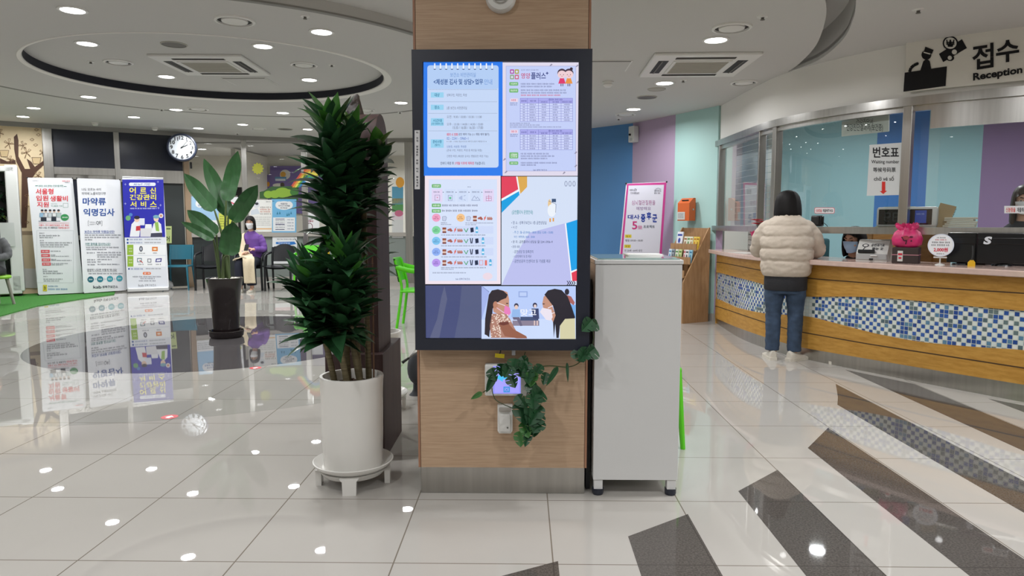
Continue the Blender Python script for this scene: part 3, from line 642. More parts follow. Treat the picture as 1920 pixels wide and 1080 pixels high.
def food(u, v, k):
    if k == 0: R(u-18, v-24, u+18, v-4, (150, 82, 60), 4); R(u-16, v-2, u+16, v+10, (232, 190, 160), 4); R(u-18, v+12, u+18, v+28, (130, 70, 56), 4)
    if k == 1:
        for a, c in ((-12, 0), (2, -6), (10, 6)): p.ellp(u+a, v+c, 14, 10, (170, 96, 84), 4, 10)
    if k == 2: p.poly([(u-10, v+24), (u-6, v-10), (u+8, v-20), (u+8, v)], (226, 100, 90), 4); p.line([(u+6, v-16), (u+12, v-26)], 4, (90, 160, 90), 4)
    if k == 3:
        for a in (-16, 0, 16): p.ellp(u+a, v+4, 10, 13, (178, 120, 116), 4, 10); p.ellp(u+a-4, v-6, 8, 8, (196, 146, 136), 5, 10)
    if k == 4: p.line([(u-18, v-14), (u+2, v+20)], 7, (70, 170, 110), 4); p.line([(u+2, v+20), (u+20, v-16)], 7, (50, 150, 90), 4)
    if k == 5: p.poly([(u-16, v-20), (u+14, v-24), (u+18, v+18), (u-12, v+24)], (32, 44, 74), 4)
    if k == 6: p.rrect(u-12, v-24, u+12, v+28, 5, (90, 180, 224), 4); R(u-8, v-32, u+8, v-24, (60, 150, 206), 4); R(u-10, v-4, u+10, v+12, (230, 244, 252), 5)
    if k == 7: p.line([(u-12, v-26), (u-4, v+24)], 9, (44, 56, 84), 4); p.line([(u+10, v-26), (u+4, v+24)], 9, (44, 56, 84), 4)
    if k == 8: p.frame(u-18, v-24, u+16, v+24, 4, (226, 130, 130), 4)
    if k == 9: p.rrect(u-10, v-24, u+10, v+26, 5, (222, 110, 100), 4)
    if k == 10: p.poly([(u-18, v-16), (u+10, v-20), (u+22, v-8), (u+12, v+24), (u-16, v+22)], (196, 206, 232), 4); p.line([(u-18, v-16), (u+10, v-20), (u+22, v-8), (u+12, v+24), (u-16, v+22), (u-18, v-16)], 3, (120, 130, 160), 5)
def badge(u, v, c, d): p.ellp(u, v, 40, 38, c, 3, 24); p.greek(u-14, v-12, u+14, v-2, d, 4); p.greek(u-26, v+4, u+28, v+14, d, 4)
badge(166, 418, (240, 160, 196), (140, 40, 90)); badge(396, 418, (244, 196, 140), (150, 90, 30)); food(242, 424, 10); food(470, 424, 10)
for u, k in ((530, 0), (582, 1), (624, 2), (670, 3)): food(u, 424, k)
p.greek(210, 462, 266, 472, DK, 3); p.greek(210, 478, 310, 486, DK, 3); p.greek(440, 464, 700, 472, DK, 3); p.greek(440, 480, 548, 488, DK, 3)
for v, c, d, ks in ((534, (130, 214, 160), (30, 110, 60), ((242, 0), (296, 1), (344, 2), (390, 3), (446, 4), (502, 5), (548, 6))),
                    (636, (126, 196, 240), (30, 90, 140), ((242, 0), (296, 1), (344, 2), (390, 3), (446, 4), (498, 7), (548, 5), (606, 6))),
                    (740, (142, 176, 244), (40, 70, 150), ((242, 0), (296, 1), (344, 2), (390, 3), (446, 4), (498, 7), (548, 5), (606, 6))),
                    (842, (184, 150, 236), (90, 50, 150), ((242, 0), (296, 1), (344, 2), (390, 3), (446, 4), (498, 7), (544, 5), (590, 8), (634, 9), (676, 6)))):
    R(206, v-36, 704, v+34, (206, 218, 248), 2); badge(166, v, c, d)
    for u, k in ks: food(u, v, k)
    p.greek(212, v+42, 640, v+52, DK, 3, v)
p.greek(212, 900, 330, 908, DK, 3); p.greek(132, 932, 452, 942, DK, 3); Tt(350, 986, 484, 1004, 'ksb 성북구보건소', (80, 84, 130), .01); p.ellp(650, 970, 46, 34, (236, 218, 230), 2)
p.build('food_page', M_scr, scr, True)
# clinic page
p = page('c', (935, 325, 160/804)); R = p.rect; Tt = p.text; BG = (212, 224, 246)
R(26, 30, 746, 1052, BG, 0); p.poly([(30, 1050), (140, 800), (290, 560), (626, 470), (686, 1050)], (188, 192, 238), 1)
p.poly([(26, 30), (164, 30), (184, 150), (26, 240)], (226, 66, 92), 2); p.poly([(178, 30), (268, 30), (268, 128), (204, 194)], (220, 170, 84), 2); p.poly([(26, 262), (190, 168), (196, 204), (28, 372)], (20, 160, 226), 2)
p.poly([(636, 470), (744, 436), (738, 900), (682, 922)], (20, 160, 232), 2); p.poly([(684, 938), (738, 914), (736, 1014), (694, 1016)], (226, 60, 84), 2)
for q in (((164, 30), (178, 30), (204, 194), (184, 150)), ((26, 240), (190, 152), (192, 168), (26, 262)), ((624, 474), (636, 470), (694, 1016), (684, 1016)), ((682, 922), (738, 900), (738, 914), (684, 938))): p.poly(q, (244, 248, 252), 3)
for i in range(3):
    u = 634+i*38; p.ellp(u, 98, 14, 26, (130, 140, 170), 3); p.ellp(u, 98, 9, 20, BG, 4)
for i in range(4): u = 640+i*20; p.poly([(u, 1012), (u+8, 1012), (u+24, 1034), (u+8, 1054), (u, 1054), (u+14, 1034)], (30, 36, 60), 4)
p.ellp(505, 330, 34, 78, (230, 238, 250), 2); p.ellp(480, 290, 16, 46, (232, 200, 150), 3); R(500, 240, 540, 272, (60, 84, 120), 4); p.ellp(500, 350, 40, 60, (236, 242, 250), 3); R(478, 424, 492, 458, (226, 160, 80), 4); R(508, 420, 522, 454, (226, 160, 80), 4); p.line([(470, 260), (540, 290), (536, 370)], 4, (110, 120, 150), 4)
Tt(124, 346, 322, 392, '(금연클리닉 운영안내)', (60, 150, 160), .01)
C1, C2 = (84, 100, 140), (44, 120, 190)
for u0, v0, u1, v1, t, c in ((120, 446, 450, 484, '• 장 소 : 성북구보건소 1층 금연상담실', C1), (120, 492, 174, 524, '• 시 간', C1), (136, 540, 512, 576, '- 주 간 : 월~금 09:00 - 18:00 (점심 12:00 - 13:00)', C2), (144, 584, 340, 616, '야간 : 매주(화) 18:00 - 20:00', C2),
                             (120, 628, 508, 664, '• 문 의 : 금연클리닉 상담실 ☎ 2241-5956~9', (60, 76, 110)), (120, 676, 198, 706, '• 운영 내용', C1), (134, 720, 326, 756, '- 금연상담 및 등록관리', C1), (134, 766, 308, 798, '- 니코틴패치 및 껌 제공', C1), (134, 808, 488, 846, '- 금연성공자 인센티브 및 기념품 제공', C1)):
    Tt(u0, v0+3, u1, v1-3, t, c, .008)
p.build('clinic_page', M_scr, scr, True)
# film
p = page('v', (785, 530, 310/1920)); R = p.rect; Tt = p.text
R(76, 32, 728, 642, (70, 78, 122), 0); p.poly([(300, 40), (332, 190), (240, 642), (130, 642), (215, 420), (262, 170)], (92, 98, 132), 1); p.poly([(500, 40), (728, 34), (728, 642), (416, 642), (470, 360)], (84, 92, 128), 1)
R(730, 40, 1824, 652, (186, 206, 250), 0); p.poly([(730, 430), (1480, 420), (1824, 300), (1824, 652), (730, 652)], (204, 220, 252), 1); p.poly([(730, 40), (820, 100), (800, 200), (730, 430)], (164, 180, 236), 1); p.line([(738, 42), (820, 110)], 6, (120, 136, 190), 2)
R(1160, 100, 1265, 170, (150, 172, 226), 1); R(1172, 112, 1252, 156, (190, 208, 248), 2)
R(1090, 440, 1400, 500, (140, 130, 150), 2); R(1180, 396, 1390, 440, (70, 84, 120), 2)
p.ellp(1134, 266, 26, 28, (60, 60, 84), 3); p.ellp(1134, 284, 20, 24, (230, 200, 190), 4); p.poly([(1090, 310), (1176, 310), (1180, 400), (1076, 400)], (150, 186, 236), 3); p.poly([(1090, 400), (1170, 400), (1206, 500), (1180, 504), (1140, 430), (1100, 430)], (110, 104, 130), 4)
p.ellp(1350, 262, 26, 30, (50, 50, 80), 3); p.ellp(1352, 272, 16, 20, (228, 208, 206), 4); p.poly([(1310, 300), (1392, 300), (1400, 420), (1330, 420)], (60, 70, 110), 3); R(1338, 440, 1352, 496, (226, 200, 196), 3); R(1370, 440, 1384, 496, (226, 200, 196), 3)
Tt(1182, 306, 1366, 386, '맞고', (238, 242, 252), .02, 6)
SK = (196, 146, 124)
# girl
p.poly([(890, 90), (960, 84), (1030, 110), (1050, 190), (1050, 300), (1040, 360), (960, 380), (870, 340), (850, 230)], SK, 5)
p.poly([(800, 230), (815, 140), (850, 90), (920, 76), (985, 96), (1034, 140), (1016, 178), (960, 200), (900, 240), (860, 300), (846, 480), (826, 560), (820, 636), (790, 610), (766, 600), (772, 420)], (44, 36, 44), 6); p.ellp(892, 258, 28, 42, (186, 130, 106), 7); p.ellp(1028, 240, 15, 6, (50, 36, 44), 7, 10)
p.poly([(1000, 262), (1058, 290), (1070, 350), (1044, 386), (990, 350)], (232, 128, 190), 7); p.line([(910, 232), (1004, 266)], 8, (238, 224, 230), 8); p.line([(906, 290), (996, 352)], 8, (238, 200, 226), 8)
p.poly([(850, 360), (1010, 356), (1060, 420), (1110, 520), (1180, 640), (840, 640), (826, 500)], (176, 128, 112), 6)
rnd = random.Random(3)
for i in range(70): u = rnd.uniform(850, 1060); v = rnd.uniform(366, 480) if u < 1040 else rnd.uniform(420, 480); p.ellp(u, v, 8, 7, (238, 220, 206), 7, 6)
for i in range(40): p.ellp(rnd.uniform(846, 960), rnd.uniform(490, 630), 8, 7, (238, 220, 206), 7, 6)
p.poly([(930, 484), (1040, 470), (1100, 540), (1250, 620), (1260, 646), (1140, 646), (1000, 620)], (150, 96, 76), 8); p.poly([(930, 484), (940, 460), (1040, 450), (1050, 480), (985, 496)], (110, 58, 50), 9)
# woman
p.poly([(1452, 160), (1520, 130), (1560, 300), (1640, 470), (1560, 460), (1500, 330), (1446, 290), (1436, 240)], SK, 5); p.ellp(1452, 246, 14, 6, (50, 36, 44), 7, 10)
p.poly([(1460, 140), (1500, 90), (1580, 70), (1660, 86), (1730, 160), (1780, 290), (1816, 400), (1806, 430), (1700, 420), (1640, 500), (1626, 642), (1600, 642), (1586, 480), (1570, 642), (1560, 460), (1590, 380), (1560, 270), (1500, 190)], (38, 34, 44), 6)
p.poly([(1436, 290), (1540, 312), (1556, 400), (1532, 440), (1480, 430), (1408, 340)], (236, 228, 240), 7); p.line([(1500, 296), (1558, 266)], 8, (240, 236, 246), 8); p.line([(1540, 360), (1580, 346)], 8, (240, 236, 246), 8)
p.poly([(1640, 500), (1700, 420), (1814, 414), (1820, 652), (1640, 652)], (214, 208, 170), 8)
p.ellp(1722, 106, 26, 36, (40, 36, 50), 4); p.poly([(1710, 140), (1770, 160), (1812, 230), (1800, 262), (1740, 220)], (170, 100, 96), 4); p.poly([(1760, 250), (1822, 260), (1822, 420), (1800, 380)], (120, 176, 236), 3)
p.build('film_page', M_scr, scr, True)
# white strip sticker on the bezel
p = PP((0, YS-.0008, 1.3), (0, -1, 0), (640, 180, 160/785)); p.rect(674, 315, 722, 858, (214, 214, 216), 0)
for i, ch in enumerate('더크게보실분은화면터치해보세요'):
    g = i+(1 if i > 0 else 0)+(1 if i > 2 else 0)+(1 if i > 6 else 0)+(1 if i > 8 else 0)+(1 if i > 10 else 0); v = 328+g*25.6; p.text(689, v, 707, v+17, ch, (44, 46, 60), .02, 2)
p.build('vertical_sticker', M_ink, scr, True, label='narrow white strip with vertical lettering')
b = MB(); q = A(963, 668, YS+.04); b.box2((q.x-.008, YS+.03, zb-.028), (q.x+.008, YS+.05, zb+.005)); b.build('cable_plug', mat('pale_plug', (190, 192, 196), .5), scr, True)
# yellow tag under the screen
q = A(937, 667, YS+.04); t = thing('cable_tag', 'small yellow tag hanging just below the screen frame', 'tag', q); b = MB(); b.box((0, 0, 0), (.043, .004, .019), bev=.001, R=Matrix.Rotation(.1, 4, 'Y')); b.build('tag_plate', mat('yellow_tag', (236, 214, 30), .5), t)
b = MB(); b.tube([(0, 0, .008), (.004, .004, .02), (.0, .02, .034)], .003, 6); b.build('tie', M_black, t)

# ---- round white alarm sounder high on the column
q = A(939, -4, 3.12); t = thing('fire_alarm_bell', 'round white alarm sounder high on the wood column', 'alarm', (q.x, 3.124, q.z)); Rx = Matrix.Rotation(PI/2, 4, 'X')
b = MB(); b.lathe([(.066, 0), (.066, .02), (.058, .036), (.04, .042), (.036, .038), (0, .036)], n=36, R=Rx); b.build('housing', M_trim, t, smooth=35)
b = MB(); [b.box((0, -.0405, -.018+i*.009), (.06-abs(i-2)*.006, .003, .004)) for i in range(5)]; b.lathe([(.034, .038), (.034, .044), (.03, .044), (.03, .038)], n=30, R=Rx, cap0=False, cap1=False); b.build('speaker_slots', M_grey, t)

# ---- exit guide light
ex0, ex1 = A(910, 712, 3.12), A(991, 712, 3.12); ez1, ez0 = ZY(682, 3.10), ZY(740, 3.10)
t = thing('exit_guide_light', 'small square lit emergency exit guide sign behind the vine on the column', 'exit sign', ((ex0.x+ex1.x)/2, 3.124, ez0))
b = MB(); b.box2((ex0.x, 3.075, ez0), (ex1.x, 3.123, ez1), bev=.006); b.build('housing', M_trim, t, True)
p = PP((0, 3.0745, .7), (0, -1, 0), (880, 640, 260/1404)); p.rect(240, 250, 520, 530, (150, 150, 250), 0); p.rect(256, 262, 506, 520, (168, 164, 255), 1); p.poly([(262, 366), (340, 322), (340, 345), (420, 345), (420, 384), (340, 384), (340, 410)], (80, 196, 250), 2)
p.frame(346, 458, 410, 516, 12, (60, 150, 220), 2); p.line([(364, 476), (392, 502)], 8, (60, 150, 220), 3); p.line([(392, 476), (364, 502)], 8, (60, 150, 220), 3)
o = p.build('lit_face', M_scr, t, True, label='glowing violet face with a blue arrow')
# ---- white emergency torch
t = thing('emergency_torch', 'white wall-mounted emergency torch under the exit guide sign', 'torch', (A(947, 785, 3.11).x, 3.124, ZY(812, 3.1)))
b = MB(); poly = [(-.034, .012), (-.026, 0), (.026, 0), (.034, .012), (.034, .132), (-.034, .132)]; b.prism(poly, Matrix.Rotation(PI/2, 4, 'X'), .03); b.build('holder', M_trim, t)
b = MB(); b.box((0, -.034, .05), (.052, .012, .085), bev=.005); b.build('torch_body', M_trim, t); b = MB(); b.box((0, -.033, .112), (.054, .012, .02), bev=.004); b.build('clip_band', M_grey, t)
b = MB(); b.cyl((.012, -.039, .03), (.012, -.042, .03), .004); b.build('test_lamp', M_sp, t)

# ---- trailing artificial vine
M_mon = mat('vine_leaf_green', (34, 78, 46), .38, noise_amt=.3, noise_scale=30); M_monl = mat('vine_leaf_light_green', (70, 120, 62), .4, noise_amt=.25, noise_scale=30); M_stem = mat('vine_stem', (58, 74, 40), .5)
vine = thing('trailing_vine', 'artificial green vine of split leaves hung over the exit guide sign and torch', 'vine', (A(980, 690, 3.05).x, 3.08, ZY(690, 3.05)))
def leaf_geo(w_, h_, fold, seed):
    rnd = random.Random(seed); b = MB(); rows = []
    prof = [(0, .02), (.08, .5), (.2, .86), (.36, 1), (.52, .96), (.7, .78), (.86, .46), (1, .02)]
    half = []
    for i, (t_, wd) in enumerate(prof): half.append((t_, wd))
    vs = []; fs = []
    def pt(t_, x): return Vector((x*w_/2, -abs(x)*fold*w_-.1*h_*t_*t_, -t_*h_+abs(x)*.08*h_))
    for sgn in (-1, 1):
        for i in range(len(half)-1):
            t0, w0 = half[i]; t1, w1 = half[i+1]
            if i in (2, 4) and w_ > .04:      # a split between lobes
                t1 = t0+(t1-t0)*.72; w1 = w0+(w1-w0)*.72
            n = len(vs); vs += [pt(t0, 0), pt(t0, sgn*w0*.5), pt(t0, sgn*w0), pt(t1, 0), pt(t1, sgn*w1*.5), pt(t1, sgn*w1)]
            fs += [[n, n+1, n+4, n+3], [n+1, n+2, n+5, n+4]]
            if i in (2, 4) and w_ > .04: m_ = len(vs); vs += [pt(half[i+1][0], 0), pt(half[i+1][0], sgn*w1*.35)]; fs.append([n+3, n+4, m_+1, m_])
    b.add(vs, fs); return b
VL = [(921, 690, .050, .055, -.5), (944, 682, .055, .05, .2), (958, 684, .055, .055, .5), (974, 680, .06, .06, -.3), (985, 676, .06, .05, .3), (927, 702, .03, .075, .45), (958, 704, .05, .05, -.4), (904, 736, .02, .05, 1.0), (986, 690, .04, .075, -.2), (998, 696, .05, .06, .1), (1016, 684, .04, .06, .6), (1024, 698, .04, .05, .3), (990, 716, .05, .06, -.6), (1004, 722, .055, .06, .2),
      (1046, 688, .022, .085, .5), (1063, 680, .012, .075, 0), (1083, 652, .07, .06, -.4), (1100, 658, .055, .05, .6), (1116, 652, .065, .055, 1.0), (1110, 600, .06, .06, .8), (1121, 607, .05, .045, 1.2),
      (1018, 734, .075, .05, .9), (1000, 738, .07, .06, 0), (978, 752, .08, .09, -.2), (1008, 756, .08, .09, .3), (994, 772, .07, .08, 0), (982, 790, .05, .065, -.3), (1014, 786, .06, .06, .5), (976, 808, .05, .06, -.1), (992, 806, .035, .065, .3), (1004, 790, .05, .06, .1), (970, 740, .05, .06, -.7), (1012, 770, .07, .07, .7), (990, 690, .05, .06, .0), (966, 672, .055, .05, .1), (978, 668, .05, .05, -.6)]
for i, (px, py, w_, h_, an) in enumerate(VL):
    yy = 3.055-.03*((i*7) % 5)/5+(-.02 if 20 < i < 34 else 0)
    q = A(px, py, yy); b = leaf_geo(w_*1.2, h_*1.18, .25+.2*((i*3) % 4)/4, i); R_ = Matrix.Translation(q) @ Matrix.Rotation(an, 4, 'Y') @ Matrix.Rotation(-.25+.5*((i*5) % 7)/7, 4, 'Z') @ Matrix.Rotation(-.25, 4, 'X')
    b.v = [tuple(R_ @ Vector(v)) for v in b.v]; b.build('leaf', M_monl if i in (7, 26, 28, 9) else M_mon, vine, True, smooth=50)
b = MB(); Y = 3.06
for pts in ([(985, 660), (978, 690), (990, 720), (985, 760), (984, 810)], [(990, 690), (1030, 686), (1066, 688), (1090, 676), (1112, 640), (1108, 605)], [(960, 690), (930, 700), (918, 726), (905, 736)], [(922, 728), (930, 750), (960, 765)]):
    b.tube(spline([A(x, y, Y) for x, y in pts], 6), .0022, 6)
b.build('stem', M_stem, vine, True)

# ---- tall white cabinet beside the column
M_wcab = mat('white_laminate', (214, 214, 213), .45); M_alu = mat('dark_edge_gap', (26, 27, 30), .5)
cx0, cx1 = .325, .715; cz = ZY(487, 3.12); zf = .075
cab = thing('white_cabinet', 'tall plain white cabinet on short feet beside the wood column', 'cabinet', ((cx0+cx1)/2, 3.12, 0))
b = MB(); b.box2((cx0, 3.12, zf), (cx1, 3.56, cz-.022), bev=.002); b.build('body', M_wcab, cab, True)
b = MB(); b.box2((cx0-.004, 3.115, cz-.02), (cx1+.004, 3.57, cz), bev=.003); b.build('top_board', M_wcab, cab, True)
b = MB(); b.box2((cx0+.01, 3.125, cz), (cx1-.01, 3.56, cz+.006)); b.build('glass_top', mat('greenish_glass_sheet', (150, 176, 172), .05, spec=.6), cab, True)
for x in (cx0+.025, cx1-.027):
    for y in (3.145, 3.53):
        b = MB(); b.box2((x-.02, y-.02, .03), (x+.02, y+.02, zf)); o = b.build('foot', M_wcab, cab, True); g = MB(); g.cyl((x, y, 0), (x, y, .03), .026, .026, 18); g.build('rubber_pad', M_black, o, False) if False else None
        g = MB(); g.lathe([(.024, 0), (.027, .008), (.027, .03)], (x, y, 0), 18); g.build('rubber_pad', M_black, cab, True)
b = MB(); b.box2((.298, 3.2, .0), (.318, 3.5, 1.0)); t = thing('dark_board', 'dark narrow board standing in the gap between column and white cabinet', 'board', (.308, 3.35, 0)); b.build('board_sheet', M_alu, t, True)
# leaflets on the cabinet top
q = P(1205, 482, cz+.006)
t = thing('paper_stack', 'white papers lying on top of the tall white cabinet', 'papers', (q.x, q.y, cz+.006))
b = MB()
for i in range(5): b.box((.004*(i % 3), .003*i, .0015+.003*i), (.16, .11, .0028), .05*(i-2))
b.build('sheets', mat('white_paper', (232, 232, 230), .7), t)
# ---------------------------------------------------------------- planters and plants left of the column
M_wpot = mat('white_glazed_pot', (226, 224, 219), .22, noise_amt=.03, noise_scale=5); M_soil = mat('bark_soil', (74, 54, 40), .9, noise_amt=.5, noise_scale=60, bump=.6)
M_drac = mat('dracaena_leaf', (42, 82, 50), .28, noise_amt=.35, noise_scale=9); M_drac2 = mat('dracaena_young_leaf', (70, 130, 52), .3, noise_amt=.3, noise_scale=9)
M_cane = mat('ringed_cane', (112, 102, 74), .7, noise_amt=.4, noise_scale=14, stretch=(1, 1, 9))
def white_planter(loc, lab):
    t = thing('white_planter', lab, 'planter', loc)
    b = MB(); b.lathe([(0, .085), (.134, .085), (.141, .1), (.145, .26), (.147, .44), (.149, .505), (.152, .525), (.149, .533), (.136, .533), (.132, .52), (.129, .44)], n=56, cap0=False, cap1=False); b.build('pot', M_wpot, t, smooth=35)
    b = MB(); b.lathe([(.0, .08), (.15, .08), (.182, .10), (.190, .112), (.192, .118), (.187, .12), (.176, .112), (.148, .09), (.0, .088)], n=56, cap0=False, cap1=False); b.lathe([(.145, .055), (.168, .082), (.145, .082)], n=56, cap0=False, cap1=False); b.build('saucer', M_wpot, t, smooth=35)
    for i in range(4):
        a = -PI/2+i*PI/2+.12; R_ = Matrix.Rotation(a, 4, 'Z'); b = MB()
        b.prism([(-.045, .08), (-.033, .066), (-.031, 0), (.031, 0), (.033, .066), (.045, .08)], R_ @ Matrix.Translation((.15, 0, 0)) @ Matrix.Rotation(PI/2, 4, 'Z') @ Matrix.Rotation(PI/2, 4, 'X'), .026); b.build('foot', M_wpot, t)
    b = MB(); rows = []
    for i in range(7):
        r = .131*i/6; rows.append([Vector((r*math.cos(2*PI*j/28), r*math.sin(2*PI*j/28), .475+.012*noise.noise(Vector((r*40*math.cos(2*PI*j/28), r*40*math.sin(2*PI*j/28), 0))))) for j in range(28)])
    b.grid(rows, True); rnd = random.Random(5)
    for i in range(90):
        a, r = rnd.uniform(0, 2*PI), .118*math.sqrt(rnd.random()); b.box((r*math.cos(a), r*math.sin(a), .485), (rnd.uniform(.01, .028), rnd.uniform(.006, .014), .008), R=Matrix.Rotation(rnd.uniform(0, 6), 4, 'Z') @ Matrix.Rotation(rnd.uniform(-.6, .6), 4, 'X'))
    b.build('bark_soil', M_soil, t); return t
def strap(mb, base, d, L, w_, droop, rnd, m=0):
    d = Vector(d).normalized(); side = d.cross(Vector((0, 0, 1)))
    if side.length < .05: side = Vector((1, 0, 0))
    side.normalize(); mb.m = m; n = 6; rows = []; tw = rnd.uniform(-.5, .5); side = Matrix.Rotation(tw, 3, d) @ side; p = Vector(base); dd = d.copy()
    for i in range(n+1):
        t = i/n; wd = w_*(.55+1.6*t if t < .28 else 1.0*(1-((t-.28)/.72)**1.9))*.5; wd = max(wd, .0008)
        up = side.cross(dd).normalized(); rows.append([p-side*wd+up*wd*.35, p.copy(), p+side*wd+up*wd*.35])
        dd = (dd+Vector((0, 0, -droop))*(.4+t)).normalized(); p = p+dd*(L/n)
    mb.grid(rows); mb.m = 0
def crown(mb, path, r0, Lr, density, rnd, top_up=True, wmax=.074, squash=1.0):
    """leaves all along a cane"""
    n = int(density); pts = spline(path, 12)
    for i in range(n):
        t = i/n; q = pts[min(int(t*(len(pts)-1)), len(pts)-1)]; a = i*2.399+rnd.uniform(-.4, .4)
        el = rnd.uniform(.25, .95) if t < .86 else rnd.uniform(.75, 1.4)
        if t < .12: el = rnd.uniform(-.2, .4)
        L = rnd.uniform(*Lr)*(.85 if t > .93 else 1)
        d = Vector((math.cos(a)*math.cos(el), math.sin(a)*math.cos(el)*squash, math.sin(el)))
        strap(mb, q+Vector((d.x, d.y, 0))*r0, d, L, wmax*rnd.uniform(.75, 1.1), rnd.uniform(.02, .16) if el > 0 else rnd.uniform(.08, .2), rnd, 1 if (t > .9 and rnd.random() < .6) or rnd.random() < .04 else 0)
pw = white_planter((-.825, 3.27, 0), 'white cylinder planter on a footed saucer in front of the dark arched stand')
def dracaena(name, lab, loc, canes, seed):
    t = thing(name, lab, 'plant', loc); rnd = random.Random(seed)
    for base, path, dens, Lr in canes:
        b = MB(); pp = spline([base]+path, 10); b.tube(pp, [.0145-.004*i/len(pp)+(.0012 if i % 2 else 0) for i in range(len(pp))], 9); b.build('cane', M_cane, t, True, smooth=50)
        g = MB(); crown(g, path, .004, Lr, dens, rnd); g.build('leaf_crown', [M_drac, M_drac2], t, True, smooth=60)
    return t
def cp(px, py, y): return A(px, py, y)
S0 = Vector((-.825, 3.27, .48))
can = [(S0+Vector((-.02, .02, 0)), [cp(636, 455, 3.26), cp(628, 400, 3.25), cp(620, 320, 3.25), cp(622, 238, 3.26)], 165, (.15, .24)),
       (S0+Vector((.03, .05, 0)), [cp(652, 460, 3.32), cp(654, 400, 3.34), cp(658, 320, 3.34), cp(662, 250, 3.36)], 125, (.14, .20)),
       (S0+Vector((.07, .06, 0)), [cp(682, 390, 3.40), cp(694, 350, 3.42), cp(704, 316, 3.42), cp(711, 278, 3.42)], 50, (.11, .16)),
       (S0+Vector((-.07, -.03, 0)), [cp(610, 640, 3.18), cp(594, 600, 3.14), cp(584, 555, 3.13), cp(588, 520, 3.13)], 110, (.15, .22)),
       (S0+Vector((-.0, -.07, 0)), [cp(636, 634, 3.16), cp(640, 580, 3.13), cp(646, 530, 3.12), cp(648, 492, 3.12)], 120, (.15, .22)),
       (S0+Vector((.05, -.03, 0)), [cp(658, 620, 3.22), cp(664, 585, 3.20), cp(668, 550, 3.20)], 45, (.11, .15))]
dracaena('dracaena_plant', 'tall dense dark green dracaena with several canes in the white planter', tuple(S0), can, 4)
b = MB(); b.cyl((0, 0, 0), (.004, 0, .62), .004, .004, 8)
t = thing('support_stake', 'thin brown stake standing in the bark of the white planter', 'stake', (-.72, 3.28, .48)); b.build('rod', mat('brown_stake', (110, 80, 60), .6), t)
# ---- second planter behind the stand
loc2 = (-.975, 4.62, 0); white_planter(loc2, 'white planter half hidden behind the dark arched stand')
S2 = Vector((-.975, 4.62, .48))
dracaena('dracaena_plant', 'dark green dracaena peeking out behind the right edge of the dark stand', tuple(S2), [(S2, [Vector((-.975, 4.62, .95)), Vector((-.975, 4.6, 1.3)), Vector((-.97, 4.6, 1.62))], 90, (.12, .17))], 9)
white_planter((-.50, 4.9, 0), 'white planter behind the wood column, only its saucer edge showing')
# ---- dark arched stand
M_wenge = wood_mat('dark_wenge', (58, 40, 40), (74, 54, 52), (14, 14, 1.2), 2, .55)
st = thing('arched_stand', 'dark brown wooden stand with a rounded top behind the tall plant', 'stand', (-.9, 3.8, 0))
y0, y1, zt_ = 3.62, 3.95, 1.84; prof = [(y0, .56), (y0, zt_-.165)]
cy_ = (y0+y1)/2; rr = (y1-y0)/2
prof += [(cy_-rr*math.cos(PI*i/16), zt_-rr+rr*math.sin(PI*i/16)) for i in range(1, 16)]+[(y1, zt_-rr), (y1, .56)]
T_ = Matrix(((0, 0, 1, -1.0), (1, 0, 0, 0), (0, 1, 0, 0), (0, 0, 0, 1)))
b = MB(); b.prism(prof, T_, .235); b.build('arched_upright', M_wenge, st, True, smooth=30)
b = MB(); b.box2((-1.04, 3.57, 0), (-.735, 4.1, .575), bev=.004); b.build('plinth_box', M_wenge, st, True)
q = A(668, 224, 3.78)
t = thing('grey_ornament', 'small grey carved ornament on top of the dark arched stand', 'ornament', (q.x, 3.78, 1.83)); b = MB()
b.lathe([(.045, 0), (.04, .02), (.032, .05), (.026, .075), (.02, .095), (.014, .11), (0, .115)], n=16); b.ell((-.012, -.005, .075), (.024, .03, .034), R=Matrix.Rotation(.5, 4, 'Y')); b.ell((.004, 0, .1), (.017, .018, .02)); b.ell((-.03, -.01, .03), (.02, .024, .03)); remesh(b, .006, 2).build('carving', mat('grey_stone', (96, 92, 92), .8, noise_amt=.4, noise_scale=60, bump=.5), t, smooth=60)
# ---- dark bag and brush behind the column
q = P(785, 735); t = thing('dark_bag', 'dark grey rounded bag just visible behind the column edge', 'bag', (-.66, 5.0, 0)); b = MB()
q = A(779, 690, 5.0); t.location = (q.x, 5.0, 0); XF[t.name] = Matrix.Translation((q.x, 5.0, 0)); b.ell((0, 0, q.z), (.06, .08, .115)); b.lathe([(.05, 0), (.03, .02), (.02, .04), (.016, q.z-.08)], n=14); b.build('bag_shell', mat('dark_grey_fabric', (66, 68, 74), .8), t, smooth=50)
q0, q1 = A(754, 680, 4.86), A(790, 655, 4.92); t = thing('hand_brush', 'thin dark brush handle poking out beside the column', 'brush', tuple(q0)); b = MB(); b.cyl(q0, q0+(q1-q0)*.35, .012, .008, 8); b.build('bristle_head', M_dk, t, True); b = MB(); b.cyl(q0+(q1-q0)*.33, q1, .006, .005, 8); b.build('handle', M_sp, t, True)

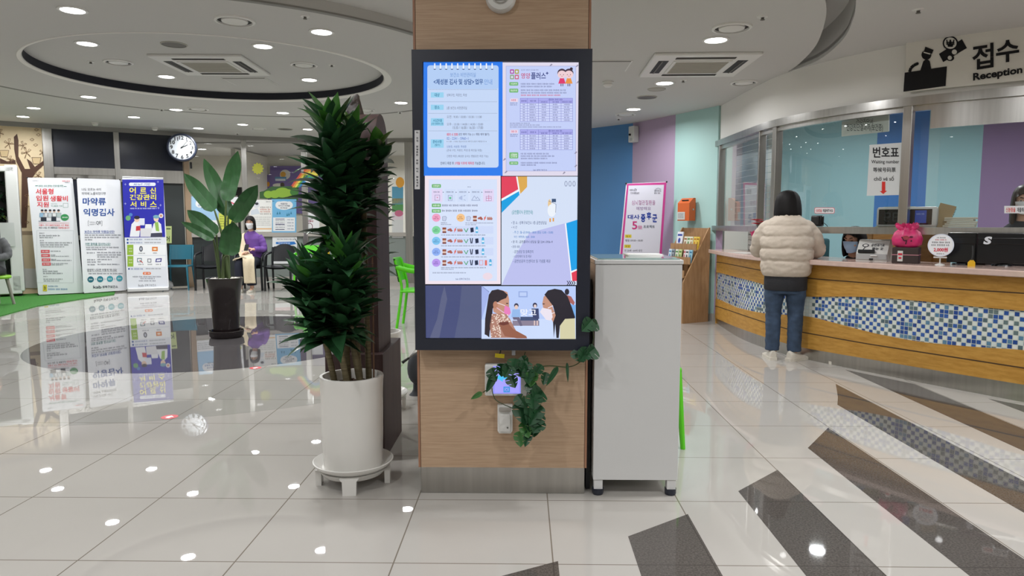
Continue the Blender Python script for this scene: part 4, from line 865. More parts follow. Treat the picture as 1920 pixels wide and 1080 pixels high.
# ---- bird-of-paradise in a black pot on the dark circle
M_bop = mat('broad_leaf_green', (46, 90, 48), .36, noise_amt=.25, noise_scale=5, stretch=(6, 6, 1)); M_pet = mat('green_stalk', (92, 110, 68), .5); M_bpot = mat('glossy_black_pot', (38, 32, 32), .12, spec=.6)
pc = Vector((-3.29, 7.56, 0)); t = thing('black_planter', 'tall glossy black pot on a dark saucer in the middle of the dark floor circle', 'planter', pc)
b = MB(); b.lathe([(0, .03), (.13, .03), (.136, .05), (.146, .3), (.168, .52), (.192, .648), (.192, .66), (.178, .66), (.168, .62), (.15, .5)], n=40, cap0=False, cap1=False); b.build('pot', M_bpot, t, smooth=35)
b = MB(); b.lathe([(0, 0), (.16, 0), (.178, .02), (.186, .075), (.18, .08), (.168, .03), (0, .028)], n=40, cap0=False, cap1=False); b.build('saucer', M_bpot, t, smooth=35)
b = MB(); b.lathe([(.172, .63), (.1, .637), (0, .64)], n=30, cap0=False); b.build('soil', M_soil, t)
b = MB(); rnd = random.Random(8)
for i in range(60):
    a, r = rnd.uniform(0, 6.28), .155*math.sqrt(rnd.random()); b.ell((r*math.cos(a), r*math.sin(a), .647), (rnd.uniform(.01, .02), rnd.uniform(.01, .018), .011), 7, 5)
b.build('white_pebbles', mat('white_pebble', (224, 220, 212), .6), t)
pl_ = thing('bird_of_paradise_plant', 'broad-leaved green plant on long stalks in the glossy black pot', 'plant', pc+Vector((0, 0, .645)))
def bleaf(base, attach, tip, wd, yb, ya, yt, cup=.12):
    B_, A_, T2 = Vector(base), A(*attach, ya), A(*tip, yt)
    mid = (B_+A_)/2+Vector(((A_-B_).x*-.12, 0, .08)); g = MB(); g.tube(spline([B_, mid, A_], 8), [.019-.010*i/16 for i in range(17)], 8)
    o = g.build('leaf_stalk', M_pet, pl_, True, smooth=60)
    ax = (T2-A_); L = ax.length; d = ax.normalized(); view = Vector((A_.x, A_.y, 0)).normalized(); side = d.cross(view).normalized(); nr = side.cross(d).normalized(); rows = []; n = 14
    for i in range(n+1):
        t_ = i/n; w2 = wd/2*(min(1, (t_+.04)/.16)**.6*(1-max(0, (t_-.5)/.5)**2.4) if t_ < .999 else .01); w2 = max(w2, .002)
        bow = nr*(.10*L*math.sin(PI*t_)); c = A_+ax*t_+bow
        rows.append([c+side*w2*k+nr*(-abs(k)*cup*w2*1.6+.006*math.sin(i*2.1+k*3)*abs(k)) for k in (-1, -.66, -.33, -.04, 0, .04, .33, .66, 1)])
    g = MB(); g.grid(rows); g.build('leaf_blade', M_bop, pl_, True, smooth=70)
b0 = pc+Vector((0, 0, .64))
for k, (att, tip, wd, ys) in enumerate([((402, 394), (345, 325), .165, (7.5, 7.5)), ((428, 404), (382, 297), .165, (7.58, 7.62)), ((424, 376), (446, 283), .16, (7.52, 7.55)), ((436, 414), (483, 347), .175, (7.48, 7.4)), ((406, 440), (351, 394), .165, (7.4, 7.36)), ((400, 448), (340, 416), .10, (7.3, 7.25)), ((428, 478), (438, 416), .21, (7.34, 7.3))]):
    a = k*.8; bleaf(b0+Vector((.05*math.cos(a), .05*math.sin(a), 0)), att, tip, wd, 7.56, ys[0], ys[1])
# ---- round red floor stickers
for (px, py), r, lab in (((318, 782), .052, 'round red and white sticker on the floor near the white planter'), ((479, 690), .05, 'small red sticker at the edge of the dark floor circle')):
    q = P(px, py); t = thing('floor_sticker', lab, 'sticker', (q.x, q.y, .0013))
    b = MB(); b.lathe([(r, 0), (r, .0006), (0, .0006)], n=28); b.build('red_disc', mat('sticker_red', (206, 40, 52), .4), t)
    b = MB(); b.prism([(-.6*r, -.1*r), (0, .55*r), (.6*r, -.1*r), (.24*r, -.1*r), (.24*r, -.6*r), (-.24*r, -.6*r), (-.24*r, -.1*r)], Matrix.Translation((0, 0, .0005)), .0005); b.build('white_arrow', mat('sticker_white', (236, 236, 236), .4), t)
# ---------------------------------------------------------------- far left: turf, green wall, banners, clock, chairs, posters
M_turf = mat('artificial_turf', (58, 128, 44), .9, noise_amt=.35, noise_scale=60, bump=1.0); M_white = mat('white_powder_coat', (222, 224, 222), .4); M_blackp = mat('black_plastic', (26, 28, 32), .4)
b = MB(); pts = [P(-120, 622), P(0, 594), P(70, 575), P(150, 562), P(214, 553)]; poly = [(p.x, p.y) for p in pts]+[(-7.6, 12.75), (-8.4, 12.3), (-9.0, 11.9), (-10.4, 10.9)]
b.prism(poly[::-1] if False else poly, Matrix.Translation((0, 0, 0)), .014); o = b.build('artificial_turf', M_turf); tag(o, 'bright green artificial turf laid on the floor under the banners', 'turf mat')
# painted tree on the mural wall
nrm = (LW[2]-LW[1]); nrm = Vector((nrm.y, -nrm.x, 0)).normalized(); org = Vector((LW[1].x, LW[1].y, 1))+nrm*.006
p = PP(org, nrm, (0, 220, 1/3)); BR = (82, 56, 44)
p.poly([(120, 620), (122, 310), (92, 250), (80, 180), (78, 110), (96, 92), (104, 130), (104, 220), (140, 290), (170, 290), (150, 232), (176, 250), (196, 278), (256, 236), (258, 256), (206, 306), (176, 350), (160, 420), (150, 620)], BR, 0)
p.poly([(0, 230), (40, 248), (86, 240), (90, 262), (0, 260)], BR, 1)
for u, v, s in ((50, 150, 24), (150, 200, 26), (130, 160, 20), (240, 200, 16), (0, 90, 20), (60, 240, 18), (215, 330, 22)):
    for k in range(5):
        a = k*1.26+u; p.line([(u, v), (u+s*math.cos(a)-5, v+s*math.sin(a)*1.2), (u+s*1.1*math.cos(a+.3), v+s*1.3*math.sin(a+.3)), (u, v)], 2.2, (120, 90, 64), 2)
for u, v in ((180, 125), (205, 70), (216, 98), (200, 155), (150, 440), (152, 500), (152, 590)): p.line([(u-12, v), (u, v-7), (u+12, v), (u, v+8), (u-12, v)], 2.2, (120, 90, 64), 2)
for u, v in ((24, 200), (205, 240)): p.poly([(u-26, v-14), (u+26, v-14), (u+18, v+22), (u-18, v+22)], (206, 182, 140), 3); p.line([(u-26, v-14), (u+26, v-14), (u+18, v+22), (u-18, v+22), (u-26, v-14)], 2.5, BR, 4)
for v0, v1, c in ((640, 662, (150, 132, 110)), (662, 850, (206, 190, 158)), (850, 960, (206, 204, 200))): p.rect(120, v0, 262, v1, c, 5)
o = p.build('tree_mural', M_ink); tag(o, 'brown tree with leaf outlines painted on the beige wall', 'mural')
# vertical garden
vd = (LW[2]-LW[1]).normalized(); vz = math.atan2(vd.y, vd.x); vo = P(48, 556); c0 = Vector((vo.x-.55*vd.x-.0*vd.y, vo.y-.55*vd.y, .0145))
vg = thing('vertical_garden', 'white upright frame filled with dark leafy plants on the turf', 'plant wall', c0, vz)
hh = ZY(309, vo.y)-.03
for x, w_ in ((.46, .18), (-.52, .1)):
    b = MB(); b.box((x, .12, hh/2+.05), (w_, .3, hh-.06), bev=.02); b.build('side_panel', M_white, vg)
b = MB(); b.box((-.03, .12, hh-.05), (1.08, .3, .09), bev=.015); b.build('top_panel', M_white, vg)
b = MB(); b.box((-.03, .12, .2), (1.08, .3, .32), bev=.015); b.build('base_panel', M_white, vg)
b = MB(); b.box((-.03, .2, hh/2+.1), (.95, .1, hh-.4)); b.build('planting_board', M_dk, vg)
for x in (-.45, .48):
    b = MB(); b.cyl((x, .05, .02), (x, .1, .02), .03, .03, 14); b.build('caster', M_blackp, vg)
for i in range(7):
    b = MB(); rnd = random.Random(i+20)
    for k in range(60):
        z = .42+(hh-.6)*(i+rnd.random())/7; x = rnd.uniform(-.42, .34); a = rnd.uniform(-1.2, 1.2); d = Vector((math.sin(a), -rnd.uniform(.4, .9), rnd.uniform(-.5, .5)))
        strap(b, (x, .14, z), d, rnd.uniform(.1, .19), rnd.uniform(.05, .08), .12, rnd, 1 if i in (2, 4) and rnd.random() < .4 else 0)
    b.build('plant_tuft', [mat('wall_plant_green', (30, 58, 36), .4), mat('wall_plant_light', (110, 140, 60), .4)], vg, smooth=60)
q = Vector((.44, -.045, 1.2)); t = thing('hanging_notice', 'creased white notice sheet hanging on the white plant wall', 'notice', c0+Matrix.Rotation(vz, 3, 'Z') @ Vector((.36, -.06, 1.05)), vz)
b = MB(); b.grid([[Vector((x, -.012*math.sin(x*14+z*4), z)) for x in (-.1, -.03, .04, .1)] for z in (-.2, -.06, .06, .2)]); b.build('sheet', mat('notice_paper', (206, 210, 208), .6), t, smooth=60)
b = MB(); b.cyl((0, -.0, .2), (0, .01, .3), .003, n=6); b.build('string', M_sp, t)
# green stool and its sitter at the very edge
M_lime = mat('lime_green_seat', (132, 190, 40), .4)
qs = P(8, 575); t = thing('green_stool', 'round lime green stool with grey tapered legs at the left edge', 'stool', (qs.x-.17, qs.y+.1, .0145))
b = MB(); b.lathe([(0, .40), (.17, .40), (.19, .41), (.195, .43), (.18, .45), (0, .455)], n=32, cap0=False, cap1=False); b.build('seat', M_lime, t, smooth=35)
for i in range(4):
    a = i*PI/2+.6; b = MB(); b.cyl((.13*math.cos(a), .13*math.sin(a), .40), (.2*math.cos(a), .2*math.sin(a), 0), .026, .02, 12); b.build('leg', mat('grey_wood', (150, 146, 138), .5), t)
STOOL = (qs.x-.17, qs.y+.1)

# ---- banners
def banner(name, lab, bl, br, tl, tr, kind, draw, crop):
    """upright banner whose foot corners are seen at bl and br"""
    p0_, p1_ = P(*bl), P(*br); d = (p1_-p0_); d.z = 0; Wd = d.length; d.normalize(); n = Vector((d.y, -d.x, 0))
    t = thing(name, lab, 'banner', (p0_+p1_)/2+Vector((0, 0, .0145)), math.atan2(d.y, d.x))
    # height from the top left corner on the upright plane through the foot line
    def hit(px, py):
        a, b_ = ray(px, py); v = Vector((a, 1, b_)); c = Vector((0, 0, CAM_H)); return c+v*((p0_-c).dot(n)/v.dot(n))
    q = [hit(*bl), hit(*br), hit(*tr), hit(*tl)]; q = [v-n*.001 for v in q]
    z0 = .03
    b = MB(); a_ = [Vector((v.x, v.y, max(v.z, z0))) for v in q]; b.add(a_+[v-n*.004 for v in a_], [[0, 1, 2, 3], [7, 6, 5, 4], [0, 4, 5, 1], [1, 5, 6, 2], [2, 6, 7, 3], [3, 7, 4, 0]]); b.build('sheet', mat('banner_vinyl', (238, 240, 246), .45), t, True)
    pr = PP(p0_+n*.0012, n, crop); draw(pr); pr.build('printing', M_inkg, t, True)
    if kind == 'x':
        ctr = sum(a_, Vector())/4-n*.06
        for v in a_:
            b = MB(); b.tube([v-n*.004, (v+ctr)/2-n*.02, ctr], .006, 6); b.build('spring_arm', M_dk, t, True); b = MB(); b.ell(v, (.012, .012, .012), 8, 6); b.build('corner_clip', M_dk, t, True)
        for s in (a_[0], a_[1]):
            b = MB(); f_ = Vector((s.x, s.y, .022))-n*.012; b.tube([ctr, ctr.lerp(f_, .6)-n*.03, f_], .008, 6); b.build('foot', M_sp, t, True)
    else:
        b = MB(); c = (p0_+p1_)/2-n*.02; b.box((c.x, c.y, .053), (Wd*1.0, .14, .075), math.atan2(d.y, d.x), bev=.02); b.build('roller_base', M_alu2, t, True)
        b = MB(); b.cyl(q[3]+Vector((0, 0, .006)), q[2]+Vector((0, 0, .006)), .012, n=10); b.build('top_rail', M_alu2, t, True)
        b = MB(); b.cyl(c-n*.05+Vector((0, 0, .06)), (q[2]+q[3])/2-n*.03, .008, n=8); b.build('support_pole', M_alu2, t, True)
    return t
M_alu2 = mat('pale_aluminium', (214, 216, 218), .35, .4)
RED, NAVY, GR, TE = (226, 72, 82), (40, 82, 160), (74, 78, 90), (52, 128, 112)
cr = (0, 300, 340/1412)
def b1(p):
    p.text(250, 158, 300, 166, '서울특별시', GR); p.greek(484, 160, 546, 168, RED, 2); p.greek(506, 172, 544, 178, GR, 2)
    p.text(300, 194, 492, 210, '아파도 쉬지 못하는 근로자를 위한', TE, .01); p.rect(274, 198, 294, 203, TE, 2); p.rect(496, 204, 518, 208, TE, 2)
    p.text(278, 222, 416, 268, '서울형', RED, .022); p.text(282, 276, 376, 318, '입원', RED, .022); p.text(390, 278, 528, 322, '생활비', RED, .022); p.text(288, 326, 380, 368, '지원', RED, .022)
    p.text(396, 338, 444, 346, '하루 최대', TE); p.text(398, 352, 486, 364, '91,480원 지원', TE); p.frame(492, 336, 530, 370, 2, (110, 150, 140), 2)
    for i, (u, c) in enumerate(((318, (150, 190, 220)), (346, (224, 226, 232)), (380, (206, 214, 220)), (412, (235, 236, 238)), (446, (190, 206, 206)))):
        p.ellp(u+10, 398, 10, 12, (222, 190, 170), 3, 12); p.ellp(u+10, 392, 11, 8, (56, 56, 66), 4, 12); p.poly([(u-10, 412), (u+30, 412), (u+32, 446), (u-12, 446)], c, 3); p.frame(u-10, 412, u+30, 446, 1.6, (120, 126, 136), 4)
    p.rect(318, 446, 362, 476, (52, 58, 70), 3); p.rect(400, 440, 438, 476, (46, 54, 66), 3); p.rect(300, 474, 470, 478, (110, 116, 126), 3); p.ellp(504, 447, 32, 26, (60, 150, 90), 3); p.greek(484, 442, 526, 452, (230, 244, 236), 4)
    p.rect(300, 490, 540, 492, RED, 2); p.text(302, 500, 536, 516, '서울시, 국가 일반건강검진 시간 확보!', RED, .01); p.text(302, 520, 448, 536, '최대 14일, 연 생활임금', GR, .01); p.text(452, 520, 540, 536, '지원해드립니다', RED, .01)
    p.frame(286, 548, 572, 956, 1.5, (180, 184, 192), 2)
    for v0, v1, u0, u1 in ((566, 574, 306, 348), (584, 594, 306, 470), (600, 608, 308, 412), (624, 632, 310, 350), (640, 650, 312, 556), (656, 666, 314, 536), (672, 680, 318, 500), (706, 714, 394, 476), (736, 744, 396, 436), (746, 753, 398, 536), (770, 778, 398, 440), (778, 786, 400, 562), (802, 810, 400, 528), (812, 820, 402, 490), (848, 856, 332, 366), (862, 872, 334, 452), (878, 888, 336, 490), (904, 911, 338, 374), (924, 932, 338, 492), (938, 946, 340, 470)):
        p.greek(u0, v0, u1, v1, (88, 92, 104), 2)
    for v in (700, 732, 766, 798): p.rect(318+(v-700)*.1, v, 386+(v-700)*.1, v+24, (222, 90, 100), 2); p.greek(328+(v-700)*.1, v+7, 376+(v-700)*.1, v+17, (250, 236, 238), 3)
    p.rect(334, 972, 366, 1022, (222, 206, 70), 2); p.greek(342, 986, 360, 1008, (70, 76, 60), 3); p.greek(376, 978, 460, 988, (72, 130, 170), 2); p.greek(376, 1000, 524, 1012, (90, 140, 190), 2)
def b2(p):
    p.text(636, 218, 786, 240, '나도 모르는 사이', GR); p.text(638, 250, 822, 272, '마약에 노출되었다면', GR); p.text(644, 294, 824, 352, '마약류', NAVY, .022); p.text(650, 378, 892, 436, '익명검사', NAVY, .022)
    for u in (686, 794): p.line([(u+(6 if u < 700 else -6), 474), (u, 474), (u, 512), (u+(6 if u < 700 else -6), 512)], 2, GR, 2)
    p.text(696, 480, 742, 490, '익명검사', GR); p.text(696, 496, 742, 506, '신청하기', GR); p.text(748, 476, 788, 506, 'QR', (90, 94, 104))
    p.text(658, 548, 892, 568, '보건소 마약류 익명검사란?', NAVY, .01); p.text(664, 644, 860, 664, '어떤 항목을 검사하나요?', (60, 130, 130), .01); p.text(678, 846, 910, 866, '양성이 나오면 어떻게 하나요?', GR, .01)
    p.rect(656, 570, 892, 572, NAVY, 2); p.rect(664, 666, 860, 668, TE, 2); p.rect(680, 868, 912, 870, GR, 2)
    for v0, u0, u1 in ((580, 660, 942), (598, 660, 930), (616, 662, 720), (676, 670, 934), (692, 672, 832), (718, 676, 740), (716, 756, 948), (734, 756, 942), (750, 758, 922), (772, 678, 742), (770, 758, 872), (790, 680, 744), (788, 760, 786), (810, 682, 744), (808, 760, 936), (880, 690, 960)): p.greek(u0, v0, u1, v0+10, (84, 88, 104), 2)
    for u, v, c in ((706, 930, (40, 110, 130)), (780, 928, (50, 130, 150)), (856, 926, (70, 160, 176)), (930, 922, (80, 170, 186))): p.ellp(u, v, 25, 24, c, 2); p.greek(u-14, v-5, u+14, v+6, (226, 240, 242), 3)
    for u in (744, 818, 894): p.line([(u-4, 920), (u+2, 927), (u-4, 934)], 3, (120, 170, 180), 2)
    p.text(726, 978, 790, 1000, 'ksb', (70, 76, 90), .02); p.text(796, 976, 918, 998, '성북구보건소', (70, 76, 90), .02)
def b3(p):
    p.poly([(952, 152), (1272, 152), (1286, 604), (970, 604)], (46, 48, 172), 1); p.rrect(1004, 176, 1212, 202, 12, (226, 230, 246), 2); p.text(1040, 180, 1170, 198, 'AI·IoT 기반', NAVY, .01)
    YL = (238, 228, 76); p.text(1008, 212, 1058, 262, '어', YL, .022); p.text(1090, 214, 1140, 262, '르', YL, .022); p.text(1168, 214, 1214, 262, '신', YL, .022); p.text(1010, 268, 1216, 312, '건강관리', YL, .022); p.text(1014, 322, 1062, 366, '서', YL, .022); p.text(1096, 322, 1138, 366, '비', YL, .022); p.text(1168, 322, 1220, 366, '스', YL, .022)
    p.greek(1014, 373, 1220, 382, (220, 224, 246), 3)
    for u, v in ((976, 190), (1230, 170), (976, 340), (1250, 352), (1234, 374)): p.line([(u-8, v), (u+8, v)], 2, (210, 214, 246), 2); p.line([(u, v-9), (u, v+9)], 2, (210, 214, 246), 2)
    WH = (236, 238, 244)
    p.poly([(1010, 598), (1024, 500), (1052, 470), (1086, 476), (1092, 520), (1084, 598)], WH, 3); p.ellp(1066, 462, 20, 22, (236, 202, 180), 4); p.ellp(1066, 448, 22, 14, (44, 40, 60), 5); p.rect(1078, 454, 1126, 508, (226, 230, 244), 4); p.poly([(1060, 516), (1092, 512), (1094, 548), (1058, 552)], (200, 60, 70), 5)
    p.rect(1092, 532, 1196, 598, (222, 222, 228), 2); p.poly([(1132, 500), (1180, 500), (1184, 532), (1128, 532)], WH, 3)
    p.poly([(1176, 570), (1196, 496), (1226, 474), (1254, 500), (1262, 570)], WH, 3); p.poly([(1204, 486), (1232, 482), (1240, 556), (1214, 552)], (150, 190, 90), 4); p.ellp(1216, 456, 20, 24, (236, 206, 186), 4); p.ellp(1216, 442, 24, 14, (120, 170, 190), 5); p.poly([(1176, 570), (1262, 566), (1264, 600), (1172, 600)], (70, 70, 90), 4)
    p.ellp(998, 452, 20, 20, (110, 170, 120), 3); p.ellp(1018, 426, 14, 13, (80, 130, 200), 3); p.ellp(1254, 434, 18, 18, (230, 226, 226), 3); p.ellp(1254, 434, 10, 9, (206, 150, 120), 4)
    p.poly([(970, 604), (1286, 600), (1304, 1000), (990, 1006)], (228, 232, 240), 1)
    for v in (620, 645): p.ellp(994, v, 8, 8, NAVY, 2, 10); p.greek(1010, v-6, 1114, v+4, NAVY, 2); p.greek(1126, v-6, 1254, v+2, GR, 2)
    for v0, v1 in ((660, 740), (748, 830)): p.rect(1040, v0, 1290, v1, (244, 246, 250), 2); p.rect(990+(v0-660)*.03, v0, 1038, v1, (150, 186, 62), 2); p.greek(1004, v0+24, 1028, v0+34, (230, 240, 210), 3); p.greek(1004, v0+46, 1028, v0+56, (230, 240, 210), 3)
    p.ellp(1098, 692, 14, 22, (70, 74, 84), 3); p.ellp(1098, 692, 7, 13, (190, 196, 210), 4); p.rect(1184, 676, 1228, 710, (222, 130, 60), 3); p.rect(1194, 686, 1218, 700, (250, 226, 200), 4); p.greek(1078, 722, 1130, 731, GR, 3); p.greek(1192, 720, 1224, 729, GR, 3)
    p.frame(1068, 764, 1104, 796, 5, (70, 110, 120), 3); p.line([(1086, 780), (1112, 800)], 6, (200, 60, 60), 4); p.frame(1148, 768, 1178, 798, 5, (110, 116, 126), 3); p.poly([(1214, 768), (1260, 764), (1256, 794), (1210, 796)], (60, 60, 140), 3); p.poly([(1222, 774), (1252, 772), (1248, 788), (1218, 790)], (230, 232, 244), 4)
    for u in (1078, 1150, 1214): p.greek(u, 808, u+38, 818, GR, 3)
    p.ellp(1004, 848, 7, 7, NAVY, 2, 10); p.greek(1018, 842, 1126, 854, NAVY, 2); p.greek(1136, 842, 1254, 850, GR, 2)
    p.rrect(1112, 872, 1176, 894, 10, (226, 120, 70), 2); p.text(1122, 876, 1166, 890, '문 의', WH, .01); p.greek(1034, 904, 1256, 914, (70, 76, 100), 2); p.greek(1094, 918, 1210, 928, (70, 76, 100), 2); p.greek(1082, 936, 1212, 946, (70, 76, 100), 2)
    p.text(1078, 968, 1120, 986, 'ksb', (120, 124, 134), .01); p.text(1126, 966, 1216, 984, '성북구보건소', (120, 124, 134), .01)
banner('x_banner', 'leaning white banner with big red lettering on the turf, first from the left', (72, 556), (157, 552), (51, 333), (136, 334), 'x', b1, cr)
banner('x_banner', 'leaning white banner with navy lettering, in the middle of three banners', (157, 553), (238, 547), (144, 334), (225, 337), 'x', b2, cr)
banner('roller_banner', 'roller banner with a blue upper half and yellow lettering, beside the teal chair', (239, 549), (317, 546), (229, 332), (306, 335), 'r', b3, cr)

# ---- wall clock
q = A(342, 277, 13.2); t = thing('wall_clock', 'round white wall clock with dark rim hanging high beside the dark doors', 'clock', q, math.atan2(LW[4].y-LW[3].y, LW[4].x-LW[3].x)*.5); Rx = Matrix.Rotation(PI/2, 4, 'X'); r = .262
b = MB(); b.lathe([(r*.9, 0), (r, .0), (r*1.02, .04), (r*.98, .075), (r*.9, .08), (r*.86, .06)], n=48, R=Rx, cap1=False); b.build('rim', mat('dark_clock_rim', (40, 46, 62), .3), t, smooth=35)
b = MB(); b.lathe([(r*.9, .055), (0, .056)], n=48, R=Rx, cap0=False); b.build('dial', mat('clock_dial', (196, 202, 208), .5), t)
b = MB()
for i in range(1, 13):
    a = PI/2-i*PI/6; vs, fs, x0, x1, y0, y1 = text_geo(str(i), .025); s = .068; cx, cz = r*.68*math.cos(a), r*.68*math.sin(a)
    b.add([(cx+(x-(x0+x1)/2)*s/.72, -.0585, cz+(y-(y0+y1)/2)*s/.72) for x, y in vs], fs)
for i in range(60):
    a = i*PI/30; b.box((r*.84*math.cos(a), -.0582, r*.84*math.sin(a)), (.012, .0012, .004 if i % 5 else .008), R=Matrix.Rotation(-a, 4, 'Y'))
b.build('numerals', M_dk, t)
for nm, a, L, w_ in (('hour_hand', math.radians(90-64), .13, .014), ('minute_hand', math.radians(90-40), .19, .009)):
    b = MB(); b.box((math.cos(a)*L*.4, -.063, math.sin(a)*L*.4), (L, .003, w_), R=Matrix.Rotation(-a, 4, 'Y')); b.build(nm, M_dk, t)
b = MB(); b.lathe([(.014, .06), (.014, .07), (0, .07)], n=14, R=Rx); b.build('hub', M_dk, t)
b = MB(); b.box((.12, .1, -.32), (.03, .06, .12)); b.build('hanging_bracket', M_dk, t)

# ---- chairs
def arm_chair(lab, loc, rz, m, leg):
    t = thing('arm_chair', lab, 'chair', loc, rz)
    b = MB(); rows = []
    for i in range(9):
        y = -.23+.46*i/8; rows.append([Vector((x*(1-.06*i/8), y, .45+.02*(x/.23)**2-(.03*(1-i/3) if i < 3 else 0)*.6)) for x in (-.235, -.15, -.05, .05, .15, .235)])
    b.grid(rows); b.grid([[v-Vector((0, 0, .028)) for v in r][::-1] for r in rows]); b.build('seat', m, t, smooth=50)
    b = MB(); rows = []
    for i in range(8):
        u = i/7; z = .53+.33*u; wd = .25*(1-.22*max(0, u-.45)/.55) if u < .98 else .16; rows.append([Vector((wd*math.sin(a), .20+.06*u+.05*math.cos(a)-.03, z+(-.03*(abs(a)/.9)**2 if u > .9 else 0))) for a in [-1.1+2.2*k/8 for k in range(9)]])
    b.grid(rows); b.grid([[v+Vector((0, .022, 0)) for v in r][::-1] for r in rows])
    for j in (0, -1): b.grid([rows[j], [v+Vector((0, .022, 0)) for v in rows[j]]])
    b.build('backrest', m, t, smooth=50)
    for s in (-1, 1):
        b = MB(); b.tube(spline([(s*.24, -.20, .0), (s*.235, -.2, .42), (s*.245, -.17, .63), (s*.25, 0, .675), (s*.235, .2, .70)], 7), .022, 8); b.build('front_leg_and_arm', leg, t, smooth=60)
        b = MB(); b.tube(spline([(s*.225, .27, 0), (s*.21, .2, .42), (s*.215, .215, .62), (s*.21, .25, .8)], 6), .02, 8); b.build('rear_leg', leg, t, smooth=60)
    b = MB(); b.tube([(-.23, -.19, .425), (.23, -.19, .425)], .013, 8); b.build('front_rail', leg, t); b = MB(); b.tube([(-.21, .2, .43), (.21, .2, .43)], .013, 8); b.build('rear_rail', leg, t)
    return t
M_seatb = mat('black_vinyl', (22, 23, 28), .35); M_teal = mat('teal_plastic', (44, 112, 132), .4); M_green = mat('bright_green_plastic', (92, 206, 30), .35)
ch = arm_chair('black arm chair beside the teal chair, behind the broad-leaved plant', (-5.92, 13.05, 0), .15, M_seatb, M_blackp)
SEATX = (-5.12, 12.98)
GCH = 'black arm chairs along the glass partition'
ch['group'] = GCH
dup(ch, (SEATX[0], SEATX[1], 0), .08, 'black arm chair under the seated woman in purple', GCH)
dup(ch, (-4.56, 12.95, 0), .05, 'empty black arm chair right of the seated woman in purple', GCH)
def side_chair(lab, loc, rz, m):
    t = thing('plastic_chair', lab, 'chair', loc, rz)
    b = MB(); b.box((0, 0, .445), (.44, .44, .03), bev=.014); b.build('seat', m, t, smooth=40)
    b = MB(); rows = [[Vector((x, .2+.07*u+.03*(1-(x/.22)**2), .5+.34*u)) for x in (-.22, -.14, -.05, .05, .14, .22)] for u in (0.18, .4, .6, .8, .97, 1.0)]
    b.grid(rows); b.grid([[v+Vector((0, .02, 0)) for v in r][::-1] for r in rows]); b.grid([rows[-1], [v+Vector((0, .02, 0)) for v in rows[-1]]]); b.grid([rows[0], [v+Vector((0, .02, 0)) for v in rows[0]]]); b.build('backrest', m, t, smooth=50)
    for sx in (-1, 1):
        b = MB(); b.cyl((sx*.2, -.2, .44), (sx*.225, -.23, 0), .02, .014, 10); b.build('front_leg', m, t)
        b = MB(); b.tube(spline([(sx*.225, .26, 0), (sx*.2, .2, .44), (sx*.205, .215, .6), (sx*.2, .27, .82)], 6), .017, 8); b.build('rear_leg', m, t, smooth=60)
    return t
side_chair('teal plastic chair between the blue banner and the black chair', (-6.55, 13.05, 0), .2, M_teal)
def green_chair(lab, loc, rz):
    t = side_chair(lab, loc, rz, M_green); t['group'] = 'bright green plastic chairs'
    for s in (-1, 1):
        b = MB(); b.tube(spline([(s*.21, .26, .74), (s*.235, .1, .70), (s*.24, -.12, .67), (s*.235, -.2, .6), (s*.215, -.2, .44)], 6), [(.03, .012)]*25, 8); b.build('armrest', M_green, t, smooth=60)
    return t
green_chair('bright green chair behind the left edge of the tall plant', (-3.96, 12.75, 0), 0)
q = P(742, 565); green_chair('bright green chair seen side-on between the dark stand and the screen', (-1.25, 8.4, 0), PI/2)
gc = side_chair('bright green chair hidden behind the tall white cabinet, only its corner showing', (.665, 4.02, 0), PI/2, M_green); gc['group'] = 'bright green plastic chairs'
# small yellow figure by the green chair
q = A(612, 468, 13.3); t = thing('yellow_sign_board', 'small yellow notice beside the green chair, behind the plant', 'notice', q); b = MB(); b.box((0, 0, 0), (.12, .02, .32), bev=.004); b.build('board', mat('yellow_board', (222, 180, 40), .5), t); b = MB(); b.cyl((0, 0, -.16), (0, 0, -q.z), .01, n=8); b.build('stand_pole', M_sp, t)

# ---- posters and cut-outs on the partition glass
def wall_n(px):
    for p, q in zip(LW, LW[1:]):
        a, _ = ray(px, 340)
        if (p.x-a*p.y)*(q.x-a*q.y) <= 0: d = (q-p).normalized(); return Vector((*on_line(p, q, px), 1.2)), Vector((d.y, -d.x, 0))
def on_glass(name, lab, cat, px, draw, off=.012, m=None, crop=(340, 250, 260/1276)):
    o, n = wall_n(px); p = PP(o+n*off, n, crop); draw(p); ob = p.build(name, m or M_ink); tag(ob, lab, cat); return ob
LB = (150, 196, 226); PW = (228, 230, 232)
def d1(p): p.rect(92, 580, 342, 800, (160, 196, 226), 0); p.rect(92, 800, 342, 905, PW, 0); p.ellp(210, 640, 78, 44, PW, 1); p.ellp(170, 650, 40, 34, PW, 1); p.text(172, 632, 236, 648, '환자중심', (60, 100, 150), .01); p.text(152, 654, 250, 672, '진료비 상담', (60, 110, 170), .02); p.greek(184, 678, 246, 690, GR, 2); [p.greek(104, 820+i*18, 320, 828+i*18, GR, 2, i) for i in range(4)]
on_glass('wall_poster', 'pale blue poster with a white cloud behind the broad-leaved plant', 'poster', 384, d1)
def d2(p): p.rect(446, 586, 522, 820, PW, 0); p.line([(450, 632), (486, 648)], 10, (220, 70, 100), 1); p.ellp(462, 676, 10, 16, (150, 150, 156), 1); p.ellp(462, 676, 6, 11, PW, 2); p.greek(452, 700, 512, 710, GR, 1)
on_glass('wall_poster', 'narrow white poster with a pink stroke, left of the partition post', 'poster', 438, d2)
def d3(p): p.poly([(344, 738), (452, 734), (512, 800), (500, 820), (350, 902)], (206, 214, 90), 0); [p.greek(356, 760+i*22, 440, 770+i*22, (90, 100, 60), 1, i) for i in range(5)]
on_glass('wall_poster', 'yellow green sheet showing between the plant stalks', 'poster', 425, d3, .02)
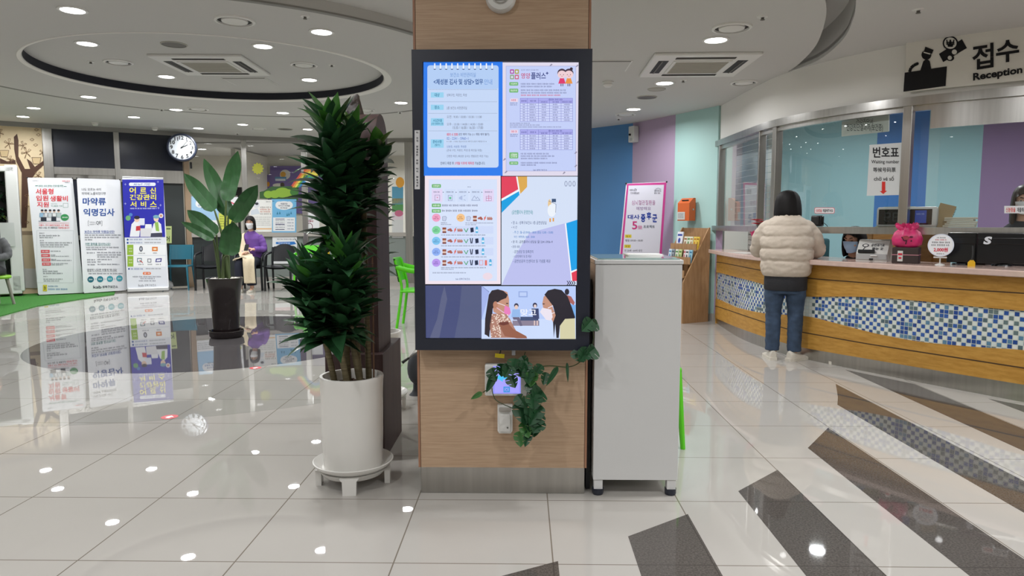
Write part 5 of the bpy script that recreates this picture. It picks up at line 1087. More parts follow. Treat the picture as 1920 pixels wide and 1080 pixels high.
def d4(p):
    p.rect(612, 612, 836, 906, (232, 232, 228), 0); p.ellp(690, 655, 30, 32, (214, 218, 222), 1); p.ellp(694, 648, 16, 12, (60, 62, 70), 2); p.poly([(640, 710), (700, 690), (724, 740), (640, 752)], (206, 214, 222), 1); [p.greek(726, 674+i*20, 822, 688+i*20, (190, 110, 84) if i in (1, 2) else (140, 128, 120), 1, i) for i in range(4)]
    [p.greek(650, 768+i*18, 820, 776+i*18, (150, 150, 150), 1, i+9) for i in range(5)]; p.rect(660, 874, 830, 884, (230, 180, 120), 1); p.greek(780, 624, 824, 634, GR, 1); p.text(640, 890, 700, 900, '성북구보건소', GR)
on_glass('wall_poster', 'white poster with a grey drawing and orange lines behind the seated woman', 'poster', 490, d4)
def d5(p):
    p.rect(830, 606, 1058, 912, (112, 176, 216), 0); p.ellp(944, 664, 78, 40, PW, 1); p.ellp(900, 660, 34, 34, PW, 1); p.ellp(990, 660, 36, 34, PW, 1); p.text(914, 640, 976, 656, '마음건강', (40, 60, 90), .02); p.text(892, 660, 998, 674, '지키고 수면을', (40, 60, 90), .02); p.text(908, 680, 976, 694, '지켜요', (40, 60, 90), .02)
    for u, v in ((884, 730), (906, 728), (990, 740), (974, 744), (1010, 728)): p.poly([(u-8, v+16), (u, v-12), (u+8, v+16)], (50, 120, 150), 1)
    p.rect(844, 774, 1046, 900, PW, 1); [p.rect(866, 786+i*48, 950, 792+i*48, (80, 80, 120), 2) for i in range(3)]; [p.greek(866, 800+i*20, 950, 808+i*20, GR, 2, i) for i in range(5)]; [p.greek(976, 790+i*28, 1036, 800+i*28, (80, 100, 130), 2, i+7) for i in range(4)]; p.greek(838, 620, 858, 630, (40, 60, 90), 1)
on_glass('wall_poster', 'light blue poster with a white cloud over the empty black chair', 'poster', 532, d5)
def d6(p): p.rect(838, 950, 1064, 1200, PW, 0); p.greek(880, 970, 1050, 980, GR, 1); p.poly([(870, 1000), (1040, 996), (1058, 1020), (980, 1030), (870, 1018)], (50, 120, 196), 1); p.text(890, 1004, 1000, 1016, '건강상담실', PW, .01, 2); p.poly([(950, 1040), (1050, 1036), (1040, 1060), (996, 1078)], (130, 170, 190), 1); p.rect(846, 1100, 1050, 1160, (226, 196, 200), 1); p.greek(900, 1112, 1040, 1126, (150, 90, 100), 2)
on_glass('wall_poster', 'white poster with a blue brush stroke low behind the empty black chair', 'poster', 534, d6, .03)
def d7(p): p.rect(1136, 700, 1270, 905, PW, 0); p.text(1158, 798, 1216, 816, '고혈압', (150, 40, 80), .02); p.ellp(1180, 860, 30, 36, (120, 60, 80), 1); p.ellp(1180, 860, 24, 30, PW, 2)
on_glass('wall_poster', 'white poster with dark pink lettering at the left edge of the plant', 'poster', 585, d7)
def d8(p): p.ellp(704, 324, 44, 46, (176, 178, 66), 0); [p.ellp(704+46*math.cos(i*.57), 324+46*math.sin(i*.57), 9, 9, (176, 178, 66), 0, 8) for i in range(11)]
on_glass('sun_cutout', 'yellow green paper sun stuck on the partition glass', 'cut-out', 484, d8)
def d9(p): p.poly([(720, 540), (760, 530), (830, 490), (1080, 484), (1074, 620), (900, 606), (722, 600)], (58, 90, 52), 0); [p.ellp(u, v, a, c_, (136, 172, 62), 1) for u, v, a, c_ in ((800, 562, 42, 34), (860, 560, 50, 36), (930, 545, 70, 46), (985, 552, 40, 38))]; p.ellp(1040, 540, 40, 36, (66, 116, 56), 1)
on_glass('bush_cutout', 'green paper bushes stuck along the partition glass', 'cut-out', 525, d9, .008)
def d10(p):
    for i, c in enumerate(((206, 90, 70), (224, 150, 70), (226, 214, 90), (90, 170, 90), (60, 130, 190))): p.poly([(1000+i*20, 498), (1018+i*20, 498), (1112+i*14, 372+i*4), (1098+i*14, 362+i*4)], c, 0)
    for i, c in enumerate(((206, 90, 70), (224, 150, 70), (226, 214, 90), (90, 170, 90), (60, 130, 190))): p.poly([(1126, 330+i*26), (1180, 296+i*26), (1260, 310+i*30), (1260, 336+i*30), (1180, 322+i*26), (1126, 356+i*26)], c, 0)
on_glass('rainbow_cutout', 'paper rainbow stuck across the partition glass beside the plant', 'cut-out', 575, d10, .06)
q = A(550, 330, 17.9); b = MB(); b.box((-6.05, 17.96, 2.0), (1.9, .03, 1.0)); o = b.build('purple_board', mat('purple_board', (120, 104, 164), .6)); tag(o, 'purple display board on the far wall behind the partition glass', 'board')
p = PP((0, 17.94, 2), (0, -1, 0), (340, 250, 260/1276)); p.rect(816, 300, 1130, 505, (126, 110, 168), 0); p.ellp(955, 380, 48, 46, (224, 220, 214), 1); p.ellp(936, 378, 26, 26, (226, 170, 70), 2); p.rect(862, 400, 966, 438, (96, 150, 190), 3); p.rect(866, 418, 958, 438, (220, 226, 232), 4); p.ellp(800, 468, 14, 22, (224, 160, 60), 3); p.ellp(890, 478, 50, 18, (230, 226, 214), 3); p.ellp(930, 476, 20, 24, (90, 80, 70), 3)
o.name = 'display_board'; g = p.build('board_picture', M_ink, None); tag(g, 'round moon and cloud picture on the purple board', 'picture')
for nm, lab, x0, x1, y0, y1, yy in (('office_monitor', 'dark monitor seen through the glass above the broad-leaved plant', 480, 556, 410, 490, 16.5), ('office_monitor', 'dark monitor lower down behind the plant leaves', 465, 552, 495, 572, 15.6)):
    a, c = A(340+x0*.2038, 250+y1*.2038, yy), A(340+x1*.2038, 250+y0*.2038, yy); t = thing(nm, lab, 'monitor', ((a.x+c.x)/2, yy, a.z)); b = MB(); b.box2((a.x, yy, a.z), (c.x, yy+.05, c.z), bev=.008); b.build('screen', M_dk, t, True); b = MB(); b.cyl(((a.x+c.x)/2, yy+.1, 0), ((a.x+c.x)/2, yy+.1, c.z-.1), .03, n=10); b.build('stand', M_dk, t, True)
# mascot-free seaside strip right of the dark stand
def d11(p): p.rect(735, 372, 756, 382, (238, 190, 90), 0); p.ellp(750, 342, 8, 10, (236, 170, 70), 1); p.rect(735, 350, 756, 383, (96, 160, 190), 0); p.rect(735, 383, 756, 397, (90, 150, 90), 1); p.ellp(748, 400, 8, 6, (196, 110, 140), 2); p.rect(735, 397, 756, 412, (220, 206, 214), 1); p.rect(735, 412, 756, 446, (208, 210, 210), 0)
on_glass('wall_poster', 'colourful strip poster showing right of the dark stand', 'poster', 746, d11, .02, None, (0, 0, 1))
q = A(322, 442, 13.2)
def d12(p): p.rect(310, 424, 322, 456, (206, 220, 150), 0); p.text(311, 443, 318, 453, '어', (50, 60, 50), .02); p.rect(312, 428, 320, 430, (70, 90, 60), 1)
on_glass('door_notice', 'pale green notice stuck on the dark door beside the blue banner', 'notice', 316, d12, .05, None, (0, 0, 1))

# crumpled white bag by the dark door
q = P(322, 545); t = thing('plastic_bag', 'crumpled white plastic bag on the floor behind the blue banner, by the teal chair', 'bag', (-6.98, 13.15, 0)); b = MB(); rows = []
for z, r in ((0, .16), (.05, .2), (.12, .19), (.2, .13), (.26, .08), (.3, .1)): rows.append([Vector((r*1.2*math.cos(j*PI/12)*(1+.12*math.sin(j*5+z*30)), r*.6*math.sin(j*PI/12)*(1+.1*math.sin(j*7+z*20)), z)) for j in range(24)])
b.grid(rows, True); b.add(rows[0], [list(range(24))[::-1]]); b.build('bag_film', mat('white_bag_film', (206, 206, 206), .4), t, smooth=50)
# ---------------------------------------------------------------- reception counter
def proj(X, Y, Z):
    x = X*math.cos(YAW)+Y*math.sin(YAW); f = -X*math.sin(YAW)+Y*math.cos(YAW); z = Z-CAM_H
    fw = f*math.cos(PIT)-z*math.sin(PIT); up = f*math.sin(PIT)+z*math.cos(PIT); return 960+FPX*x/fw, 540-FPX*up/fw
def lut(tab, x):
    if x <= tab[0][0]: return tab[0][1]
    for (a, b_), (c, d) in zip(tab, tab[1:]):
        if x <= c: t = (x-a)/(c-a); t2 = t; return b_+(d-b_)*t2
    return tab[-1][1]
TB = dict(mt=[(1348, 511), (1382, 520), (1429, 532), (1465, 545), (1495, 555), (1517, 557), (1560, 556), (1601, 556), (1664, 559), (1757, 567.5), (1836, 576), (1919, 583)],
          mb=[(1345, 560), (1382, 577), (1429, 587.5), (1470, 590), (1514, 592), (1545, 600), (1586, 611), (1648, 627), (1726, 641.6), (1820, 650), (1919, 656)],
          kt=[(1343, 596), (1380, 612), (1428, 629), (1479, 644.7), (1511, 652.5), (1632, 673), (1789, 699), (1919, 720)],
          gu=[(1348, 491.6), (1426, 507), (1514, 522), (1695, 536), (1919, 550)], gl=[(1345, 574), (1432, 603), (1486, 619), (1632, 645), (1757, 664), (1919, 689)])
KS = []
for p, q in zip(KC, KC[1:]):
    n_ = max(1, int((q-p).length/.04))
    for i in range(n_): KS.append(p.lerp(q, i/n_))
KS.append(KC[-1])
KN = []
for i in range(len(KS)): d = (KS[min(i+1, len(KS)-1)]-KS[max(i-1, 0)]).normalized(); KN.append(Vector((d.y, -d.x)))
ZL_ = {k: [] for k in TB}
for p in KS:
    px = proj(p.x, p.y, .5)[0]
    for k in TB: 
        xq = min(px, 1919); py = lut(TB[k], xq); ZL_[k].append(CAM_H+ray(xq, py)[1]*p.y if px <= 1925 else ZL_[k][-1])
def sm(a, n=3):
    for _ in range(n): a = [a[0]]+[(a[i-1]+a[i]*2+a[i+1])/4 for i in range(1, len(a)-1)]+[a[-1]]
    return a
for k in ZL_: ZL_[k] = sm(ZL_[k], 6)
TOPZ = .932
ct = thing('reception_counter', 'long curved reception counter with yellow wood bands and a wavy blue mosaic strip', 'counter', (2.9, 6.2, 0))
def row(o, zs): return [Vector((p.x+n.x*o, p.y+n.y*o, z)) for p, n, z in zip(KS, KN, zs if isinstance(zs, list) else [zs]*len(KS))]
M_ywood = wood_mat('yellow_oak_veneer', (176, 128, 54), (198, 150, 72), (2.5, 2.5, 16), 3, .4); M_groove = mat('dark_groove', (70, 48, 26), .7)
M_marble = mat('pinkish_marble', (206, 180, 170), .15, noise_amt=.08, noise_scale=20, spec=.55)
b = MB(); b.grid([row(-.02, 0.0), row(-.02, ZL_['kt'])]); b.build('steel_kick_plate', M_steel, ct, True, smooth=40)
b = MB(); b.grid([row(-.02, ZL_['kt']), row(.004, ZL_['kt']), row(.004, ZL_['gl'])]); b.build('lowest_wood_band', M_ywood, ct, True, smooth=40)
b = MB(); b.grid([row(.004, ZL_['gl']), row(.004, ZL_['mb']), row(-.014, ZL_['mb'])]); b.build('lower_wood_band', M_ywood, ct, True, smooth=40)
b = MB(); b.grid([row(-.014, ZL_['mt']), row(.004, ZL_['mt']), row(.004, ZL_['gu'])]); b.build('upper_wood_band', M_ywood, ct, True, smooth=40)
b = MB(); b.grid([row(.004, ZL_['gu']), row(.004, TOPZ-.045)]); b.build('topmost_wood_band', M_ywood, ct, True, smooth=40)
for k in ('gu', 'gl'):
    b = MB(); b.grid([row(.0055, [z-.0045 for z in ZL_[k]]), row(.0055, [z+.0045 for z in ZL_[k]])]); b.build('groove_line', M_groove, ct, True, smooth=40)
# mosaic
b = MB(); pitch = .0335; L = 0; acc = [0]
for p, q in zip(KS, KS[1:]): L += (q-p).length; acc.append(L)
def at_s(s):
    for i in range(len(acc)-1):
        if s <= acc[i+1]: t = (s-acc[i])/(acc[i+1]-acc[i]); return KS[i].lerp(KS[i+1], t), KN[i].lerp(KN[i+1], t), ZL_['mb'][i]+(ZL_['mb'][i+1]-ZL_['mb'][i])*t, ZL_['mt'][i]+(ZL_['mt'][i+1]-ZL_['mt'][i])*t
    return KS[-1], KN[-1], ZL_['mb'][-1], ZL_['mt'][-1]
rnd = random.Random(11)
b.c = lin((208, 214, 206)); b.grid([row(-.010, ZL_['mb']), row(-.010, ZL_['mt'])])
nc = int(L/pitch)
for i in range(nc):
    s0, s1 = i*pitch+.0025, (i+1)*pitch-.0025; p, n, mb0, mt0 = at_s(s0); q, n2, mb1, mt1 = at_s(s1); px = proj(p.x, p.y, .5)[0]
    if px > 2200: break
    for j in range(40):
        z0, z1 = .2+j*pitch+.0025, .2+(j+1)*pitch-.0025
        if z1 < min(mb0, mb1) or z0 > max(mt0, mt1): continue
        pale = (i+j) % 2 == 0 or 1494 < px < 1516
        if rnd.random() < .16 and pale and not 1494 < px < 1516: pale = not pale
        c = rnd.choice([(222, 228, 220), (214, 224, 220), (226, 230, 226)]) if pale else rnd.choice([(44, 84, 158), (54, 96, 172), (40, 74, 144), (52, 92, 160), (104, 122, 124), (88, 108, 116), (92, 134, 164)])
        b.c = lin(c); o = -.0085
        cl = lambda z, lo, hi: max(lo, min(hi, z))
        b.add([Vector((p.x+n.x*o, p.y+n.y*o, cl(z0, mb0, mt0))), Vector((q.x+n2.x*o, q.y+n2.y*o, cl(z0, mb1, mt1))), Vector((q.x+n2.x*o, q.y+n2.y*o, cl(z1, mb1, mt1))), Vector((p.x+n.x*o, p.y+n.y*o, cl(z1, mb0, mt0)))], [[0, 1, 2, 3]])
b.build('mosaic_strip', attr_mat('glazed_mosaic', .18, spec=.5), ct, True)
b = MB(); b.grid([row(.10, TOPZ-.045), row(.105, TOPZ-.04), row(.105, TOPZ-.006), row(.10, TOPZ), row(-.5, TOPZ), row(-.5, TOPZ-.045), row(.10, TOPZ-.045)]); 
for e in (0, -1): b.add([[row(.10, TOPZ-.045)[e], row(.10, TOPZ)[e], row(-.5, TOPZ)[e], row(-.5, TOPZ-.045)[e]][k] for k in range(4)], [[0, 1, 2, 3]])
b.build('marble_top', M_marble, ct, True, smooth=30)
b = MB(); b.add([row(.0, 0.)[0], row(.0, TOPZ-.05)[0], row(-.45, TOPZ-.05)[0], row(-.45, 0.)[0]], [[0, 1, 2, 3]]); b.grid([row(-.45, 0.), row(-.45, TOPZ-.05)]); b.build('back_panel', M_ywood, ct, True, smooth=40)
def cpos(px, py): return P(px, py, TOPZ)
M_offw = mat('office_white_plastic', (206, 206, 202), .4); M_lg = mat('light_grey_plastic', (176, 178, 178), .4); M_bk = mat('black_gloss_plastic', (16, 17, 20), .25)
# ---- things on the counter
q = cpos(1380, 466); t = thing('paper_tray', 'white tiered paper tray at the far left end of the counter', 'tray', (q.x+.08, 8.25, TOPZ), 1.35)
for i in range(4):
    b = MB(); b.box((0, 0, .012+i*.062), (.62, .26, .012), bev=.004); b.box((0, -.125, .03+i*.062), (.62, .01, .03), bev=.003); b.box((0, .125, .036+i*.062), (.62, .01, .05)); b.build('tray_tier', M_offw, t)
for sx in (-1, 1):
    b = MB(); b.box((sx*.305, 0, .125), (.012, .25, .25)); b.build('side_frame', M_offw, t)
q = cpos(1384, 469); t = thing('leaflet', 'white sheet lying flat on the counter left of the standing woman', 'paper', (2.42, 7.62, TOPZ), .4); b = MB(); b.box((0, 0, .002), (.21, .3, .003)); b.build('sheet', M_offw, t)
M_pink = mat('pink_wrap', (206, 44, 108), .4, noise_amt=.3, noise_scale=20); M_redf = mat('red_bract', (196, 36, 60), .5); M_kraft = mat('dark_box', (52, 40, 38), .5)
def poinsettia(loc, lab, s):
    t = thing('potted_flower', lab, 'potted flower', loc)
    b = MB(); b.lathe([(.04*s, 0), (.055*s, .1*s), (.058*s, .14*s), (.05*s, .145*s), (.048*s, .12*s)], n=20); b.build('pot', M_offw, t, smooth=40)
    b = MB(); rows = []
    for z, r in ((.07, .05), (.12, .075), (.2, .095), (.24, .105)): rows.append([Vector((r*s*(1+.12*(j % 2)*(z*4))*math.cos(j*PI/12), r*s*(1+.12*(j % 2)*(z*4))*math.sin(j*PI/12), z*s+.012*s*((j*7) % 3))) for j in range(24)])
    b.grid(rows, True); b.build('wrapping', M_pink, t, smooth=50)
    b = MB(); rnd = random.Random(4)
    for k in range(5):
        a0 = k*1.26; b.cyl((0, 0, .12*s), (.05*s*math.cos(a0), .05*s*math.sin(a0), .33*s), .004, .003, 6)
    b.build('stems', M_stem, t)
    for k in range(5):
        a0 = k*1.26; c = Vector((.055*s*math.cos(a0), .055*s*math.sin(a0), .33*s+.02*s*(k % 3))); b = MB()
        for j in range(9): strap(b, c, (math.cos(j*.7), math.sin(j*.7), .25), .075*s, .032*s, .05, rnd)
        b.build('flower_head', M_redf, t, smooth=60)
    b = MB()
    for j in range(16): strap(b, (0, 0, .24*s), (math.cos(j*1.1), math.sin(j*1.1), .3), .10*s, .04*s, .1, rnd)
    b.build('dark_leaves', M_drac, t, smooth=60); return t
q = cpos(1420, 474); poinsettia((2.40, 7.05, TOPZ), 'pink wrapped red poinsettia on the counter behind the standing woman', .95)
# ticket machine
q = cpos(1636, 490); t = thing('ticket_machine', 'white and grey number ticket printer on the counter', 'ticket machine', (q.x+.06, q.y+.10, TOPZ), -.62)
prof = [(-.13, 0), (-.13, .055), (-.12, .075), (.0, .175), (.03, .183), (.14, .183), (.15, .173), (.15, 0)]
T_ = Matrix(((0, 0, 1, -.12), (1, 0, 0, 0), (0, 1, 0, 0), (0, 0, 0, 1))); b = MB(); b.prism(prof, T_, .24); b.build('case', M_offw, t)
b = MB(); b.box((0, -.133, .04), (.236, .008, .05), bev=.003); b.build('front_lip', M_lg, t); b = MB(); b.box((-.04, -.125, .083), (.13, .03, .028), bev=.004, R=Matrix.Rotation(-.4, 4, 'X')); b.build('ticket_slot', M_bk, t); b = MB(); b.box((.02, -.142, .05), (.05, .02, .006)); b.build('ticket', mat('ticket_paper', (240, 240, 238), .6), t)
b = MB(); b.box((-.0, -.138, .018), (.03, .004, .016)); b.build('emblem', M_dk, t)
pr = Print(.2, .13, (0, 0, 200, 130), (-.1, 0)); pr.ellp(40, 45, 26, 22, (60, 62, 68), 1); pr.ellp(40, 45, 17, 14, (206, 206, 202), 2); pr.line([(40, 66), (24, 110)], 7, (60, 62, 68), 1); pr.text(84, 20, 186, 58, '순번대기표', (60, 62, 68), .02); pr.text(96, 70, 182, 104, '뽑는 곳', (60, 62, 68), .02)
sl = math.atan2(.10, .12); R_ = Matrix.Translation((0, -.118, .079)) @ Matrix.Rotation(sl-PI/2, 4, 'X') 
pr.v = [tuple(R_ @ Vector(v)) for v in pr.v]; pr.build('top_lettering', M_ink, t)
# pink bag on a dark box
q = cpos(1698, 494); t = thing('gift_box', 'dark brown box with a white tag on the counter, under the pink bag', 'box', (q.x+.03, q.y+.05, TOPZ), -.62)
b = MB(); b.box((0, 0, .065), (.19, .15, .13), bev=.004); b.build('carton', M_kraft, t); b = MB(); b.box((0, -.0, .07), (.194, .154, .006)); b.build('ribbon', mat('thin_ribbon', (190, 130, 140), .5), t)
b = MB(); b.box((-.035, -.078, .06), (.038, .003, .085)); b.build('white_tag', M_offw, t); b = MB(); b.box((-.035, -.0805, .075), (.03, .002, .016)); b.box((-.035, -.0805, .045), (.02, .002, .014)); b.build('tag_marks', M_redf, t)
t2 = thing('pink_bag', 'bright pink gathered gift bag on top of the dark box', 'bag', (q.x+.03, q.y+.05, TOPZ+.131), -.62); b = MB(); rows = []
for z, r, w_ in ((0, .07, .0), (.02, .1, .05), (.07, .108, .05), (.12, .09, .08), (.145, .06, .16), (.165, .055, .22), (.19, .075, .3)):
    rows.append([Vector((r*(1+w_*math.sin(j*5.0))*math.cos(j*PI/16)*1.05, r*(1+w_*math.sin(j*5.0))*math.sin(j*PI/16)*.8, z+.012*w_*4*math.sin(j*3.1))) for j in range(32)])
b.grid(rows, True); b.build('bag_body', M_pink, t2, smooth=50)
b = MB(); pr = Print(.1, .1, (0, 0, 100, 100), (-.05, .015)); pr.ellp(50, 38, 26, 17, (150, 60, 70), 1); pr.line([(20, 30), (40, 62), (58, 58), (52, 90)], 9, (70, 22, 44), 2); pr.ellp(88, 30, 14, 6, (70, 22, 44), 2); pr.ellp(90, 62, 6, 7, (70, 22, 44), 2); pr.v = [(x, y-.092+abs(x)**2*2.5, z) for x, y, z in pr.v]; pr.build('dark_print', M_ink, t2)
b = MB()
for s in (-1, 1): b.ell((s*.045, -.03, .155), (.045, .012, .02), R=Matrix.Rotation(-s*.5, 4, 'Y'))
b.build('bow', M_pink, t2, smooth=60)
# round sign on a little stand
q = cpos(1762, 497); t = thing('round_sign', 'round white sign with red and black lettering on a small stand on the counter', 'sign', (q.x, q.y, TOPZ), -.62); R_ = Matrix.Rotation(PI/2, 4, 'X'); rs = .088
b = MB(); b.lathe([(rs, 0), (rs, .008)], (0, -.004, .155), 40, R_); b.build('disc', mat('sign_white_blue', (216, 222, 236), .4), t)
pr = Print(.176, .176, (0, 0, 100, 100), (-.088, .067)); pr.ellp(50, 50, 46, 46, (236, 238, 242), 0); pr.greek(34, 14, 66, 19, GR, 1); pr.greek(28, 23, 70, 29, (190, 60, 70), 1); pr.greek(16, 34, 84, 41, (50, 52, 60), 1); pr.greek(14, 46, 86, 53, (50, 52, 60), 1); pr.text(24, 60, 78, 80, '2,000원', (206, 40, 70), .03); pr.greek(36, 85, 64, 90, GR, 1); pr.v = [(x, y-.0125, z) for x, y, z in pr.v]; pr.build('sign_print', M_ink, t)
b = MB(); b.box((0, 0, .06), (.09, .018, .012), bev=.003); b.cyl((0, 0, .01), (0, 0, .06), .005, n=8); b.lathe([(.035, 0), (.032, .006), (.008, .014)], n=20); b.build('stand', M_offw, t)
# monitors
def monitor(x0, x1, yt, dy, lab, logo=False):
    q0, q1 = cpos(x0, 497+dy), cpos(x1, 499+dy); d = Vector((q1.x-q0.x, q1.y-q0.y, 0)); n = Vector((-d.y, d.x, 0)).normalized(); t = thing('computer_monitor', lab, 'monitor', (q0+q1)/2+n*.13, math.atan2(d.y, d.x)); w_ = d.length
    b = MB(); b.box((0, 0, .135), (w_, .03, .235), bev=.006); b.build('back_shell', M_bk, t)
    b = MB(); b.box((0, -.012, .19), (w_*.98, .02, .05), bev=.004); b.build('upper_ridge', M_bk, t); b = MB(); b.box((0, .04, .06), (.07, .02, .12)); b.lathe([(.07, 0), (.065, .012), (.02, .016)], (0, .04, 0), 24); b.build('foot', M_bk, t)
    if logo: pr = Print(.05, .06, (0, 0, 10, 10), (-w_/2+.035, .165)); pr.text(0, 0, 10, 10, 'S', (210, 214, 220), .05); pr.v = [(x+.012*(z-.165)/.06, y-.0235, z) for x, y, z in pr.v]; pr.build('logo', M_ink, t)
    return t
monitor(1767, 1822, 434, 0, 'black monitor back nearest the round white sign')
monitor(1838, 1950, 437, 3, 'black monitor back with a white letter mark at the right edge', True)
q = cpos(1829, 497); t = thing('monitor_arm', 'dark grey upright post between the two black monitors', 'post', (q.x+.07, q.y+.10, TOPZ), -.6); b = MB(); b.box((0, 0, .115), (.085, .03, .23), bev=.004); b.build('post', mat('dark_grey_metal', (62, 68, 66), .5), t); b = MB(); b.box((0, .02, .006), (.12, .1, .012)); b.build('base_plate', M_dk, t)
q = cpos(1826, 500); t = thing('tape_measure', 'small yellow and black tape case on the counter before the monitors', 'tape', (q.x, q.y+.03, TOPZ), -.6); b = MB(); b.prism([(-.024, 0), (.024, 0), (.024, .03), (.012, .048), (-.01, .048), (-.024, .032)], Matrix.Translation((0, .012, 0)) @ Matrix.Rotation(PI/2, 4, 'X'), .026); b.build('case', mat('yellow_case', (220, 174, 30), .4), t); b = MB(); b.tube(spline([(0, 0, .045), (.004, .01, .09), (.0, .03, .155)], 5), .006, 6); b.build('strap', M_dk, t)

# ---- behind the reception glass
def inner(px, back):            # plan point 'back' metres behind the glass at column px
    p, d = on_curve(GC, px); n = Vector((-d.y, d.x)); return p+n*back, math.atan2(d.y, d.x)
p_, rz = inner(1534, .35); t = thing('computer_monitor', 'dark monitor edge right beside the standing woman arm', 'monitor', (2.74+.0, 6.86, TOPZ-.2), rz+1.0); q = A(1497, 460, 6.95); t.location = (q.x, 6.95, .72); XF[t.name] = Matrix.Translation(t.location) @ Matrix.Rotation(.1, 4, 'Z')
t.rotation_euler.z = .1; b = MB(); b.box((0, 0, .3), (.40, .03, .27), bev=.006); b.build('back_shell', M_bk, t); b = MB(); b.box((0, .03, .1), (.06, .02, .2)); b.build('neck', M_bk, t); b = MB(); b.lathe([(.1, 0), (.09, .012)], n=20); b.build('base', M_bk, t)
q = A(1549, 470, 7.6); t = thing('office_chair', 'dark teal office chair back behind the reception glass', 'chair', (q.x, 7.6, 0), .3)
b = MB(); b.box((0, .2, .86), (.40, .07, .46), bev=.03); b.build('backrest', mat('dark_teal_fabric', (32, 78, 86), .8), t, smooth=40); b = MB(); b.box((0, -.05, .47), (.46, .46, .09), bev=.035); b.build('seat', mat('dark_teal_fabric', (32, 78, 86), .8), t, smooth=40)
b = MB(); b.cyl((0, 0, .08), (0, 0, .43), .03, n=12); b.box((0, .22, .55), (.05, .03, .3)); b.build('gas_column', M_bk, t)
for i in range(5): a = i*1.2566; b = MB(); b.cyl((0, 0, .09), (.28*math.cos(a), .28*math.sin(a), .06), .022, .016, 8); b.lathe([(.03, 0), (.03, .05)], (.28*math.cos(a), .28*math.sin(a), 0), 12); b.build('caster_arm', M_bk, t)
M_cab = wood_mat('brown_cabinet', (138, 100, 54), (158, 118, 68), (2, 2, 14), 3, .5)
for (x0, x1, yy, lab) in ((1634, 1690, 7.5, 'brown wooden office cabinet behind the seated clerk'), (1722, 1745, 6.6, 'brown wooden office cabinet left of the round sign'), (1748, 1785, 6.1, 'brown wooden office cabinet behind the round sign')):
    a_, c_ = A(x0, 450, yy), A(x1, 450, yy); t = thing('office_cabinet', lab, 'cabinet', ((a_.x+c_.x)/2, yy, 0)); w_ = c_.x-a_.x
    b = MB(); b.box((0, .2, .585), (w_, .4, 1.17), bev=.004); b.build('carcass', M_cab, t); b = MB(); b.box((0, -.006, .6), (w_-.02, .014, 1.1), bev=.003); o = b.build('door', M_cab, t); b = MB(); b.box((w_*.35, -.02, .8), (.012, .014, .1)); b.build('handle', M_steel, o)
q = A(1738, 440, 6.57); t = thing('number_plate', 'small grey plate with the number one on the brown cabinet', 'plate', q); b = MB(); b.box((0, 0, 0), (.05, .008, .05)); b.build('plate', M_grey, t); pr = Print(.03, .03, (0, 0, 10, 10), (-.012, -.016)); pr.text(3, 0, 6, 10, '1', (40, 40, 40), .05); pr.v = [(x, y-.006, z) for x, y, z in pr.v]; pr.build('numeral', M_ink, t)
# number display standing on the sill inside
p0_, rz = inner(1695, .10); w_ = .46; SZ = 1.226
t = thing('queue_display', 'white framed queue number display standing on the window sill', 'display', (p0_.x, p0_.y, SZ), rz+.12)
b = MB(); b.box((0, .05, .085), (w_, .08, .17), bev=.022, seg=3); b.build('case', M_offw, t, smooth=40); b = MB(); b.box((-.01, .009, .085), (w_-.06, .006, .13), bev=.002); b.build('dark_face', M_bk, t)
pr = Print(.36, .12, (0, 0, 360, 120), (-.19, .025))
def seg7(u, v, w2, h2, on, c):
    S = {'a': (u, v, u+w2, v+9), 'g': (u, v+h2/2-4, u+w2, v+h2/2+4), 'd': (u, v+h2-9, u+w2, v+h2), 'f': (u, v, u+9, v+h2/2), 'b': (u+w2-9, v, u+w2, v+h2/2), 'e': (u, v+h2/2, u+9, v+h2), 'c': (u+w2-9, v+h2/2, u+w2, v+h2)}
    for k in 'abcdefg': pr.rect(*S[k], c if k in on else (34, 36, 38), 1)
seg7(24, 22, 48, 78, 'abged', (70, 72, 72)); seg7(88, 22, 48, 78, 'afgedc', (78, 80, 80)); seg7(152, 22, 48, 78, 'afged', (70, 72, 72)); pr.rect(256, 6, 340, 112, (44, 84, 186), 1); pr.greek(266, 30, 330, 42, (150, 180, 230), 2)
pr.v = [(x, y+.005, z) for x, y, z in pr.v]; pr.build('digits', M_ink, t)
p1_, rz = inner(1660, .3); t = thing('yellow_folder', 'pale yellow green papers stacked behind the queue display', 'papers', (A(1688, 380, p0_.y+.22).x, p0_.y+.22, SZ-.03), rz); b = MB(); [b.box((0, 0, .02+i*.034), (.34-.02*i, .14, .03), .05*i) for i in range(6)]; b.build('sheets', mat('pale_folder', (190, 196, 120), .7), t)
p1_, rz = inner(1766, .16); t = thing('document_holder', 'tilted cardboard document folder with lettering beside the queue display', 'folder', (p1_.x, p1_.y, SZ), rz)
b = MB(); b.box((0, .03, .09), (.12, .012, .20), R=Matrix.Rotation(.28, 4, 'Y') @ Matrix.Rotation(-.2, 4, 'X')); b.build('board', mat('kraft_board', (170, 146, 108), .7), t); pr = Print(.03, .17, (0, 0, 30, 170), (.02, .0)); [pr.text(4, 8+i*22, 24, 26+i*22, c, (60, 50, 40), .02) for i, c in enumerate('민원서류함')]; R_ = Matrix.Translation((.0, .018, .01)) @ Matrix.Rotation(.28, 4, 'Y') @ Matrix.Rotation(-.2, 4, 'X'); pr.v = [tuple(R_ @ Vector(v)) for v in pr.v]; pr.build('lettering', M_ink, t)
b = MB(); b.box((-.07, .06, .07), (.04, .08, .14), bev=.003); b.build('support', M_grey, t)
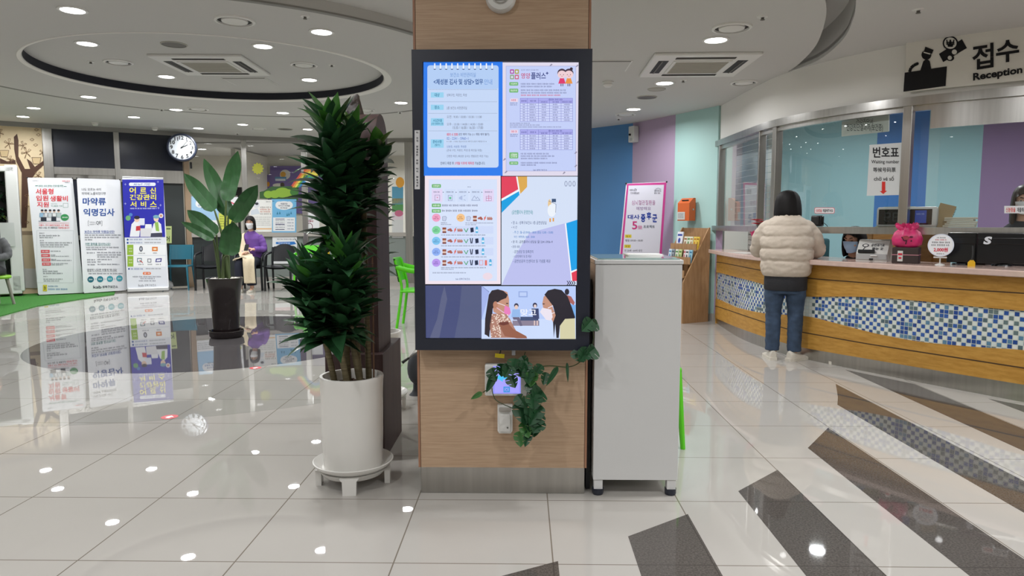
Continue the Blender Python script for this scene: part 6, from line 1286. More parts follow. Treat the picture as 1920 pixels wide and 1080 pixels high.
p1_, rz = inner(1800, .16); t = thing('paper_stack', 'stack of papers and a white cloth on the sill left of the second clerk', 'papers', (p1_.x, p1_.y, SZ), rz); b = MB(); [b.box((.008*(i % 3), 0, .008+i*.016), (.22-.006*(i % 4), .13, .014), .04*((i % 3)-1), bev=.003) for i in range(5)]; b.build('sheets', mat('cream_paper', (206, 196, 176), .7), t)
p1_, rz = inner(1541, -.0); t = thing('intercom_speaker', 'small black speaker standing on the steel sill before the glass', 'speaker', (p1_.x+(-.03), p1_.y-.01, SZ), rz); b = MB(); b.box((0, 0, .052), (.115, .05, .1), bev=.012, seg=3); b.build('case', M_bk, t, smooth=40); b = MB(); b.box((0, -.026, .052), (.075, .004, .07), bev=.003); b.build('grille', M_dk, t)
b = MB(); b.tube(spline([(.055, .01, .04), (.085, .01, .02), (.10, .02, .001)], 6), .003, 6); b.build('cable', M_dk, t)
# prints on the glass
def glass_plane(px, off): p, d = on_curve(GC, px); n = Vector((d.y, -d.x)); return Vector((p.x+n.x*off, p.y+n.y*off, 1.6)), Vector((n.x, n.y, 0))
def glass_print(name, lab, cat, px, off, draw, crop=(0, 0, 1)):
    o, n = glass_plane(px, off); p = PP(o, n, crop); draw(p); ob = p.build(name, M_ink); tag(ob, lab, cat); return ob
def g1(p):
    p.poly([(254, 186), (478, 170), (460, 524), (234, 530)], (206, 208, 208), 0)
    p.text(276, 200, 452, 272, '번호표', (24, 24, 28), .02); p.text(266, 288, 454, 318, 'Waiting number', (40, 40, 44), .008); p.text(278, 338, 430, 370, '等候号码票', (40, 40, 44), .01); p.text(284, 394, 418, 428, 'chờ vé số', (40, 40, 44), .01)
    p.poly([(337, 434), (360, 434), (360, 496), (372, 496), (346, 518), (322, 498), (336, 498)], (206, 50, 42), 2)
glass_print('waiting_number_sign', 'white waiting number sign with a red arrow on the glass beside the steel post', 'sign', 1660, .03, g1, (1560, 220, 360/1296))
def g2(p):
    p.poly([(66, 30), (390, -40), (384, 96), (64, 130)], (196, 200, 190), 0); p.poly([(380, -30), (390, -36), (388, 92), (382, 96)], (236, 238, 236), 1); p.text(164, 6, 276, 52, '건강진단서', (60, 62, 60), .005); p.text(98, 44, 344, 100, '건강진단결과서(보건증)', (60, 62, 60), .005)
glass_print('hanging_sign', 'pale grey hanging sign with two dark Korean lines at the top of the glass', 'sign', 1622, -.08, g2, (1560, 220, 360/1296))
def g3(p): p.rrect(1527, 389, 1565, 400.5, 3, (214, 120, 130), 0); p.rrect(1528, 390, 1564, 399.5, 2.4, (236, 236, 238), 1); p.text(1529.5, 391.8, 1541, 398, '신분증을', (206, 60, 70), .02, 2); p.text(1542.5, 391.8, 1562.5, 398, '제출해주세요', (50, 50, 56), .02, 2)
glass_print('glass_sticker', 'small white sticker with red and black lettering above the black speaker', 'sticker', 1546, .012, g3)
def g4(p): p.rect(1883, 386, 1934, 400, (226, 228, 230), 0); p.text(1886, 389, 1904, 398, '신분증을', (206, 60, 50), .02, 1); p.text(1907, 389, 1932, 398, '제출해주세요', (40, 40, 46), .02, 1)
glass_print('glass_sticker', 'white sticker with red lettering before the second clerk at the right edge', 'sticker', 1905, .02, g4)
# blind behind the first pane
t = thing('window_blind', 'pale grey slatted blind behind the first reception pane', 'blind', (2.75, 8.3, 1.24)); 
i0, i1 = inner(1356, .16)[0], inner(1424, .2)[0]; dd = (i1-i0)
for k in range(14):
    b = MB(); c = (i0+i1)/2; b.box((c.x, c.y, 1.27+k*.072), (dd.length, .012, .068), math.atan2(dd.y, dd.x), bev=.003); b.build('slat', mat('blind_grey', (232, 236, 236), .35) if k == 0 else bpy.data.materials['blind_grey'], t, True)
b = MB(); b.box(((i0+i1)/2).to_3d()+Vector((0, 0, 2.29)), (dd.length, .06, .05), math.atan2(dd.y, dd.x)); b.build('head_box', M_offw, t, True)

# ---- reception sign on the soffit
sp0, sp1 = on_curve(GC, 1700)[0], on_curve(GC, 1918)[0]; sd = (sp1-sp0).normalized(); sn = Vector((sd.y, -sd.x, 0)); so = Vector((sp0.x, sp0.y, 2.5))+sn*.05
t = thing('reception_sign', 'white reception board with black pictogram and bold black lettering over the counter', 'sign', so+Vector((0, 0, -.1)))
b = PP(so, sn, (1560, 0, .25)); b.step = .004
def quad3(p, pts): return [p.m_(u, v, 0) for u, v in pts]
bd = MB(); f4 = quad3(b, [(556, 322), (1560, 158), (1560, 590), (548, 690)]); bd.add(f4+[v-sn*.02 for v in f4], [[3, 2, 1, 0], [4, 5, 6, 7], [0, 1, 5, 4], [1, 2, 6, 5], [2, 3, 7, 6], [3, 0, 4, 7]]); bd.build('board', mat('sign_board_white', (224, 221, 212), .6), t, True)
K = (18, 18, 22); sp_ = PP(so+sn*.004, sn, (1560, 0, .25)); sp_.step = .001
sp_.poly([(545, 545), (862, 498), (852, 645), (535, 688)], K, 0); sp_.poly([(662, 528), (684, 460), (700, 446), (722, 448), (734, 462), (744, 516)], K, 0); sp_.ellp(708, 412, 37, 36, K, 0); sp_.poly([(700, 350), (762, 374), (750, 404), (690, 384)], K, 1); sp_.poly([(688, 388), (740, 402), (736, 410), (686, 396)], (224, 221, 212), 2)
sp_.line([(582, 540), (592, 510), (614, 490), (640, 478)], 22, K, 1); sp_.ellp(640, 478, 11, 11, K, 1)
sp_.poly([(802, 404), (974, 294), (1012, 360), (834, 466)], K, 0); sp_.ellp(888, 324, 58, 54, K, 1); sp_.ellp(888, 324, 47, 43, (216, 214, 206), 2); sp_.text(856, 298, 920, 352, '₩', K, .02, 4); sp_.ellp(918, 390, 19, 19, (216, 214, 206), 2); sp_.ellp(884, 434, 16, 16, (216, 214, 206), 2); sp_.ellp(886, 436, 30, 22, K, 1)
sp_.build('pictogram', M_ink, t, True, label='black pictogram of a clerk at a desk with banknotes')
sl_ = -.155
class SP(PP):
    def m_(s, u, v, k): return super().m_(u, v+(u-1060)*sl_, k)
p = SP(so+sn*.004, sn, (1560, 0, .25)); p.step = .001
p.text(1052, 342, 1212, 528, '접', K, .02); p.text(1230, 340, 1404, 506, '수', K, .025); p.text(1058, 550, 1428, 622, 'Reception', K, .035)
p.build('lettering', M_ink, t, True, label='bold black lettering')

# ---- wall fittings on the striped wall
def rwall(px):
    for p, q in zip(RW, RW[1:]):
        a, _ = ray(px, 340)
        if (p.x-a*p.y)*(q.x-a*q.y) <= 0: d = (q-p).normalized(); return on_line(p, q, px), math.atan2(d.y, d.x)
p_, rz = rwall(1190); z0, z1 = ZY(268, p_.y), ZY(238, p_.y); t = thing('emergency_light', 'white emergency light box high on the wall between the blue and mauve panels', 'emergency light', (p_.x, p_.y, z0), rz)
b = MB(); b.box((.02, -.05, (z1-z0)/2), (.13, .09, z1-z0), bev=.008); b.build('case', M_offw, t); b = MB(); b.lathe([(.018, 0), (.014, .02), (0, .024)], (-.0, -.095, .11), 16, Matrix.Rotation(PI/2, 4, 'X')); b.build('lamp_eye', M_bk, t); b = MB(); b.box((.02, -.096, .04), (.06, .004, .04)); b.build('label_plate', M_lg, t)
p_, rz = rwall(1299); z0, z1 = ZY(414, p_.y), ZY(372, p_.y); h = z1-z0; t = thing('suggestion_box', 'orange metal suggestion box with a white label on the mint wall', 'letter box', (p_.x-.03, p_.y-.02, z0), rz+.12)
M_or = mat('orange_enamel', (206, 98, 42), .4); prof = [(-.13, 0), (-.012, 0), (-.012, h), (-.05, h), (-.13, h*.78)]
T_ = Matrix(((0, 0, 1, -.1), (1, 0, 0, 0), (0, 1, 0, 0), (0, 0, 0, 1))); b = MB(); b.prism(prof, T_, .2); b.build('case', M_or, t)
b = MB(); b.box((0, -.098, h*.9), (.11, .012, .012), R=Matrix.Rotation(.7, 4, 'X')); b.build('slot', M_dk, t); b = MB(); b.box((-.035, -.133, h*.22), (.13, .004, h*.34)); b.build('white_label', M_offw, t); pr = Print(.11, h*.26, (0, 0, 100, 60), (-.09, h*.1)); [pr.greek(6, 6+i*14, 94, 14+i*14, (100, 104, 120), 1, i) for i in range(4)]; pr.v = [(x, y-.136, z) for x, y, z in pr.v]; pr.build('label_print', M_ink, t)
b = MB(); b.cyl((.1, -.06, h*.5), (.108, -.06, h*.5), .012, n=12); b.build('lock', M_steel, t)
# ---- pink banner
PK = (206, 70, 150)
def b4(p):
    p.poly([(100, 92), (570, 76), (470, 1560), (-40, 1560)], PK, 0); p.poly([(118, 114), (540, 104), (446, 1540), (-8, 1540)], (226, 226, 240), 1)
    p.text(130, 156, 206, 180, '바르게 알고', (60, 60, 80), .01); p.text(140, 192, 244, 216, '건강생활실천', (60, 60, 80), .01); p.line([(190, 150), (214, 160), (206, 182)], 4, (60, 60, 80), 2); p.text(424, 160, 506, 190, '성북구보건소', (60, 60, 80), .01); p.greek(424, 196, 500, 214, (60, 60, 80), 2); p.line([(440, 156), (470, 144), (506, 158)], 4, (60, 60, 80), 2)
    p.text(156, 288, 436, 346, '심뇌혈관질환을', (170, 90, 150), .0); p.text(210, 366, 384, 408, '예방해요', (130, 90, 150), .0); NV = (38, 66, 160)
    p.text(108, 460, 250, 516, '대사', NV, .03); p.text(264, 454, 318, 550, '증', NV, .04); p.text(332, 430, 388, 520, '후', NV, .04); p.text(400, 456, 458, 552, '군', NV, .04); p.text(160, 540, 222, 636, '5', (206, 60, 130), .02); p.text(226, 588, 282, 640, '樂', (206, 90, 150), .0); p.text(294, 586, 430, 622, '프로젝트', (60, 80, 100), .015)
    for v, t_, s_ in ((698, '일 시', '평일 09:00~18:00'), (818, '대 상', '만 20세 ~64세 성인'), (934, '내 용', '')):
        p.rect(76-(v-698)*.07, v, 152-(v-698)*.07, v+38, (226, 206, 60), 2); p.text(90-(v-698)*.07, v+7, 138-(v-698)*.07, v+31, t_, (80, 80, 60), .01)
        if s_: p.text(78-(v-698)*.07, v+56, 288-(v-698)*.07, v+84, s_, (70, 72, 90), .005)
    for i in range(8): p.greek(30-i*3, 1010+i*60, 400-i*5, 1034+i*60, (110, 112, 130), 2, i)
banner('x_banner', 'pink-bordered white banner standing behind the tall white cabinet', (1151, 591), (1225, 591), (1174, 344), (1250, 341), 'x', b4, (1160, 330, 190/1207))
# ---- wooden leaflet rack
M_rack = wood_mat('tan_rack_veneer', (160, 122, 84), (178, 140, 100), (10, 10, 1.4), 3, .5)
ro = Vector((2.00, 8.66, 0)); ra = math.atan2(.885, -.465); rk = thing('leaflet_rack', 'tan wooden leaflet rack with sloping sides against the mint wall', 'rack', ro, ra)
# local: +x along the wall away from the camera, -y into the wall (depth); depth d runs towards the wall
Dp, Wr, Hf, Hb = .42, .52, .52, 1.2
T_ = Matrix(((0, 0, 1, 0), (-1, 0, 0, 0), (0, 1, 0, 0), (0, 0, 0, 1)))
sidep = [(0, 0), (Dp, 0), (Dp, Hb), (Dp-.02, Hb), (0, Hf)]
for x in (0, Wr-.018):
    b = MB(); b.prism(sidep, Matrix.Translation((x, 0, 0)) @ T_, .018); b.build('side_panel', M_rack, rk)
b = MB(); b.box((Wr/2, -Dp+.008, Hb/2), (Wr-.03, .014, Hb-.01)); b.build('back_panel', M_rack, rk)
for k in range(3):
    d0 = .02+.095*k; zz = .60+.165*k
    b = MB(); b.box((Wr/2, -d0, zz+.02), (Wr-.03, .012, .09)); b.build('shelf_lip', M_rack, rk); b = MB(); b.box((Wr/2, -d0-.045, zz-.02), (Wr-.03, .09, .012)); b.build('shelf', M_rack, rk)
b = MB(); b.box((Wr/2, -.012, (Hf-.1)/2), (Wr-.03, .014, Hf-.1)); b.build('front_panel', M_rack, rk)
cols = [((206, 222, 232), (90, 150, 190)), ((150, 160, 170), (80, 90, 100)), ((222, 224, 206), (80, 140, 80)), ((200, 214, 150), (90, 130, 60)), ((226, 206, 206), (190, 70, 80)), ((224, 226, 226), (60, 60, 66)), ((150, 196, 214), (60, 120, 160)),
        ((226, 228, 236), (60, 80, 160)), ((224, 222, 200), (150, 90, 60)), ((214, 222, 200), (90, 130, 70)), ((222, 220, 196), (170, 130, 60)), ((226, 200, 90), (190, 120, 40)), ((230, 196, 70), (150, 110, 30))]
place = [(1, .70, .12), (1, .61, .11), (1, .50, .12), (1, .40, .12), (1, .27, .08), (1, .20, .12), (1, .10, .12), (2, .60, .22), (2, .42, .13), (2, .33, .12), (2, .25, .12), (2, .15, .12), (2, .07, .10)]
names = ['pale blue leaflet, far left of the lower rack row', 'grey leaflet beside the pale blue one, lower rack row', 'cream leaflet with green marks, lower rack row', 'light green leaflet in the middle of the lower rack row', 'thin pinkish leaflet past the middle of the lower rack row', 'white leaflet with black marks, lower rack row', 'light blue leaflet nearest the side panel, lower rack row', 'large white booklet standing tallest in the upper rack row', 'cream leaflet with brown drawing, upper rack row', 'pale green leaflet in the upper rack row', 'beige leaflet left of the yellow ones, upper rack row', 'yellow leaflet in the upper rack row', 'deep yellow leaflet nearest the side panel, upper rack row']
for i, ((k, x, w_), (c1, c2)) in enumerate(zip(place, cols)):
    d0 = .02+.095*k+.03; zz = .60+.165*k-.012; x *= .66; h = .17 if k == 1 else (.23 if i == 7 else .17); w_ *= .44 if i != 7 else .5
    wp = Matrix.Translation(ro) @ Matrix.Rotation(ra, 4, 'Z') @ Vector((x+.0, -d0, zz)); t = thing('leaflet', names[i], 'leaflet', wp, ra+PI, group='leaflets in the wooden rack')
    b = MB(); R_ = Matrix.Rotation(-.16, 4, 'X'); [b.box(R_ @ Vector((.002*j, .004*j, h/2)), (w_, .003, h), R=R_) for j in range(3)]; b.build('sheets', mat('leaflet_cover', c1, .5), t)
    pr = Print(w_*.8, h*.8, (0, 0, 100, 100), (-w_*.4, h*.12)); pr.rect(0, 6, 100, 20, c2, 1); pr.ellp(50, 52, 26, 18, c2, 1); pr.greek(6, 78, 94, 86, c2, 1, i); pr.greek(6, 90, 70, 98, c2, 1, i); pr.v = [tuple(R_ @ Vector((x_, y_-.0025, z_))) for x_, y_, z_ in pr.v]; pr.build('cover_print', M_ink, t)
# green chair behind the cabinet
# ---------------------------------------------------------------- people (local frame: facing -y)
M_skin = mat('skin', (214, 170, 146), .5, spec=.3); M_hair = mat('black_hair', (14, 10, 10), .6, spec=.22, noise_amt=.4, noise_scale=40, stretch=(3, 3, .3)); M_hairb = mat('dark_brown_hair', (58, 44, 38), .45, noise_amt=.4, noise_scale=40, stretch=(3, 3, .3))
M_eye = mat('eye_white', (232, 228, 224), .3); M_iris = mat('dark_iris', (34, 24, 22), .2); M_maskw = mat('white_mask', (236, 238, 242), .6); M_maskb = mat('light_blue_mask', (168, 200, 236), .6)
def HT(c, yaw=0, pitch=0): return Matrix.Translation(Vector(c)) @ Matrix.Rotation(yaw, 4, 'Z') @ Matrix.Rotation(pitch, 4, 'X')
def head_skin(b, T):
    for c, r in (((0, .01, .03), (.074, .092, .088)), ((0, -.018, -.02), (.064, .073, .095)), ((0, -.032, -.075), (.044, .05, .04)), ((0, -.094, -.022), (.011, .017, .02)), ((0, -.088, .004), (.008, .012, .03)), ((-.076, .012, -.015), (.011, .02, .03)), ((.076, .012, -.015), (.011, .02, .03)), ((0, -.086, -.058), (.021, .011, .006)), ((0, -.084, -.07), (.018, .011, .006)), ((0, .05, -.02), (.06, .05, .08)),
                  ((-.032, -.074, .03), (.022, .014, .008)), ((.032, -.074, .03), (.022, .014, .008)), ((-.04, -.066, -.03), (.022, .02, .022)), ((.04, -.066, -.03), (.022, .02, .022))):
        b.ell(c, r, 16, 12); n = 16*11+2
        for i in range(len(b.v)-n, len(b.v)): b.v[i] = tuple(T @ Vector(b.v[i]))
def xf(b, T): b.v = [tuple(T @ Vector(v)) for v in b.v]; return b
def face_parts(t, T, mask=None, closed=False, lips=False):
    for s in (-1, 1):
        b = MB(); b.ell((s*.031, -.080, .008), (.0125, .009, .0032 if closed else .0048), 12, 8); o = xf(b, T).build('eye', M_eye if not closed else M_iris, t)
        if not closed: b = MB(); b.ell((s*.031, -.0865, .008), (.0055, .004, .0048), 10, 6); xf(b, T).build('iris', M_iris, o)
        b = MB(); b.tube([(s*.014, -.087, .03), (s*.032, -.0865, .035), (s*.05, -.074, .029)], [.003, .0036, .0018], 6); xf(b, T).build('eyebrow', M_hair, t)
    if mask:
        b = MB(); rows = []
        for i in range(9):
            u = i/8; z = .006-.112*u; rows.append([])
            for k in range(-7, 8):
                a = k/7*1.25; rx = .084-.03*u; ry = .112+.016*math.sin(PI*min(1, u*1.2))-.022*u
                rows[-1].append(Vector((rx*math.sin(a), -ry*math.cos(a)*(1 if abs(k) < 6 else .92)+.004, z-.012*(k/7)**2*(1-2*u)+(.0025*math.sin(u*19)))))
        b.grid(rows); b.grid([[v+Vector((0, .003, 0)) for v in r][::-1] for r in rows]); o = xf(b, T).build('face_mask', mask, t, smooth=70)
        b = MB()
        for s in (-1, 1): b.tube(spline([(s*.07, -.03, -.005), (s*.078, -.005, .012), (s*.08, .025, .0), (s*.078, .0, -.04), (s*.06, -.035, -.085)], 5), .0018, 5)
        xf(b, T).build('ear_loop', mask, o)
    elif lips:
        b = MB(); b.ell((0, -.0955, -.064), (.02, .005, .007), 12, 6); xf(b, T).build('lips', mat('lips', (176, 96, 92), .4), t)
def bob(t, T, m, bottom=-.13, fringe=.045, wide=1.0, open_a=.95, part=0.0, name='hair'):
    b = MB(); prof = [(.132, .02), (.129, .3), (.12, .55), (.10, .78), (.07, .95), (.03, 1.05), (-.01, 1.09), (-.05, 1.12), (-.09, 1.13), (bottom+.02, 1.10), (bottom, 1.02), (bottom+.004, .9)]; rows = []; n = 44
    for z, k in prof:
        r = []
        for j in range(n):
            a = -PI+2*PI*j/n; front = abs(a) < open_a; zz = max(z, fringe+.02*math.cos(a*3+part)) if front else z; kk = k
            if front and z < fringe: kk = 1.0
            wv = 1+.018*math.sin(a*17+z*20)+.012*math.sin(a*31)
            r.append(Vector((.087*kk*wide*wv*math.sin(a), -.104*kk*wv*math.cos(a)+.012, zz)))
        rows.append(r)
    b.grid(rows, True); b.grid([[v*.965 for v in r][::-1] for r in rows], True); return xf(b, T).build(name, m, t, smooth=70)
def hand(b, w, d, up, curl=.5, s=1.0, thumb=1):
    w = Vector(w); d = Vector(d).normalized(); up = Vector(up); up = (up-d*up.dot(d)).normalized(); sd = d.cross(up)
    b.tube([w-d*.02, w+d*.02, w+d*.06, w+d*.085], [(.016*s, .026*s), (.016*s, .034*s), (.015*s, .039*s), (.012*s, .037*s)], 12, up=up)
    for i, L in enumerate((.068, .078, .073, .056)):
        o = w+d*.082*s+sd*(.03-.0205*i)*s*thumb; p = [o]; dd = (d+sd*(.10-.07*i)*thumb).normalized()
        for k in range(3): dd = (dd-up*curl*.55).normalized(); p.append(p[-1]+dd*L*s*(.42, .33, .25)[k])
        b.tube([o-d*.02]+p, [.0095*s, .0092*s, .0085*s, .0078*s, .0066*s], 8)
    o = w+d*.025*s+sd*.03*s*thumb; p1 = o+(d*.5+sd*thumb*.8-up*.25).normalized()*.042*s; p2 = p1+(d*.85+sd*thumb*.35-up*.35).normalized()*.032*s; b.tube([o-sd*.012*thumb, o, p1, p2], [.012*s, .0125*s, .0105*s, .008*s], 8)
def limb(b, pts, r, n=12): P_ = spline(pts, 6); L = len(P_)-1; k = len(r)-1; b.tube(P_, [r[min(int(i/L*k), k-1)]+(r[min(int(i/L*k), k-1)+1]-r[min(int(i/L*k), k-1)])*(i/L*k-min(int(i/L*k), k-1)) for i in range(L+1)], n)
def ringed(b, rings, n=28):     # (x, y, z, rx, ry)
    rows = [[Vector((x+rx*math.cos(2*PI*j/n), y+ry*math.sin(2*PI*j/n), z)) for j in range(n)] for x, y, z, rx, ry in rings]
    b.grid(rows, True); b.add(rows[0], [list(range(n))[::-1]]); b.add(rows[-1], [list(range(n))])
def shoe(t, c, ang, m, sole):
    R_ = Matrix.Translation(Vector(c)) @ Matrix.Rotation(ang, 4, 'Z'); b = MB()
    rows = []
    for y, wd, h in ((.075, .026, .085), (.06, .034, .095), (.02, .037, .088), (-.04, .041, .062), (-.10, .045, .046), (-.145, .036, .036), (-.168, .016, .028)):
        rows.append([R_ @ Vector((wd*math.cos(a), y, .024+max(0, h-.024)*math.sin(a)**.7)) for a in [PI*k/10 for k in range(11)]])
    b.grid(rows); b.add(rows[0], [list(range(11))]); b.add(rows[-1], [list(range(11))[::-1]]); o = b.build('shoe', m, t, smooth=60)
    poly = [(.030, .085), (.042, .04), (.044, -.04), (.05, -.10), (.04, -.155), (.016, -.18), (-.016, -.18), (-.04, -.155), (-.05, -.10), (-.044, -.04), (-.042, .04), (-.030, .085)]
    b = MB(); b.prism(poly[::-1], R_, .027); b.build('sole', sole, o)

M_denim = mat('blue_denim', (56, 74, 98), .85, noise_amt=.35, noise_scale=14, bump=.4); M_cream = mat('cream_puffer', (198, 185, 170), .75, noise_amt=.06, noise_scale=16, bump=.5); M_char = mat('charcoal_knit', (42, 42, 46), .9, bump=.4, noise_scale=60); M_shoew = mat('white_trainer', (212, 206, 194), .55, noise_amt=.08, noise_scale=20)
# ---- woman standing at the counter, seen from behind
fp = P(1466, 672); t = thing('person', 'woman with a black bob in a cream puffer jacket and jeans standing at the counter', 'person', (fp.x-.012, fp.y-.05, 0), PI-.32)
hc = Vector((0, -.10, 1.425)); T = HT(hc, 0, .16)
b = MB(); head_skin(b, T); limb(b, [(0, -.05, 1.24), (0, -.075, 1.32), (0, -.085, 1.38)], [.062, .052, .054])
ringed(b, [(0, 0, .74, .15, .11), (0, -.005, .85, .155, .115), (0, -.02, 1.0, .14, .10), (0, -.04, 1.15, .16, .11), (0, -.05, 1.25, .14, .08), (0, -.055, 1.29, .07, .06)])
for s in (-1, 1):
    limb(b, [(s*.085, 0, .8), (s*.09, -.01, .44), (s*.088, .01, .07)], [.088, .055, .036]); b.ell((s*.088, -.04, .04), (.034, .09, .034))
    limb(b, [(s*.14, -.05, 1.22), (s*.225, -.125, 1.02), (s*.165, -.36, .985)], [.048, .040, .028]); hand(b, (s*.165, -.375, .985), (-s*.25, -1, -.12), (0, -.1, 1), .25, .95, -s)
remesh(b, .0065, 2).build('body', M_skin, t, smooth=70)
face_parts(t, T, None, lips=True); bob(t, T, M_hair, -.135, .05, 1.22)
# puffer jacket
b = MB(); SE = [(.775, .188, .128, .01), (.92, .212, .142, .006), (1.03, .214, .142, .0), (1.14, .212, .140, -.016), (1.235, .192, .130, -.04), (1.315, .115, .10, -.058), (1.352, .08, .078, -.065)]
rings = []
for (z0, a0, d0, y0), (z1, a1, d1, y1) in zip(SE, SE[1:]):
    for k in range(7):
        u = k/7; bl = .021*math.sin(PI*u)**.45 if z0 < 1.3 else .012*math.sin(PI*u); rings.append((0, y0+(y1-y0)*u, z0+(z1-z0)*u, a0+(a1-a0)*u+bl, d0+(d1-d0)*u+bl))
rings.append((0, -.065, 1.36, .078, .074)); ringed(b, rings, 40)
for s, el, wr in ((1, (.245, -.14, 1.02), (.175, -.335, .995)), (-1, (-.268, -.14, 1.025), (-.175, -.36, .998))):
    pts = spline([(s*.125, -.05, 1.245), (s*.205, -.07, 1.165), el, ((el[0]+wr[0])/2, (el[1]+wr[1])/2-.02, 1.005), wr], 10); L = len(pts)-1
    b.tube(pts, [(.080-.014*(i/L)-.014*(1-min(1, i/L*4)))*(1+.13*abs(math.sin(PI*4.5*i/L))-.07) for i in range(L+1)], 18)
j = remesh(b, .010, 1)
jv = []
for v in j.v:
    p = Vector(v); n_ = noise.noise(p*Vector((9, 9, 22)).length*.3 if False else Vector((p.x*14, p.y*14, p.z*34)))*.006+noise.noise(p*46)*.0025; d = Vector((p.x, p.y+.03, 0)); d = d.normalized() if d.length > .02 else Vector((0, 0, 0)); jv.append(tuple(p+d*n_))
j.v = jv; j.build('puffer_jacket', M_cream, t, smooth=80)
b = MB(); ringed(b, [(0, 0, .648, .178, .128), (0, 0, .66, .186, .136), (0, 0, .74, .186, .138), (0, -.005, .84, .18, .13), (0, -.01, .9, .17, .12)], 36); b.build('dark_top', M_char, t, smooth=60)
b = MB(); ringed(b, [(0, 0, .62, .165, .115), (0, 0, .72, .172, .122), (0, 0, .80, .16, .115)])
for s in (-1, 1):
    pts = spline([(s*.088, .0, .74), (s*.092, -.005, .60), (s*.095, -.012, .45), (s*.094, .004, .28), (s*.094, .008, .085)], 10); L = len(pts)-1; rr_ = [.097, .088, .070, .066, .062]
    b.tube(pts, [rr_[min(int(i/L*4), 3)]+(rr_[min(int(i/L*4), 3)+1]-rr_[min(int(i/L*4), 3)])*(i/L*4-min(int(i/L*4), 3))+.0012*math.sin(i*2.6)*(1 if i > L*.35 else .3) for i in range(L+1)], 16)
j = remesh(b, .009, 1); j.v = [tuple(Vector(v)*1+Vector((v[0], v[1], 0)).normalized()*noise.noise(Vector((v[0]*20, v[1]*20, v[2]*26)))*.005) for v in j.v]; j.build('jeans', M_denim, t, smooth=80)
shoe(t, (-.098, .015, 0), -.75, M_shoew, M_shoew); shoe(t, (.10, .0, 0), .25, M_shoew, M_shoew)

# ---- seated figures
def seated(t, seat, jm, tm, hm, mask, sm, lean=0.0, headyaw=0.0, headpitch=.05, hands=None, hairb=-.135, closed=False, collar=None, hwide=1.0, headup=0.0, feet=.0):
    z = seat; ly = -lean
    hc = Vector((0, -.055+ly*1.25, z+.785+headup)); T = HT(hc, headyaw, headpitch)
    b = MB(); head_skin(b, T); limb(b, [(0, -.0+ly*.9, z+.58), (0, -.025+ly, z+.66), (0, -.035+ly*1.15, z+.73)], [.058, .05, .052])
    ringed(b, [(0, .02, z+.02, .16, .12), (0, .01, z+.15, .14, .105), (0, ly*.5, z+.33, .135, .095), (0, ly*.8, z+.48, .15, .095), (0, ly*.9, z+.56, .12, .07), (0, ly*.95, z+.62, .07, .06)])
    H_ = hands or [((-.06, -.27, z+.24), (.7, -.5, .2)), ((.06, -.27, z+.24), (-.7, -.5, .2))]
    for s, (w_, hd) in zip((-1, 1), H_):
        limb(b, [(s*.09, -.03, z+.06), (s*.1, -.28, z+.07), (s*.1, -.43, z+.03), (s*.1, -.43+feet, z-.2), (s*.1, -.42+feet*1.5, .07)], [.075, .065, .05, .045, .034]); b.ell((s*.1, -.46+feet*1.5, .045), (.032, .08, .03))
        limb(b, [(s*.135, ly*.85, z+.515), (s*.212, -.04+ly*.6, z+.30), w_], [.038, .036, .026]); hand(b, w_, hd, (0, -.4, 1), .55, .95, -s)
    remesh(b, .0065, 2).build('body', M_skin, t, smooth=70)
    face_parts(t, T, mask, closed=closed); bob(t, T, hm, hairb, .05, hwide)
    b = MB(); ringed(b, [(0, .015, z+.0, .172, .135), (0, .012, z+.06, .18, .142), (0, .01, z+.15, .172, .135), (0, ly*.5, z+.33, .168, .128), (0, ly*.8, z+.49, .175, .122), (0, ly*.9, z+.56, .15, .10), (0, ly*.95, z+.615, .078, .072), (0, ly, z+.64, .066, .064)], 32)
    for s, (w_, hd) in zip((-1, 1), H_):
        e = Vector((s*.225, -.04+ly*.6, z+.30)); w_ = Vector(w_); pts = spline([(s*.13, ly*.85, z+.535), (s*.195, -.01+ly*.75, z+.44), e, e.lerp(w_, .55), e.lerp(w_, .93)], 8); L = len(pts)-1
        b.tube(pts, [.070-.022*i/L+.003*math.sin(i*1.7) for i in range(L+1)], 14)
    remesh(b, .010, 2).build('jacket', jm, t, smooth=75)
    b = MB(); ringed(b, [(0, .02, z-.005, .165, .14), (0, .02, z+.06, .175, .15), (0, .015, z+.12, .165, .13)])
    for s in (-1, 1): pts = spline([(s*.088, .02, z+.055), (s*.1, -.2, z+.075), (s*.105, -.42, z+.05), (s*.105, -.455+feet*.5, z-.10), (s*.105, -.44+feet*1.5, .13)], 8); b.tube(pts, [.098, .096, .094, .092, .09, .088, .086, .086]+[.086]*(len(pts)-8), 16)
    remesh(b, .011, 2).build('trousers', tm, t, smooth=75)
    for s in (-1, 1): shoe(t, (s*.1, -.43+feet*1.5, 0), -s*.12, sm, M_shoew)
    return T
M_purple = mat('purple_jacket', (116, 76, 160), .75, noise_amt=.1, noise_scale=14, bump=.3); M_navyt = mat('dark_navy_trousers', (26, 30, 46), .85); M_coat = mat('beige_fleece_coat', (214, 200, 172), .95, noise_amt=.06, noise_scale=40, bump=.6)
sx_, sy_ = SEATX
t = thing('person', 'seated woman in a purple top and white mask looking at her phone', 'person', (sx_+.03, sy_-.02, 0), .08)
Z = .475
seated(t, Z, M_purple, M_navyt, M_hair, M_maskw, M_shoew, 0.02, .05, .12, hands=[((-.10, -.26, Z+.22), (.75, -.55, .25)), ((.10, -.27, Z+.30), (-.8, -.45, .25))], feet=.0, headup=-.0)
ct_ = thing('coat', 'beige fleece coat draped over the seated woman from shoulder to knee', 'coat', (sx_+.03, sy_-.02, 0), .08)
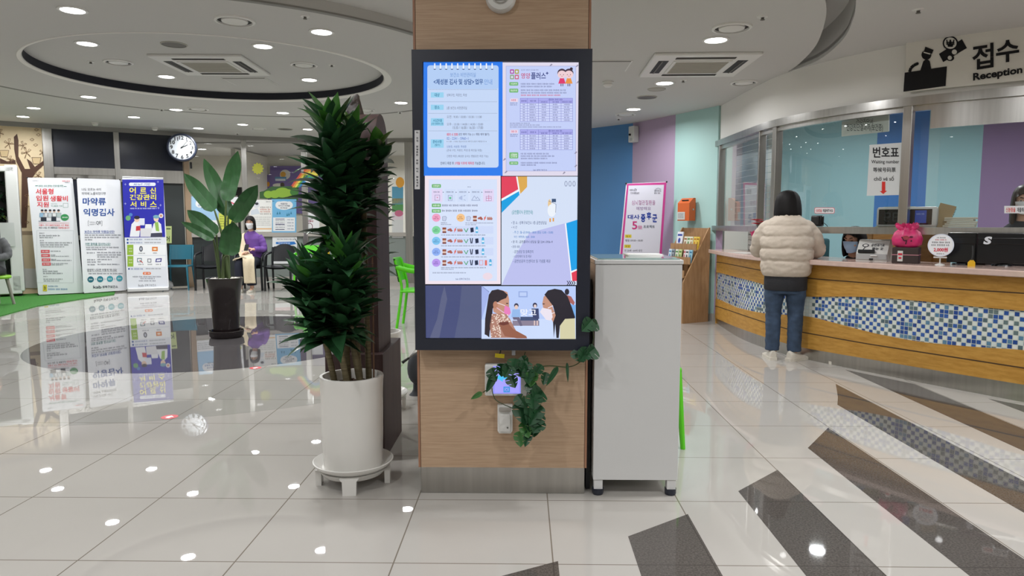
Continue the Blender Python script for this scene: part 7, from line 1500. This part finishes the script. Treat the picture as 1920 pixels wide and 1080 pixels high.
spine = spline([(-.155, -.03, Z+.585), (-.165, -.13, Z+.5), (-.13, -.20, Z+.36), (-.06, -.28, Z+.22), (.02, -.40, Z+.185), (.085, -.52, Z+.155), (.10, -.575, Z+.05), (.105, -.58, Z-.10), (.11, -.575, Z-.29)], 6); rows = []
L = len(spine)-1
for i, p in enumerate(spine):
    u = i/L; hw = .055+.045*min(1, u*2.2); ax = Vector((.75, .35*(1-u), .5*(1-u)**1.5)).normalized() if u < .5 else Vector((1, .05, 0)); nn = Vector((0, -1, .3 if u < .6 else 0)).normalized()
    rows.append([p+ax*hw*k+nn*(.012*math.cos(k*5+u*9)+.01) for k in (-1, -.75, -.5, -.25, 0, .25, .5, .75, 1)])
b = MB(); back = [[v+Vector((0, .022, -.012)) for v in r] for r in rows]; b.grid(rows); b.grid([r[::-1] for r in back]); b.grid([[r[0] for r in rows], [r[0] for r in back]]); b.grid([[r[-1] for r in back], [r[-1] for r in rows]]); b.grid([rows[-1], back[-1]]); b.grid([back[0], rows[0]])
b.build('coat_cloth', M_coat, ct_, smooth=70)
lap = MB(); rr = []
for i in range(9):
    u = i/8; y = -.12-.40*u; rr.append([Vector((x, y-.02*math.cos(x*20), Z+.178-.05*(abs(x+.03)/.17)**2*1.2+.008*math.sin(x*40+y*20))) for x in [-.20+.34*k/10 for k in range(11)]])
lap.grid(rr); lap.grid([[v-Vector((0, 0, .02)) for v in r][::-1] for r in rr]); lap.grid([rr[-1], [v-Vector((0, 0, .02)) for v in rr[-1]]]); lap.build('lap_fold', M_coat, ct_, smooth=70)
p_ = Matrix.Translation((sx_+.03, sy_-.02, 0)) @ Matrix.Rotation(.08, 4, 'Z') @ Vector((.0, -.345, Z+.335)); t = thing('mobile_phone', 'dark mobile phone held by the seated woman in purple', 'phone', p_, .08, tilt=(-.7, 0)); b = MB(); b.box((0, 0, 0), (.072, .009, .145), bev=.004); b.build('case', M_bk, t); b = MB(); b.box((0, .0052, 0), (.064, .001, .13)); b.build('screen', M_dk, t)
t = thing('person', 'person in a grey jacket seated on the green stool, mostly outside the left edge', 'person', (STOOL[0]-.06, STOOL[1], .0145), .35)
seated(t, .455, mat('grey_jacket', (96, 98, 100), .9, noise_amt=.2, noise_scale=20), M_char, M_hair, None, M_shoew)
# clerk with a blue mask
p_ = A(1618, 447, 6.45); M_vest = mat('black_vest', (24, 24, 28), .8); seatz = p_.z-.785-.02
t = thing('person', 'clerk with black hair and a light blue mask seated behind the counter glass', 'person', (p_.x+.02, 6.62, 0), -.55)
t.location.z = 0; seated(t, max(.26, seatz), M_vest, M_char, M_hair, M_maskb, M_dk, .10, -.45, .12, hairb=-.15, closed=True, hwide=1.08)
b = MB(); z = max(.26, seatz)
for s in (-1, 1): b.tube(spline([(s*.05, -.09, z+.62), (s*.085, -.165, z+.52), (s*.07, -.22, z+.40)], 6), [(.03, .01)]*13, 8)
b.build('white_collar', M_maskw, t, smooth=60)
for sx2 in (0,):
    st_ = thing('office_chair', 'low dark office chair under the clerk behind the glass', 'chair', (p_.x+.02, 6.66, 0), -.55)
    b = MB(); b.box((0, .02, max(.26, seatz)-.05), (.44, .42, .07), bev=.03); b.build('seat', M_vest, st_, smooth=40); b = MB(); b.cyl((0, 0, .05), (0, 0, max(.26, seatz)-.08), .03, n=12); b.build('gas_column', M_bk, st_); b = MB(); b.lathe([(.24, 0), (.22, .03), (.03, .06)], n=20); b.build('base', M_bk, st_)
# second clerk at the right edge
p_ = A(1946, 375, 5.75)
t = thing('person', 'second clerk in dark clothes with brown hair at the right edge behind the glass', 'person', (p_.x, 5.9, 0), -.5)
hc = Vector((0, -.05, p_.z)); T = HT(hc, -.1, .15); b = MB(); head_skin(b, T); zs = p_.z-.2
limb(b, [(0, 0, zs-.02), (0, -.02, zs+.06), (0, -.03, zs+.14)], [.058, .05, .052]); ringed(b, [(0, 0, zs-.55, .15, .11), (0, 0, zs-.3, .135, .10), (0, 0, zs-.12, .16, .11), (0, 0, zs-.03, .13, .08), (0, 0, zs+.01, .07, .06)])
for s in (-1, 1):
    limb(b, [(s*.085, 0, zs-.5), (s*.09, 0, .45), (s*.088, 0, .07)], [.088, .055, .036]); b.ell((s*.088, -.04, .04), (.034, .09, .034)); limb(b, [(s*.155, 0, zs-.06), (s*.24, -.04, zs-.30), (s*.12, -.25, zs-.38)], [.046, .04, .027]); hand(b, (s*.115, -.26, zs-.38), (-s*.3, -1, 0), (0, 0, 1), .3, .95, -s)
remesh(b, .008, 2).build('body', M_skin, t, smooth=70); face_parts(t, T, M_maskw); bob(t, T, M_hairb, -.2, .05, 1.05)
b = MB(); ringed(b, [(0, 0, zs-.62, .18, .14), (0, 0, zs-.3, .165, .128), (0, 0, zs-.12, .18, .13), (0, 0, zs-.03, .145, .10), (0, 0, zs+.03, .075, .07)])
for s in (-1, 1): b.tube(spline([(s*.14, 0, zs-.05), (s*.215, -.02, zs-.2), (s*.24, -.05, zs-.31), (s*.14, -.23, zs-.37)], 7), [.07-.001*i for i in range(22)], 14)
remesh(b, .011, 2).build('jacket', mat('dark_navy_jacket', (36, 38, 48), .85), t, smooth=75)
b = MB(); ringed(b, [(0, 0, zs-.66, .16, .12), (0, 0, zs-.55, .17, .125)])
for s in (-1, 1): limb(b, [(s*.088, 0, zs-.6), (s*.092, 0, .45), (s*.09, 0, .08)], [.095, .075, .065], 14)
remesh(b, .012, 2).build('trousers', M_char, t, smooth=75)
for s in (-1, 1): shoe(t, (s*.09, .01, 0), -s*.1, M_dk, M_dk)
